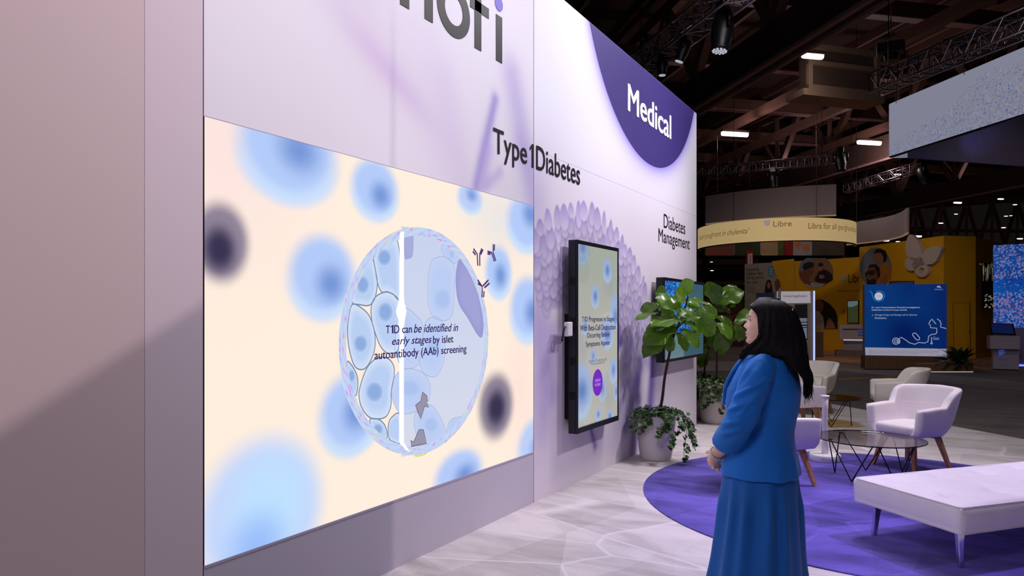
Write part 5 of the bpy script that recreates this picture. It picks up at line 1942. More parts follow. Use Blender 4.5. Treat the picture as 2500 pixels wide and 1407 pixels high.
def blue_print(U, V):
    c = np.zeros(U.shape + (3,)) + lin((8, 84, 178))
    W_, H_ = U.max(), V.max()
    c = mixc(c, lin((4, 34, 128)), 0.9 * np.exp(-((U - 0.5 * W_) / (0.28 * W_)) ** 2 - ((V - 0.2 * H_) / (0.35 * H_)) ** 2))
    c = mixc(c, lin((6, 44, 142)), 0.7 * sstep(0.55, 1.0, U / W_))
    c = mixc(c, lin((6, 50, 150)), 0.6 * np.exp(-((U - 0.55 * W_) / (0.15 * W_)) ** 2 - ((V - 0.95 * H_) / (0.2 * H_)) ** 2))
    return c


blen = (BI.p1 - BI.p0).length
BI.slab('board', zb2, zt_, 0.16, dmat('board_edge', (120, 124, 160)))
M['lit_print'] = attr_mat('backlit_print', 0.36, 0.4, 0.3, diffuse=False)
p0 = BI.p0 - BI.o + BI.n * 0.006
obj('print', print_panel('print', (p0.x, p0.y, zm), BI.d, (0, 0, 1), blen, zt_ - zm, 40, 36, blue_print), M['lit_print'], t)
obj('footer', MB().poly([BI.pt(2112, 848.5, .008), BI.pt(2311, 852, .008), BI.pt(2312, 871, .008), BI.pt(2113, 867.5, .008)]), emit_mat('footer_white', rgb(170, 168, 190), 0.7), t)
LA = emit_mat('line_art', rgb(170, 180, 205), 0.7)
c7 = lambda l: [(2080 + x / 3.909, 560 + y / 3.909) for x, y in l]
arts = [[(440, 1050), (470, 1032), (510, 1055), (550, 1085), (600, 1098), (640, 1080), (690, 1087), (725, 1075), (732, 1020), (760, 1005), (800, 1000), (810, 985), (810, 945), (750, 940), (747, 912), (732, 905), (750, 870), (768, 858), (775, 878), (785, 880), (790, 895), (803, 902)],
        [(812, 855), (840, 875), (850, 905), (845, 935), (880, 942), (898, 950)], ell(420, 1068, 32, 30, 20) + [(452, 1068)], ell(420, 1068, 14, 14, 12) + [(434, 1068)], ell(447, 1070, 10, 20, 12) + [(457, 1070)],
        [(578, 1010), (585, 993), (605, 990), (625, 1010), (645, 1035), (645, 1052), (628, 1060), (605, 1045), (578, 1010)], [(760, 1030), (760, 1085)], [(752, 1085), (768, 1085), (768, 1095), (752, 1095), (752, 1085)]]
BI.strips('line_drawing', [c7(a) for a in arts], 0.022, LA)
LB = emit_mat('line_art_cyan', rgb(40, 130, 200), 0.7)
BI.strips('badge_ring', [c7([(168, 588), (190, 605), (196, 640), (215, 675), (255, 690), (295, 675), (312, 640), (300, 605), (265, 588), (230, 595)])], 0.025, LB)
BI.poly('badge', c7(ell(255, 640, 40, 38, 28)), emit_mat('badge_white', rgb(206, 204, 222), 0.75))
BI.text('CTC', 2139.5, 725.5, 2150.5, 4, emit_mat('badge_text', rgb(140, 150, 190), 0.6), 0.02)
LT = emit_mat('board_text', rgb(196, 196, 216), 0.7)
BI.text('Dr used d Instantiations Fairytale Investigations', 2128, 754, 2246, 5, LT, 0.014, 0.01)
BI.text('Stakeholders Cortland Concept materials', 2128, 760, 2214, 5, LT, 0.014, 0.01)
BI.text('Dosages Surge and Energy and its Queries', 2136, 772, 2239, 5, LT, 0.014)
BI.text('Dominations.', 2136, 779, 2165, 5, LT, 0.014)
BI.poly('bullet', ell(2130, 770, 1.2, 1.2, 8), LT, 0.014)
BI.text('Gucs', 2278.5, 830, 2292.5, 8, LA, 0.014)
for k in range(3):
    BI.text('Adapted from the presentation of the sponsor with permission of the authors and used for the study of materials here', 2120, 858 + k * 3.4, (2292, 2290, 2240)[k], 2.2, dmat('footer_text', (120, 120, 140)), 0.014)
for k in range(5):
    a = -PI / 2 + (k - 2) * 0.5
    BI.strips('logo_petal', [c7([(828 + 8 * math.cos(a), 562 + 8 * math.sin(a)), (828 + 24 * math.cos(a), 562 + 24 * math.sin(a)), (828 + 20 * math.cos(a + .4), 562 + 20 * math.sin(a + .4)), (828 + 8 * math.cos(a), 562 + 8 * math.sin(a))])], 0.014, LA)
BI.text('EMPATHETICS', 2282, 708.5, 2302, 2.6, LA, 0.014)
BI.slab('plinth', 0.03, zb2, 0.30, dmat('plinth_core', (96, 66, 46)))
nsl = 44
WD = mat('slat_wood', rgb(150, 112, 82), 0.6, var=0.15, scale=6)
sm = MB().slab((0, 0, 0), (blen / nsl * 0.78, 0, 0), 0, zb2 - 0.03, 0.03).mesh('slat')
ang = math.atan2(BI.d.y, BI.d.x)
for k in range(nsl):
    q = BI.p0 - BI.o + BI.d * (blen * (k + 0.1) / nsl) + BI.n * 0.03
    o = obj('slat', sm, WD, t, loc=(q.x, q.y, 0.03), rotz=ang)
b2 = base_of(2170, 20.3, 2232, 20.1)
t = thing('rear_screen', 'dark blue screen edge showing above the information board', 'screen', (b2[0], b2[1], 0))
Br = Board(2172, 20.4, 2232, 20.2, t)
Br.slab('casing', Br.pt(2200, 760).z, Br.pt(2200, 686.5).z, 0.08, M['black_plastic'])
Br.poly('screen', [(2173, 690), (2230, 687.5), (2230, 740), (2173, 740)], emit_mat('rear_screen_blue', rgb(30, 42, 84), 0.6))
obj('stand', MB().slab(Br.pt(2200, 760), Br.pt(2208, 760), 0.0, Br.pt(2200, 755).z, 0.06), M['black_metal'], t)

# planter tray and dark leafy plant
pl = on_floor(2316, 906)
t = thing('low_planter', 'low wooden planter tray with a dark leafy plant beside the information board', 'planter', (pl.x, pl.y, 0.03))
BP = Board(2256, 18.4, 2376, 18.4, t)
L_ = (BP.p1 - BP.p0).length
BP.slab('tray', 0.03, 0.23, 0.45, WD)
BP.slab('kick_light', 0.012, 0.03, 0.03, emit_mat('kick_light', (1.0, 0.9, 0.8), 0.5))
rs = random.Random(3)
mb = MB()
pc = at(2344, 893, 18.55) - Vector(t.location)
pc.z = 0.2
for k in range(90):
    a = rs.uniform(0, 2 * PI); e = rs.uniform(0.15, 1.15); ln = rs.uniform(0.55, 0.95)
    d = Vector((math.cos(a) * math.cos(e), math.sin(a) * math.cos(e), math.sin(e)))
    side = d.cross(Vector((0, 0, 1))).normalized()
    P = []
    for i in range(6):
        f = i / 5
        c = pc + d * ln * f + Vector((0, 0, -0.32 * ln * f * f)) + Vector((rs.uniform(-.01, .01), 0, 0))
        w = 0.060 * math.sin(PI * min(1, f * 0.92 + 0.06))
        P += [c - side * w, c + side * w]
    mb.add(P, [(2 * i, 2 * i + 1, 2 * i + 3, 2 * i + 2) for i in range(5)])
obj('foliage', mb, mat('dark_leaf', rgb(58, 92, 62), 0.35, var=0.3, scale=6), t, kind='stuff')

# ------------------------------------------------------------------ demo pylon with lit edge, reception counter
b = base_of(1897, 23.2, 1990, 22.6)
t = thing('demo_pylon', 'white demo pylon with header sign, inset screen and blue lit edge', 'pylon', b)
BY = Board(1897, 23.2, 1986, 22.7, t)
zt_ = BY.pt(1940, 711).z
BY.slab('body', 0.03, zt_, 0.45, dmat('pylon_body', (168, 158, 160)))
BY.poly('header_sign', [(1907, 712), (1978, 711.5), (1979, 740), (1907, 741)], emit_mat('header_white', rgb(170, 164, 172), 0.75), 0.02)
BY.text('CorlionUmsgpAkessom', 1912.5, 728, 1970, 8, M['ink'], 0.03)
sc_ = BY.poly('screen', [(1940, 744), (1971, 743), (1972, 829), (1942, 830)], M['black_plastic'], 0.02)
SB = emit_mat('pylon_screen_light', rgb(110, 122, 136), 0.7)
for y0, y1 in ((777, 786), (788, 793), (796, 799), (801, 827)):
    BY.poly('screen_band', [(1943, y0), (1970, y0), (1970.5, y1), (1943, y1)], SB, 0.026)
e0 = BY.pt(1988, 711, 0.02); e1 = BY.pt(1991, 880, 0.02)
obj('light_edge', MB().slab(BY.pt(1985.5, 800, 0.02), BY.pt(1989.5, 800, 0.02), 0.03, zt_, 0.1), emit_mat('blue_white_edge', (0.42, 0.55, 1.0), 1.1), t)
obj('light_edge', MB().slab(BY.pt(1896.5, 800, 0.02), BY.pt(1898.5, 800, 0.02), 0.9, zt_, 0.1), emit_mat('pale_edge', (0.5, 0.5, 0.75), 0.5), t)
pt_ = on_floor(2000, 866)
t = thing('column_plinth', 'narrow white display plinth beside the demo pylon', 'plinth', (pt_.x, pt_.y, 0.03))
BQ = Board(1992, 24.6, 2010, 24.5, t)
BQ.slab('body', 0.03, BQ.pt(2000, 808).z, 0.4, dmat('plinth_white', (176, 164, 160)))
BQ.slab('dark_edge', 0.03, BQ.pt(2000, 808).z, -0.01, dmat('plinth_dark', (90, 74, 66)))
b = base_of(2042, 25.6, 2150, 25.0)
t = thing('reception_counter', 'white reception counter with square blue logo and light strip', 'counter', (b[0], b[1], 0.03))
BC = Board(2049, 25.5, 2180, 24.8, t)
BC.slab('counter_top', BC.pt(2080, 827).z, BC.pt(2080, 791).z, 0.7, dmat('counter_white', (190, 178, 190)))
zz = BC.pt(2080, 827).z
BD = Board(2059, 25.7, 2178, 25.0, t)
BD.slab('counter_body', 0.2, zz, 0.5, dmat('counter_body', (170, 156, 166)))
BD.slab('light_strip', zz - 0.05, zz - 0.01, -0.02, emit_mat('counter_light', (0.8, 0.85, 1.0), 0.5))
BE = Board(2041, 25.3, 2184, 24.6, t)
BE.slab('plinth', 0.03, BE.pt(2080, 855).z, 0.8, dmat('counter_plinth', (120, 106, 108)))
BC.strips('groove', [[(2057, 804.5), (2112, 804)]], 0.04, dmat('groove', (70, 52, 56)), 0.012)
NVY = emit_mat('logo_blue', rgb(40, 44, 130), 0.5)
BC.strips('logo', [[(2094, 804.5), (2110, 804.5), (2110, 818.5), (2096, 818.5), (2096, 811), (2106, 811)]], 0.05, NVY, 0.016)

# ------------------------------------------------------------------ touch kiosk and LED panel at the right
kf = on_floor(2455, 903)
t = thing('tablet_kiosk', 'white lectern kiosk with tilted tablet in front of the LED panel', 'kiosk', (kf.x, kf.y, 0.03))
BK = Board(2424, 19.3, 2488, 19.0, t)
BK.slab('body', 0.03, BK.pt(2450, 848).z, 0.5, dmat('kiosk_white', (190, 178, 200)))
BL_ = Board(2417, 19.15, 2490, 18.85, t)
BL_.slab('head', BL_.pt(2450, 850).z, BL_.pt(2450, 818).z, 0.55, dmat('kiosk_head', (196, 184, 200)))
q = [BL_.pt(2419, 817, 0.02), BL_.pt(2480, 820, 0.02)]
back = -BL_.n * 0.35 + Vector((0, 0, 0.30))
P4 = [q[0], q[1], q[1] + back, q[0] + back]
tb = obj('tablet', MB().prism(P4, (BL_.n + Vector((0, 0, 1))).normalized() * 0.035), M['black_plastic'], t, bevel=0.008)
cm = sum(P4, Vector()) / 4
up_ = (BL_.n + Vector((0, 0, 1))).normalized() * 0.038
obj('tablet_screen', MB().poly([cm + (p - cm) * 0.86 + up_ for p in P4]), emit_mat('tablet_blue', rgb(16, 26, 70), 0.7), t)
BK.strips('logo', [c7([(1408, 1210), (1408, 1158), (1452, 1158)]), c7([(1424, 1205), (1424, 1172), (1440, 1172), (1440, 1185), (1428, 1190)]), c7([(1440, 1185), (1458, 1178)])], 0.035, emit_mat('kiosk_logo', rgb(70, 90, 190), 0.5))
BK.text('meet our team', 2438, 879, 2463, 4, NVY)
lb = on_floor(2490, 895)
t = thing('led_panel', 'tall LED panel covered in blue and pink dots at the frame edge', 'LED panel', (lb.x, lb.y, 0.03))
BX = Board(2425, 20.6, 2570, 19.9, t)
ztl = BX.pt(2425, 599).z


def dots_print(U, V):
    rs_ = np.random.RandomState(12)
    c = np.zeros(U.shape + (3,)) + lin((10, 78, 190))
    c = mixc(c, lin((22, 110, 220)), vnoise(U, V, 2.0, 4))
    H_ = V.max()
    for k in range(2600):
        u = rs_.rand() * U.max(); v = rs_.rand() * H_
        fv = v / H_
        if 0.42 < fv < 0.6 and rs_.rand() < 0.8:
            continue
        r = 0.014 + 0.016 * rs_.rand()
        col = (150, 170, 235) if rs_.rand() < 0.55 else (20, 50, 150)
        if rs_.rand() < 0.07 or (fv < 0.35 and rs_.rand() < 0.16):
            col = (190, 140, 200)
            r *= 1.4
        i0, i1 = np.searchsorted(U[0], [u - r, u + r]); k0, k1 = np.searchsorted(V[:, 0], [v - r, v + r])
        if i1 <= i0 or k1 <= k0:
            continue
        m = sstep(1.0, 0.6, np.hypot(U[k0:k1, i0:i1] - u, V[k0:k1, i0:i1] - v) / r) * 0.8
        c[k0:k1, i0:i1] = mixc(c[k0:k1, i0:i1], lin(col), m)
    return c


xl = (BX.p1 - BX.p0).length
BX.slab('casing', 0.03, ztl, 0.12, dmat('led_casing', (150, 140, 190)))
p0 = BX.p0 - BX.o + BX.n * 0.006
zs = BX.pt(2430, 800).z
obj('screen', print_panel('screen', (p0.x, p0.y, zs), BX.d, (0, 0, 1), xl, ztl - zs, 170, 230, dots_print), attr_mat('led_dots', 0.45, 0.4, 0.2, diffuse=False), t)
obj('floor_glow_strip', MB().slab(BX.pt(2425, 800, 0.02), BX.pt(2569, 800, 0.02), 0.0, 0.05, 0.02), emit_mat('blue_strip', (0.1, 0.15, 1.0), 2.5), t)

# ------------------------------------------------------------------ hanging signs
rc_ = at(1890, HYP, 26.2)
t = thing('ring_sign', 'round cream hanging ring sign with brown lettering above the yellow booth', 'hanging sign', (rc_.x, rc_.y, 4.03))
RR = 2.78


a_cam = math.atan2(CAM.y - rc_.y, CAM.x - rc_.x)


def ring_band(r0, r1, z0, z1, n=72, ext=1.62):
    rings = []
    for k in range(n + 1):
        a = a_cam - ext + 2 * ext * k / n
        rings.append([(r * math.cos(a), r * math.sin(a), z) for r, z in ((r1, z0), (r1, z1), (r0, z1), (r0, z0))])
    return MB().loft(rings, True)


obj('band', ring_band(RR - 0.06, RR, 0.0, 0.77), mat('cream_backlit_band', rgb(190, 166, 118), 0.7, var=0.04, scale=0.7, emit=rgb(198, 172, 122), estr=0.60), t, smooth=False)
obj('rim', ring_band(RR - 0.07, RR + 0.01, -0.03, 0.0), M['black_metal'], t)
BR = emit_mat('brown_letter', rgb(122, 86, 44), 0.55)
a_cam = math.atan2(CAM.y - rc_.y, CAM.x - rc_.x)


def ring_text(body, x0, x1, zoff, h, shear=0.0, bold=0.0, m=BR):
    s0 = math.asin(max(-1, min(1, (x0 - 1890) / 181.0))); s1 = math.asin(max(-1, min(1, (x1 - 1890) / 181.0)))
    me = text_mesh(body, (1, 0, 0), (0, 0, 1), (s0 * RR, 0, zoff), (s1 - s0) * RR, h, bold, shear)
    for v in me.vertices:
        a = a_cam + v.co.x / RR
        v.co = Vector(((RR + 0.012) * math.cos(a), (RR + 0.012) * math.sin(a), v.co.z))
    return obj('lettering', me, m, t)


ring_text('Discord youghrant in chulenita\'', 1717, 1838, 0.24, 0.26, 0.25)
ring_text('Libre', 1888, 1926, 0.48, 0.19)
ring_text('Libra for all porghurathalsa', 1960, 2066, 0.33, 0.26)
mb = MB()
mb.poly([((RR + 0.012) * math.cos(a_cam + math.asin((x - 1890) / 181.0)), (RR + 0.012) * math.sin(a_cam + math.asin((x - 1890) / 181.0)), z) for x, z in ((1867, 0.70), (1882, 0.72), (1882, 0.56), (1876, 0.50), (1870, 0.54))])
obj('emblem', mb, emit_mat('emblem_lilac', rgb(176, 164, 170), 0.6), t)


def cable(parent, p, z1, r=0.008):
    o = Vector(parent.location)
    obj('suspension_cable', MB().tube([p - o, Vector((p.x, p.y, z1)) - o], r, 5), M['black_metal'], parent)


for a in (a_cam - 1.5, a_cam - 0.5, a_cam + 0.5, a_cam + 1.5):
    cable(t, Vector((rc_.x + RR * math.cos(a), rc_.y + RR * math.sin(a), 4.8)), 12.6)


def curved_banner(name, label, x0, t0, x1, t1, zb, zt, bulge, m, th=0.12):
    b = base_of(x0, t0, x1, t1)
    tt = thing(name, label, 'banner', (b[0], b[1], zb), 0, 'grey swooping banners above the yellow booth')
    p0 = at(x0, HYP, t0); p1 = at(x1, HYP, t1)
    d = (p1 - p0); dn = d.normalized(); n = Vector((dn.y, -dn.x, 0))
    rings = []
    for i in range(25):
        f = i / 24
        p = p0 + d * f + n * bulge * math.sin(PI * f) - Vector((b[0], b[1], 0))
        rings.append([(p.x, p.y, 0), (p.x, p.y, zt - zb), (p.x - n.x * th, p.y - n.y * th, zt - zb), (p.x - n.x * th, p.y - n.y * th, 0)])
    obj('fabric', MB().loft(rings), m, tt)
    rings = []
    for i in range(25):
        f = i / 24
        p = p0 + d * f + n * (bulge * math.sin(PI * f) + 0.01) - Vector((b[0], b[1], 0))
        rings.append([(p.x, p.y, -0.05), (p.x, p.y, -0.002), (p.x - n.x * th, p.y - n.y * th, -0.002), (p.x - n.x * th, p.y - n.y * th, -0.05)])
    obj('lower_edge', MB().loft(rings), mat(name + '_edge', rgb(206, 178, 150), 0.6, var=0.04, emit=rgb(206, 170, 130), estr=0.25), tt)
    for f in (0.1, 0.9):
        p = p0 + d * f
        cable(tt, Vector((p.x, p.y, zt)), 12.6)
    return tt


curved_banner('curved_banner', 'plain grey curved banner hanging above the cream ring sign', 1722, 30.8, 2041, 28.0, 5.55, 6.77, 0.5, M['grey_banner'])
curved_banner('curved_banner', 'plain grey swooping banner end to the right of the cream ring sign', 2066, 40.0, 2214, 34.2, 5.55, 6.77, -0.8, mat('grey_banner_pale', rgb(206, 196, 196), 0.8, var=0.04, scale=.6))

# square hanging banner at upper right
hb = at(2172, HYP, 15.9)
t = thing('hanging_banner', 'large white hanging banner with grey and blue speckles at upper right', 'banner', (hb.x, hb.y, 5.15))
BH = Board(2172, 15.9, 2600, 11.75, t)
hl = (BH.p1 - BH.p0).length


def speckle_print(U, V):
    rs_ = np.random.RandomState(2)
    c = np.zeros(U.shape + (3,)) + lin((158, 160, 182))
    W_ = U.max(); H_ = V.max()
    for k in range(2600):
        u = rs_.rand() * W_
        top = 0.22 + 0.95 * (u / W_) ** 1.2 + 0.2 * math.sin(u * 3.2) * (u / W_)
        v = H_ * top * rs_.rand() ** 1.3
        r = (0.008 + 0.018 * rs_.rand()) * (0.6 + 0.7 * u / W_)
        q = rs_.rand()
        col = (34, 112, 206) if q < 0.06 else ((134, 138, 162) if q < 0.7 else (172, 174, 194))
        i0, i1 = np.searchsorted(U[0], [u - r, u + r]); k0, k1 = np.searchsorted(V[:, 0], [v - r, v + r])
        if i1 <= i0 or k1 <= k0:
            continue
        m = sstep(1.0, 0.5, np.hypot(U[k0:k1, i0:i1] - u, V[k0:k1, i0:i1] - v) / r) * 0.85
        c[k0:k1, i0:i1] = mixc(c[k0:k1, i0:i1], lin(col), m)
    return c


p0 = BH.p0 - Vector((BH.o.x, BH.o.y, 0))
BM = attr_mat('banner_print_glow', 0.62, 0.8, 0.1, diffuse=False)  # emission stands in for lamp light falling on the banner fabric
# rounded corner then the long near face
cr_ = []
obj('near_face', print_panel('near_face', (p0.x, p0.y, 0.0), BH.d, (0, 0, 1), hl, 1.2, 360, 90, speckle_print, 0.05, tuple(BH.n)), BM, t)
obj('lower_edge', MB().slab(p0 + BH.n * 0.01, p0 + BH.n * 0.01 + BH.d * hl, -0.03, -0.001, 0.07), M['black_metal'], t)
pf = at(2600, HYP, 17.3) - Vector((BH.o.x, BH.o.y, 0)); pf.z = 0
pc_ = p0 + BH.d * 0.0
dd = (pf - pc_).normalized()
nn = Vector((dd.y, -dd.x, 0))
rings = []
cpts = []
for i in range(9):
    f = i / 8
    a = p0 + BH.d * 0.02; bq = p0 + dd * 0.5 - BH.n * 0.0
    ctrl = p0 - BH.d * 0.22 - BH.n * 0.02
    cpts.append(a * (1 - f) ** 2 + ctrl * 2 * f * (1 - f) + bq * f * f)
for p in cpts:
    rings.append([(p.x, p.y, 0), (p.x, p.y, 1.2)])
obj('corner_face', MB().loft(rings, False, False), mat('banner_corner_glow', rgb(150, 150, 172), 0.8, var=0.03, emit=rgb(150, 152, 176), estr=0.45), t, smooth=True)  # corner glows too, in place of light on the fabric
obj('far_face', MB().slab(cpts[-1], pf, 0.0, 1.2, 0.06), mat('banner_inside', rgb(120, 114, 150), 0.8, var=0.04), t)
for f in (0.05, 0.5, 0.95):
    cable(t, BH.p0 + BH.d * hl * f + Vector((0, 0, 6.3)), 6.72)
spot_lamp('blue_uplight', at(2420, HYP, 15.3) + Vector((0, 0, 3.2)), at(2390, HYP, 16.6) + Vector((0, 0, 4.4)), 45, 18, (0.3, 0.35, 1.0), 1.0, 0.1)


# ------------------------------------------------------------------ lighting trusses and lamps
def box_truss(label, a, b, s=0.34, cr=0.024, bays=14, group='lighting trusses'):
    a = Vector(a); b = Vector(b)
    t = thing('lighting_truss', label, 'truss', a, 0, group)
    d = (b - a); dn = d.normalized()
    sx = dn.cross(Vector((0, 0, 1))).normalized() * s / 2
    sz = Vector((0, 0, 1)) * s / 2
    cs = [sx + sz, sx - sz, -sx - sz, -sx + sz]
    for c in cs:
        obj('chord', MB().tube([c, d + c], cr, 8), M['alu'], t, smooth=True)
    mb = MB()
    for k in range(bays):
        f0, f1 = k / bays, (k + 1) / bays
        for i in range(4):
            c0, c1 = cs[i], cs[(i + 1) % 4]
            if k % 2:
                c0, c1 = c1, c0
            mb.tube([d * f0 + c0, d * f1 + c1], cr * 0.5, 5, False)
            mb.tube([d * f0 + cs[i], d * f0 + cs[(i + 1) % 4]], cr * 0.5, 5, False)
    obj('lacing', mb, M['alu'], t, kind='stuff')
    for f in (0.08, 0.9):
        cable(t, a + d * f + Vector((0, 0, s / 2)), 12.8, 0.012)
    return t


ta = at_z(1545, 172, 6.35); tb_ = at_z(1850, -60, 6.35)
box_truss('nearest aluminium lighting truss rising behind the Medical disc', ta, tb_, 0.36, 0.022, 14)
box_truss('aluminium lighting truss above the speckled hanging banner', at_z(2140, 205, 6.95), at_z(2620, 10, 6.95), 0.42, 0.026, 16)
box_truss('distant lighting truss crossing above the grey banner', at(1690, 424, 38), at(2052, 386, 33), 0.42, 0.03, 22)
box_truss('short distant lighting truss right of the grey banner', at(2066, 462, 36), at(2245, 408, 32), 0.40, 0.03, 12)


def lamp_head(loc, aim, s, label, lens=True):
    t = thing('moving_head_lamp', label, 'stage lamp', loc, 0, 'stage lamps hung from the trusses')
    obj('clamp', MB().box((-0.09 * s, -0.09 * s, -0.02), (0.09 * s, 0.09 * s, 0.16 * s)), M['black_metal'], t, bevel=0.01)
    d = Vector(aim).normalized()
    sd = d.cross(Vector((0, 0, 1)))
    sd = (sd if sd.length > 0.1 else Vector((1, 0, 0))).normalized()
    c = Vector((0, 0, -0.26 * s))
    obj('yoke', MB().tube([sd * 0.02 * s, sd * 0.19 * s + Vector((0, 0, -0.04 * s)), sd * 0.19 * s + c], 0.03 * s, 6).tube([-sd * 0.02 * s, -sd * 0.19 * s + Vector((0, 0, -0.04 * s)), -sd * 0.19 * s + c], 0.03 * s, 6), M['black_metal'], t, smooth=True)
    prof = [(-0.26, 0.09), (-0.24, 0.13), (-0.05, 0.16), (0.10, 0.15), (0.22, 0.125), (0.26, 0.13), (0.30, 0.13)]
    up = sd.cross(d)
    rings = [[c + d * z * s + (sd * math.cos(2 * PI * k / 20) + up * math.sin(2 * PI * k / 20)) * r * s for k in range(20)] for z, r in prof]
    obj('head', MB().loft(rings), M['black_plastic'], t, smooth=True)
    ln = MB()
    for r_, n_ in ((0.0, 1), (0.05, 6), (0.092, 11)):
        for k in range(n_):
            a = 2 * PI * k / n_
            q = c + d * 0.305 * s + (sd * math.cos(a) + up * math.sin(a)) * r_ * s
            ln.ellipsoid(q, (0.021 * s, 0.021 * s, 0.012 * s), 8, 4)
    if lens:
        obj('lens_cluster', ln, M['lens'], t, kind='stuff')
    return t


lamp_head(at(1616, 142, 12.4), (0.05, -0.05, -1), 0.55, 'lowest stage lamp hanging from the nearest truss')
lamp_head(at(1668, 98, 11.7), (-0.35, -0.1, -1), 0.65, 'middle stage lamp hanging from the nearest truss, tilted')
lamp_head(at(1763, 32, 10.7), (-0.1, -0.1, -1), 1.05, 'largest stage lamp hanging from the nearest truss')
lamp_head(at(1578, 92, 13.0), (-0.9, 0.0, -0.5), 0.42, 'small flood lamp above the nearest truss end', False)
lamp_head(at(2052, 372, 33), (0.1, 0, -1), 1.6, 'dark stage lamp at the right end of the distant truss', False)
lamp_head(at(1888, 420, 34), (0.1, 0, -1), 1.4, 'dark stage lamp hanging below the distant truss', False)
lamp_head(at(2256, 408, 31.6), (0.3, 0, -1), 1.5, 'dark stage lamp at the end of the short distant truss', False)
hp = at(2175, 118, 17)
t = thing('chain_hoist', 'black chain hoist hanging above the speckled banner truss', 'hoist', hp)
obj('motor', MB().box((-0.3, -0.14, -0.14), (0.3, 0.14, 0.14)), M['black_plastic'], t, bevel=0.03)
obj('motor_cap', MB().lathe([(0, -0.3), (0.13, -0.3), (0.16, -0.14), (0, -0.14)], 16), M['black_plastic'], t)
ch = MB()
for k in range(60):
    ch.box((-0.012 if k % 2 else -0.02, -0.02 if k % 2 else -0.012, 0.14 + k * 0.085), (0.012 if k % 2 else 0.02, 0.02 if k % 2 else 0.012, 0.14 + k * 0.085 + 0.06))
obj('chain', ch, M['alu'], t, kind='stuff')

# overhead equipment cage on the roof beams
hv0 = at(1968, HYP, 23.2); hv1 = at(2138, HYP, 24.0)
t = thing('roof_fan_cage', 'beige steel cage unit hanging under the hall roof', 'roof unit', ((hv0.x + hv1.x) / 2, (hv0.y + hv1.y) / 2, 8.9))
BV = Board(1968, 23.2, 2138, 24.0, t)
zlo = BV.pt(2000, 215).z; zhi = BV.pt(2000, 115).z; zmd = BV.pt(2000, 155).z
BG = mat('beige_steel', rgb(176, 150, 126), 0.7, var=0.1, scale=1)
GP = mat('grey_cage_panel', rgb(110, 94, 84), 0.7, var=0.1, scale=1)
BV.slab('panel', zlo + 8.9, zhi + 8.9, 0.35, GP)
for zz_ in (zlo, zmd, zhi):
    obj('rail', MB().slab(BV.p0 - Vector((BV.o.x, BV.o.y, 0)) + BV.n * 0.12, BV.p1 - Vector((BV.o.x, BV.o.y, 0)) + BV.n * 0.12, zz_ - 0.10, zz_ + 0.06, 0.12), BG, t)
for f in (0.0, 0.97):
    q = BV.p0 - Vector((BV.o.x, BV.o.y, 0)) + BV.n * 0.14 + BV.d * ((BV.p1 - BV.p0).length * f)
    obj('post', MB().slab(q, q + BV.d * 0.16, zlo - 0.2, zhi + 0.1, 0.14), BG, t)
obj('bottom_tray', MB().slab(BV.p0 - Vector((BV.o.x, BV.o.y, 0)) - BV.d * 0.25 + BV.n * 0.2, BV.p1 - Vector((BV.o.x, BV.o.y, 0)) + BV.d * 0.2 + BV.n * 0.2, zlo - 0.34, zlo - 0.12, 0.9), BG, t)


def hall_lamp(x, y, wpx, t, label=None, along=None, power=0):
    p = at(x, y, t)
    w = wpx / FPX * t
    tt = thing('high_bay_lamp', label, 'ceiling lamp', p, math.atan2(HB.y, HB.x), 'hall ceiling lamps')
    h = min(0.12, w * 0.12)
    obj('housing', MB().box((-w / 2, -0.12, h * 0.5), (w / 2, 0.12, h * 1.3)), M['steel_dark'], tt)
    rings = [[(xx, 0.10 * math.cos(2 * PI * k / 12) * kk, h * (math.sin(2 * PI * k / 12)) * kk) for k in range(12)] for xx, kk in ((-w / 2, 0.3), (-w / 2 + 0.03, 0.9), (-w / 2 + 0.08, 1), (w / 2 - 0.08, 1), (w / 2 - 0.03, 0.9), (w / 2, 0.3))]
    obj('diffuser', MB().loft(rings), M['lamp_tube'] if wpx > 30 else M['lamp_far'], tt, smooth=True)
    if power:
        l = bpy.data.lights.new('high_bay_light', 'POINT')
        l.energy = power
        l.color = (1.0, 0.80, 0.76)
        l.shadow_soft_size = 0.3
        lo = bpy.data.objects.new('high_bay_light', l)
        lo.location = (0, 0, -0.35)
        lo.parent = tt
        COL.objects.link(lo)
    return tt


hall_lamp(1794, 327, 72, 31, 'long bright ceiling lamp above the grey curved banner', power=190)
hall_lamp(2122, 348, 66, 33, 'long bright ceiling lamp left of the speckled banner', power=190)
hall_lamp(1984, 137, 58, 21.8, 'ceiling lamp glowing in front of the beige roof cage', power=22)
hall_lamp(1948, 413, 20, 42, 'small round ceiling lamp under the distant truss', power=120)
hall_lamp(2423, 439, 22, 44, 'small ceiling lamp glowing under the speckled banner', power=120)
ORD = ('first', 'second', 'third', 'fourth', 'fifth', 'sixth', 'seventh', 'eighth', 'ninth', 'tenth', 'eleventh', 'twelfth', 'thirteenth', 'fourteenth')
FAR_A = [(2192, 426, 16), (2198, 491, 26), (2246, 477, 15), (2297, 545, 11), (2334, 523, 8), (2338, 495, 21), (2443, 486, 15), (2450, 556, 10), (2456, 528, 8), (2468, 527, 6), (2478, 500, 9), (2490, 583, 14)]
FAR_B = [(2158, 586, 29), (2192, 590, 9), (2240, 577, 22)]
FAR_C = [(1726, 710, 12), (1737, 640, 6), (1738, 661, 8), (1760, 471, 10), (1792, 643, 20), (1816, 460, 9), (1834, 506, 9), (2016, 616, 8)]
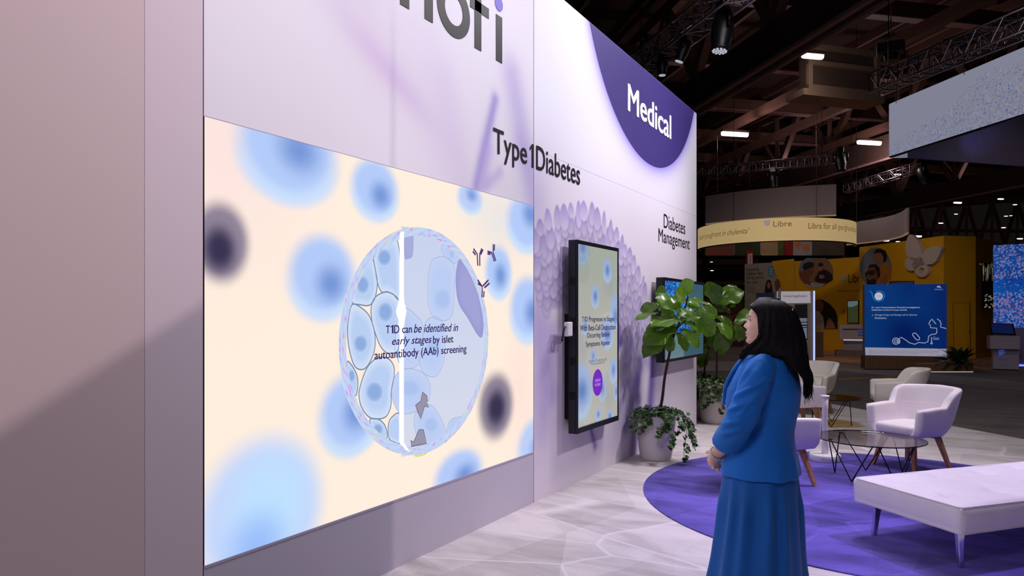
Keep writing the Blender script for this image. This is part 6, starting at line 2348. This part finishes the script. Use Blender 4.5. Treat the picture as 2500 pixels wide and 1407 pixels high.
for lst, where in ((FAR_A, 'right of the grey banners'), (FAR_B, 'above the yellow wall'), (FAR_C, 'around the cream ring sign')):
    for i, (x, y, w) in enumerate(lst):
        hall_lamp(x, y, w, 50 + (i % 5) * 2, 'tiny distant hall lamp, %s from left of those %s' % (ORD[i], where))

# far booths seen under the ring sign: a band of photo panels, gallery beams, an aisle sign
cols = [((1722, 1792), (120, 62, 52)), ((1794, 1856), (46, 50, 34)), ((1858, 1898), (150, 116, 84)), ((1899, 1914), (70, 76, 40)), ((1915, 1935), (130, 28, 26)), ((1936, 1983), (140, 128, 124)), ((1984, 2062), (74, 60, 56))]
t = thing('photo_header', 'row of dim photo panels seen far under the cream ring sign', 'photo panels', base_of(1722, 46, 2062, 46))
BF = Board(1720, 46, 2064, 46, t)
zlo, zhi = BF.pt(1900, 626).z, BF.pt(1900, 584).z
BF.slab('frame', zlo, zhi, 0.3, M['black_metal'])
for (x0, x1), c in cols:
    m_ = mat('far_photo', rgb(*c), 0.7, var=0.5, scale=0.9, emit=rgb(*c), estr=0.12)
    BF.poly('photo_panel', [(x0, 586), (x1, 586), (x1, 624), (x0, 624)], m_, 0.03)
for x, y, r in ((1948, 597, 8), (1968, 605, 9)):
    BF.poly('orange_ring', ell(x, y, r, r, 16), mat('far_orange', rgb(176, 100, 60), .7, emit=rgb(176, 100, 60), estr=.12), 0.05)
for x in (1793, 1857, 1898):
    BF.poly('white_post', [(x - 1, 588), (x + 1, 588), (x + 1, 622), (x - 1, 622)], PALE, 0.05)
for x in (1722, 2062):
    q = BF.pt(x, 700)
    obj('post', MB().beam((q.x, q.y, 0), (q.x, q.y, zlo), 0.3), M['black_metal'], t)
for k, (y, h_, c) in enumerate(((640, 14, (92, 66, 56)), (690, 13, (120, 100, 92)), (657, 3, (70, 46, 42)), (740, 22, (90, 66, 70)))):
    q0 = at(1690, y, 58 - 2 * k); q1 = at(1850, y, 58 - 2 * k)
    gb = obj('gallery_beam', MB().beam(q0, q1, 0.4, h_ / FPX * 56), mat('gallery_steel', rgb(*c), 0.8, var=0.1), roof)
q = at(1832, 648, 35)
t = thing('aisle_sign', 'small red and white hanging aisle sign above the grey graphic wall', 'sign', q)
BA = Board(1822.5, 35, 1838, 35, t)
zb3, zt3 = BA.pt(1830, 648).z, BA.pt(1830, 612).z
BA.slab('red_panel', zb3 + t.location.z, zt3 + t.location.z, 0.1, dmat('sign_red', (170, 30, 34)))
BA.poly('white_panel', [(1826, 620), (1837, 619), (1837, 646), (1826, 647)], dmat('sign_white', (210, 200, 200)), 0.02)
obj('lettering', text_mesh('AISLE', (0, 0, 1), -BA.d, BA.pt(1834, 643, 0.03), 0.4, 0.09), dmat('sign_letter', (120, 30, 30)), t)
cable(t, BA.pt(1830, 612) + Vector(t.location), 12.6)
# dark shell of a further booth behind the second fig
t = thing('dark_booth_wall', 'dull mauve booth wall far behind the second fig', 'wall panel', base_of(1700, 33, 1826, 33))
BW_ = Board(1704, 33.0, 1826, 33.0, t)
BW_.slab('panel', 0, BW_.pt(1750, 770).z, 0.2, dmat('mauve_far', (104, 84, 84)))
BW_.slab('dark_band', BW_.pt(1750, 770).z, BW_.pt(1750, 730).z, 0.25, dmat('dark_far', (64, 40, 42)))
BW_.poly('red_panel', [(1790, 765), (1835, 765), (1835, 800), (1790, 800)], dmat('far_red', (120, 26, 34)), 0.05)


# ------------------------------------------------------------------ the person: facing the wall (local +x front, +y her left side, z up)
def remeshed(mb, voxel, smooth_it=2):
    me = mb.mesh('tmp')
    o = bpy.data.objects.new('tmp', me)
    COL.objects.link(o)
    r = o.modifiers.new('r', 'REMESH')
    r.mode = 'VOXEL'
    r.voxel_size = voxel
    if smooth_it:
        s = o.modifiers.new('s', 'SMOOTH')
        s.factor = 0.5
        s.iterations = smooth_it
    dg = bpy.context.evaluated_depsgraph_get()
    out = bpy.data.meshes.new_from_object(o.evaluated_get(dg))
    bpy.data.objects.remove(o)
    bpy.data.meshes.remove(me)
    out.polygons.foreach_set('use_smooth', [True] * len(out.polygons))
    return out


def interp(z, tab):
    return float(np.interp(z, [a for a, _ in tab], [b for _, b in tab]))


person = thing('person', 'person with long dark hair in a blue jacket and skirt, hands clasped, facing the wall', 'person', (2.08, 3.41, 0.006), PI)

# skin material
def skin_mat():
    m = mat('skin', rgb(226, 178, 162), 0.45, var=0.05, scale=25, bump=0.03, bscale=400)
    b = m.node_tree.nodes['Principled BSDF']
    return m


M['skin'] = skin_mat()

# --- head as a shaped loft
XF = [(1.385, 0.000), (1.396, 0.022), (1.402, 0.036), (1.409, 0.047), (1.417, 0.0510), (1.425, 0.049), (1.432, 0.0465), (1.440, 0.0480), (1.449, 0.0475), (1.458, 0.0490), (1.470, 0.0455), (1.485, 0.0430), (1.500, 0.0400), (1.517, 0.0375),
      (1.530, 0.0400), (1.540, 0.0395), (1.556, 0.0340), (1.575, 0.0200), (1.590, -0.004), (1.600, -0.030), (1.606, -0.055)]
XB = [(1.385, -0.085), (1.40, -0.095), (1.43, -0.112), (1.46, -0.126), (1.50, -0.142), (1.54, -0.146), (1.57, -0.136), (1.59, -0.112), (1.600, -0.085), (1.606, -0.060)]
WW = [(1.385, 0.030), (1.395, 0.036), (1.405, 0.042), (1.42, 0.050), (1.45, 0.060), (1.48, 0.066), (1.51, 0.070), (1.54, 0.073), (1.57, 0.069), (1.59, 0.052), (1.600, 0.030), (1.606, 0.004)]
NOSE = [(1.470, 0.0), (1.4735, 0.003), (1.477, 0.010), (1.481, 0.0175), (1.486, 0.0225), (1.490, 0.0225), (1.496, 0.0185), (1.504, 0.0125), (1.512, 0.0075), (1.519, 0.0035), (1.526, 0.0)]
body = MB()
rings = []
nz, na = 110, 120
for i in range(nz):
    z = 1.385 + (1.606 - 1.385) * i / (nz - 1)
    xf, xb, w = interp(z, XF), interp(z, XB), interp(z, WW)
    xm = (xf + xb) / 2 - 0.004
    rg = []
    for k in range(na):
        a = 2 * PI * k / na
        ca, sa = math.cos(a), math.sin(a)
        if ca > 0:
            x = xm + (xf - xm) * ca ** 0.86
            y = w * math.copysign(abs(sa) ** 0.92, sa) * (1 - 0.10 * ca * float(sstep(1.55, 1.42, z)))
            ay = abs(y)
            dx = interp(z, NOSE) * math.exp(-(y / (0.0075 + 0.0035 * float(sstep(1.505, 1.482, z)))) ** 2)
            dx += 0.0075 * math.exp(-((ay - 0.0125) / 0.006) ** 2 - ((z - 1.480) / 0.006) ** 2)
            dx -= 0.0095 * math.exp(-((ay - 0.031) / 0.014) ** 2 - ((z - 1.512) / 0.010) ** 2)
            dx += 0.0030 * math.exp(-((ay - 0.028) / 0.020) ** 2 - ((z - 1.532) / 0.006) ** 2)
            dx += 0.0038 * math.exp(-(y / 0.019) ** 2) * (math.exp(-((z - 1.4565) / 0.0042) ** 2) + 1.05 * math.exp(-((z - 1.4415) / 0.0046) ** 2))
            dx -= 0.0030 * math.exp(-(y / 0.021) ** 2 - ((z - 1.4492) / 0.0020) ** 2)
            dx -= 0.0022 * math.exp(-(y / 0.02) ** 2 - ((z - 1.431) / 0.004) ** 2)
            dx += 0.0040 * math.exp(-((ay - 0.042) / 0.016) ** 2 - ((z - 1.482) / 0.014) ** 2)
            dx += 0.0025 * math.exp(-(y / 0.015) ** 2 - ((z - 1.415) / 0.009) ** 2)
            x += dx
        else:
            x = xm + (xm - xb) * ca
            y = w * math.copysign(abs(sa) ** 0.92, sa)
        rg.append((x, y, z))
    rings.append(rg)
body.loft(rings, True)
# neck, trunk, legs
body.tube([(-0.040, 0, 1.44), (-0.048, 0, 1.40), (-0.056, 0, 1.36), (-0.060, 0, 1.30)], [0.050, 0.050, 0.053, 0.075], 24)
body.tube([(-0.06, 0, 1.33), (-0.03, 0, 1.24), (-0.015, 0, 1.12), (-0.02, 0, 0.98), (-0.02, 0, 0.86), (-0.02, 0, 0.76)], [0.09, 0.125, 0.12, 0.11, 0.13, 0.13], 24)
for g in (1, -1):
    body.tube([(-0.02, 0.075 * g, 0.84), (-0.01, 0.085 * g, 0.62), (-0.005, 0.085 * g, 0.46), (-0.02, 0.085 * g, 0.26), (-0.03, 0.085 * g, 0.09)], [0.085, 0.072, 0.052, 0.048, 0.036], 20)
    body.ellipsoid((0.03, 0.085 * g, 0.045), (0.11, 0.042, 0.04), 20, 12)
    # arm: shoulder, elbow, wrist
    body.tube([(-0.055, 0.14 * g, 1.315), (-0.04, 0.185 * g, 1.26), (0.0, 0.222 * g, 1.13), (0.035, 0.222 * g, 1.055), (0.08, 0.175 * g, 0.985), (0.125, 0.130 * g, 0.93), (0.168, 0.085 * g, 0.884)], [0.055, 0.052, 0.045, 0.041, 0.042, 0.036, 0.0265], 18)
# hands: left hand folded over the right
def hand(b, wrist, palm_pts, fingers, thumb):
    b.tube([wrist] + palm_pts, [0.0255, 0.0265, 0.0265, 0.020], 16)
    for f, r in fingers:
        b.tube(f, [r, r * 0.98, r * 0.92, r * 0.8], 12)
        b.ellipsoid(f[-1], (r * 0.8, r * 0.8, r * 0.8), 10, 6)
    b.tube(thumb, [0.0125, 0.0110, 0.0095, 0.008], 12)
    b.ellipsoid(thumb[-1], (0.008, 0.008, 0.008), 10, 6)


lf = []
for k in range(4):
    z = 0.853 - 0.0165 * k
    r = (0.0088, 0.0092, 0.0088, 0.0078)[k]
    o = (0.0, 0.004, 0.002, -0.006)[k]
    lf.append(([(0.204 - 0.004 * k + o, 0.044, z + 0.004), (0.2245 - 0.004 * k + o, 0.020, z - 0.003), (0.2225 - 0.004 * k + o, -0.012, z - 0.006), (0.205 - 0.004 * k + o, -0.032, z - 0.008)], r))
hand(body, (0.168, 0.085, 0.884), [(0.180, 0.072, 0.866), (0.192, 0.050, 0.842), (0.198, 0.034, 0.830)], lf, [(0.186, 0.066, 0.878), (0.208, 0.050, 0.880), (0.224, 0.030, 0.876), (0.233, 0.014, 0.870)])
rf_ = []
for k in range(4):
    z = 0.838 - 0.0125 * k
    r = 0.0085
    rf_.append(([(0.190 - 0.003 * k, -0.030, z), (0.197 - 0.003 * k, 0.0, z - 0.006), (0.188 - 0.003 * k, 0.022, z - 0.008), (0.174, 0.032, z - 0.006)], r))
hand(body, (0.168, -0.085, 0.884), [(0.178, -0.072, 0.862), (0.186, -0.050, 0.838), (0.190, -0.034, 0.824)], rf_, [(0.184, -0.066, 0.872), (0.204, -0.046, 0.872), (0.214, -0.024, 0.866), (0.212, -0.006, 0.872)])
bo = obj('body', remeshed(body, 0.0032, 1), M['skin'], person, label='bare face, neck, forearms and clasped hands')

# eyes, brows, lips
EW = mat('eye_white', rgb(226, 220, 218), 0.25, var=0.0)
IR = mat('iris_dark', rgb(38, 24, 20), 0.15, var=0.0)
BRW = mat('brow_dark', rgb(34, 24, 28), 0.7, var=0.1)
LIP = mat('lip_rose', rgb(196, 124, 122), 0.4, var=0.06, scale=60)
for g in (1, -1):
    e = obj('eye', MB().ellipsoid((0.0175, 0.0305 * g, 1.5112), (0.0112, 0.0122, 0.0066), 20, 12), EW, person, smooth=True)
    obj('iris', MB().ellipsoid((0.0256, 0.0296 * g, 1.5112), (0.0040, 0.0052, 0.0052), 14, 8), IR, e, smooth=True)
    obj('eyelid', MB().tube([(0.0225, 0.0175 * g, 1.5125), (0.0285, 0.0255 * g, 1.5168), (0.0275, 0.0345 * g, 1.5162), (0.0175, 0.0440 * g, 1.5110)], [0.0010, 0.0016, 0.0017, 0.0010], 8), BRW, e, smooth=True)
    obj('eyebrow', MB().tube([(0.0395, 0.0120 * g, 1.5285), (0.0385, 0.0230 * g, 1.5345), (0.0310, 0.0370 * g, 1.5365), (0.0180, 0.0500 * g, 1.5300)], [0.0016, 0.0024, 0.0022, 0.0010], 8), BRW, person, smooth=True)
lp_ = MB()
for z, r, dx in ((1.4562, 0.0040, 0.0), (1.4420, 0.0046, -0.0005)):
    lp_.tube([(0.0360, -0.0210, 1.4492), (0.0485 + dx, -0.0115, (z + 1.4492) / 2 + 0.0006), (0.0515 + dx, 0, z), (0.0485 + dx, 0.0115, (z + 1.4492) / 2 + 0.0006), (0.0360, 0.0210, 1.4492)], [0.0012, r * 0.85, r, r * 0.85, 0.0012], 10)
obj('lips', lp_, LIP, person, smooth=True)

# --- jacket
def cloth_mat(name, c, rough=0.75):
    m = mat(name, rgb(*c), rough, var=0.06, scale=6, bump=0.12, bscale=420)
    m.node_tree.nodes['Principled BSDF'].inputs['Sheen Weight'].default_value = 0.08
    m.node_tree.nodes['Principled BSDF'].inputs['Sheen Roughness'].default_value = 0.4
    return m


M['jacket'] = cloth_mat('blue_jacket_cloth', (0, 108, 204))
M['skirt'] = cloth_mat('blue_skirt_cloth', (0, 90, 174))


def ring_at(z, f, b, w, n=64, e=0.9, fold=0.0, ph=0.0, nf=11):
    xm = (f + b) / 2
    h = (f - b) / 2
    out = []
    for k in range(n):
        a = 2 * PI * k / n
        ca, sa = math.cos(a), math.sin(a)
        m_ = 1.0
        if fold:
            m_ += fold * (math.sin(nf * a + ph) + 0.6 * math.sin((nf - 4) * a + 1.7 * ph + 1.0) + 0.35 * math.sin((nf + 6) * a - ph))
        out.append((xm + h * m_ * math.copysign(abs(ca) ** e, ca), w * m_ * math.copysign(abs(sa) ** e, sa), z))
    return out


jk = MB()
TORSO = [(1.392, 0.000, -0.108, 0.060), (1.375, 0.014, -0.118, 0.082), (1.358, 0.034, -0.132, 0.125), (1.335, 0.056, -0.148, 0.165), (1.30, 0.078, -0.166, 0.182), (1.25, 0.108, -0.182, 0.186), (1.19, 0.136, -0.190, 0.182), (1.12, 0.142, -0.186, 0.172),
         (1.06, 0.132, -0.172, 0.164), (1.00, 0.128, -0.166, 0.164), (0.93, 0.136, -0.167, 0.174), (0.87, 0.150, -0.175, 0.188), (0.83, 0.160, -0.183, 0.197), (0.795, 0.163, -0.187, 0.201)]
jk.loft([ring_at(z, f, b, w) for z, f, b, w in TORSO], True)
for g in (1, -1):
    jk.tube([(-0.058, 0.120 * g, 1.325), (-0.052, 0.160 * g, 1.302), (-0.040, 0.190 * g, 1.262), (-0.020, 0.212 * g, 1.20), (0.004, 0.226 * g, 1.13), (0.030, 0.226 * g, 1.065), (0.060, 0.200 * g, 1.015), (0.090, 0.170 * g, 0.975), (0.116, 0.143 * g, 0.940)],
            [0.050, 0.060, 0.065, 0.066, 0.065, 0.066, 0.066, 0.063, 0.058], 28)
jm = remeshed(jk, 0.005, 10)
n = len(jm.vertices)
co = np.empty(n * 3); jm.vertices.foreach_get('co', co); co = co.reshape(-1, 3)
no = np.empty(n * 3); jm.vertices.foreach_get('normal', no); no = no.reshape(-1, 3)
X_, Y_, Z_ = co.T
disp = np.zeros(n)
# creases at the elbow, drape folds on the back, a waist tuck
arm = sstep(0.17, 0.205, np.abs(Y_))
for (x0, z0, x1, z1, a_, w_) in [(0.085, 1.108, -0.012, 1.155, 0.0085, 0.010), (0.058, 1.170, -0.055, 1.235, 0.008, 0.010), (-0.055, 1.235, -0.108, 1.272, 0.006, 0.009), (0.045, 1.222, -0.030, 1.335, 0.005, 0.009),
                                 (0.100, 1.050, 0.010, 1.075, 0.009, 0.011), (0.110, 1.000, 0.030, 1.030, 0.007, 0.010), (-0.02, 1.04, -0.07, 1.12, 0.006, 0.010), (0.02, 1.10, -0.06, 1.19, 0.005, 0.010)]:
    L2 = (x1 - x0) ** 2 + (z1 - z0) ** 2
    t_ = np.clip(((X_ - x0) * (x1 - x0) + (Z_ - z0) * (z1 - z0)) / L2, 0, 1)
    px_ = X_ - (x0 + t_ * (x1 - x0)); pz_ = Z_ - (z0 + t_ * (z1 - z0))
    dd_ = np.hypot(px_, pz_)
    fade_ = np.sin(PI * np.clip(t_ * 0.8 + 0.1, 0, 1))
    disp += sstep(0.10, 0.17, np.abs(Y_)) * fade_ * (a_ * np.exp(-(dd_ / w_) ** 2) - 0.6 * a_ * np.exp(-((dd_ - 2.0 * w_) / (1.3 * w_)) ** 2) * (pz_ < 0))
disp += (1 - arm) * 0.006 * np.sin(26 * X_ + 22 * Z_ + 4 * Y_) * np.exp(-((Z_ - 0.98) / 0.12) ** 2)
disp += (1 - arm) * 0.0035 * np.sin(9 * np.arctan2(Y_, X_ + 0.02) + 1.0) * sstep(0.95, 0.80, Z_)
disp += 0.0035 * (vnoise(X_ + Y_, Z_, 16, 3) - 0.5)
co += no * disp[:, None]
jm.vertices.foreach_set('co', co.ravel())
jm.update()
jo = obj('jacket', jm, M['jacket'], person)
# lapels and collar
for g in (1, -1):
    outer = [(-0.112, 0.045 * g, 1.392), (-0.06, 0.083 * g, 1.392), (0.004, 0.082 * g, 1.372), (0.060, 0.092 * g, 1.325), (0.104, 0.098 * g, 1.262), (0.136, 0.078 * g, 1.195), (0.152, 0.036 * g, 1.115)]
    inner = [(-0.100, 0.028 * g, 1.408), (-0.052, 0.062 * g, 1.410), (0.014, 0.056 * g, 1.384), (0.066, 0.050 * g, 1.330), (0.108, 0.040 * g, 1.262), (0.140, 0.024 * g, 1.190), (0.154, 0.014 * g, 1.110)]
    so, si = smooth_open(outer, 5), smooth_open(inner, 5)
    rg = []
    for a, b in zip(so, si):
        mdl = (a + b) / 2 + np.array([0.005, 0.004 * g, 0.003])
        rg.append([tuple(a), tuple(mdl), tuple(b), tuple(b - np.array([0.012, 0.004 * g, 0.006])), tuple(a - np.array([0.010, 0.006 * g, 0.006]))])
    obj('lapel', MB().loft(rg), M['jacket'], jo, smooth=True)
# --- skirt
sk = MB()
SK = [(0.86, 0.120, -0.150, 0.165, 0.0), (0.80, 0.150, -0.172, 0.188, 0.010), (0.72, 0.160, -0.180, 0.200, 0.024), (0.64, 0.168, -0.184, 0.210, 0.054), (0.52, 0.184, -0.192, 0.226, 0.046), (0.40, 0.202, -0.200, 0.244, 0.036), (0.26, 0.222, -0.208, 0.266, 0.060), (0.10, 0.246, -0.218, 0.292, 0.066), (0.035, 0.254, -0.222, 0.300, 0.066)]
SKS = smooth_open(SK, 5)
sk.loft([ring_at(z, f, b, w, 200, 0.95, fo, 0.6 + 0.5 * (0.86 - z), 13) for z, f, b, w, fo in SKS], True)
obj('skirt', sk, M['skirt'], person, smooth=True)
# --- bracelet
br = MB()
ax = Vector((0.043, -0.045, -0.046)).normalized()
u_ = ax.cross(Vector((0, 0, 1))).normalized(); v_ = ax.cross(u_)
for k in range(22):
    a = 2 * PI * k / 22
    c = Vector((0.166, 0.088, 0.886)) + (u_ * math.cos(a) + v_ * math.sin(a)) * 0.0325
    br.ellipsoid(c, (0.0052, 0.0052, 0.0052), 8, 6)
obj('bracelet', br, M['chrome'], person, smooth=True, kind='stuff')

# --- long dark hair
HRX = [(1.15, 0.150), (1.22, 0.148), (1.30, 0.142), (1.36, 0.138), (1.40, 0.137), (1.44, 0.134), (1.48, 0.128), (1.52, 0.119), (1.55, 0.110), (1.58, 0.096), (1.60, 0.076), (1.615, 0.040)]
HRY = [(1.15, 0.105), (1.22, 0.112), (1.30, 0.118), (1.36, 0.112), (1.40, 0.102), (1.44, 0.096), (1.48, 0.093), (1.52, 0.091), (1.55, 0.085), (1.58, 0.074), (1.60, 0.052), (1.615, 0.018)]
HCX = [(1.15, -0.064), (1.22, -0.066), (1.30, -0.068), (1.36, -0.069), (1.40, -0.068), (1.44, -0.065), (1.48, -0.060), (1.52, -0.056), (1.55, -0.055), (1.58, -0.055), (1.60, -0.053), (1.615, -0.05)]


def hair_path(s, g, rs=None, lift=0.0):
    """strand from the parting to its tip; s: 0 front .. 1 back of head"""
    z_end = 1.335 - 0.14 * float(sstep(0.22, 0.5, s))
    j = (rs.uniform(-1, 1), rs.uniform(-1, 1), rs.uniform(0, 1)) if rs else (0, 0, 0.5)
    z_end += 0.055 * (j[2] - 0.5)
    ph = math.radians(74 + s * 112)
    p0 = Vector((0.024 - 0.120 * s, 0.003 * g, 1.592 + 0.027 * float(sstep(0.0, 0.3, s)) - 0.007 * float(sstep(0.6, 1.0, s)) + lift * 0.5))
    pts = [p0]
    n = 15
    for i in range(1, n + 1):
        f = i / n
        z = p0.z - 0.004 - (p0.z - 0.004 - z_end) * f ** 1.25
        rx, ry, cx = interp(z, HRX) + lift, interp(z, HRY) + lift, interp(z, HCX)
        x = cx + rx * math.cos(ph); y = g * max(0.0, ry * math.sin(ph))
        if ph > PI:
            y = -g * abs(ry * math.sin(ph))
        bl = float(sstep(0.0, 0.34 - 0.17 * min(1, s / 0.5), f))
        x = p0.x * (1 - bl) + x * bl
        # front locks swing forward over the shoulder, back locks lie on the back, those between spread over the shoulder
        wf = float(sstep(0.34, 0.10, s))
        k1 = float(sstep(1.455, 1.34, z))
        xa = x + k1 * (0.085 - 0.25 * s); ya = y + g * k1 * (0.004 + 0.05 * s)
        k2 = float(sstep(1.40, 1.25, z))
        bx = -0.192 - 0.020 * math.cos((s - 0.6) * 2) - 0.012 * f
        xb_ = x * (1 - k2) + bx * k2
        yb_ = y * (1 - k2) + g * k2 * (0.150 * (1 - min(1, max(0, s - 0.20) / 0.78)))
        x = xa * wf + xb_ * (1 - wf)
        y = ya * wf + yb_ * (1 - wf)
        # keep clear of the shoulder
        if wf > 0.02:
            zs = 1.372 - 0.30 * max(0.0, abs(y) - 0.07)
            z = max(z, zs + 0.004) if (-0.15 < x < 0.03) else z
        w = 0.004 * f
        x += 0.004 * math.sin(9 * f + 37 * s) * f; y += 0.004 * math.sin(8 * f + 53 * s + 1) * f
        x += w * j[0]; y += w * j[1]
        pts.append(Vector((x, y, z)))
    return pts


HM = mat('hair_dark', rgb(16, 12, 17), 0.58, var=0.25, scale=40, spec=0.22)
hr = MB()
for g in (1, -1):
    grid = [hair_path(i / 40, g) for i in range(41)]
    hr.loft(grid, False, False)
rs = random.Random(99)
for g in (1, -1):
    for k in range(1150 if g == 1 else 500):
        s = rs.random() ** 0.9
        P = hair_path(s, g, rs, rs.uniform(0.0, 0.0065))
        r0 = rs.uniform(0.0010, 0.0024)
        hr.tube(P, [r0 * (0.7 + 0.6 * math.sin(PI * min(1.0, i / (len(P) - 1) * 0.8 + 0.1))) * (1 if i < len(P) - 2 else 0.4) for i in range(len(P))], 4, False)
    for k in range(60):          # loose ends
        s = rs.uniform(0.25, 1.0)
        P = hair_path(s, g, rs, rs.uniform(0.002, 0.010))
        P = P[6:] + [P[-1] + Vector((rs.uniform(-.012, .006), rs.uniform(-.012, .012), -rs.uniform(.01, .045)))]
        hr.tube(P, [0.0012] * (len(P) - 1) + [0.0004], 3, False)
cap = []
for z in (1.335, 1.37, 1.40, 1.44, 1.48, 1.52, 1.55, 1.58, 1.60, 1.612):
    rx, ry, cx = interp(z, HRX) - 0.006, interp(z, HRY) - 0.006, interp(z, HCX)
    cap.append([(cx + max(0.003, rx) * math.cos(math.radians(82 + 196 * k / 40)), max(0.003, ry) * math.sin(math.radians(82 + 196 * k / 40)), z) for k in range(41)])
hr.loft(cap, False, False)
hr.ellipsoid((-0.074, 0, 1.542), (0.080, 0.074, 0.062), 28, 16)
obj('hair', hr, HM, person, smooth=True)
obj('hair_clip', MB().ellipsoid((-0.160, 0.028, 1.562), (0.006, 0.006, 0.006), 10, 6), M['chrome'], person, smooth=True)
# --- shoes (under the skirt hem)
for g in (1, -1):
    obj('shoe', MB().loft([[(0.03 + 0.125 * k_ * math.cos(2 * PI * i / 28), 0.085 * g + 0.046 * k_ * math.sin(2 * PI * i / 28), z) for i in range(28)] for z, k_ in ((0.0, 0.97), (0.015, 1.0), (0.05, 0.95), (0.085, 0.7))]), M['black_plastic'], person, smooth=True)
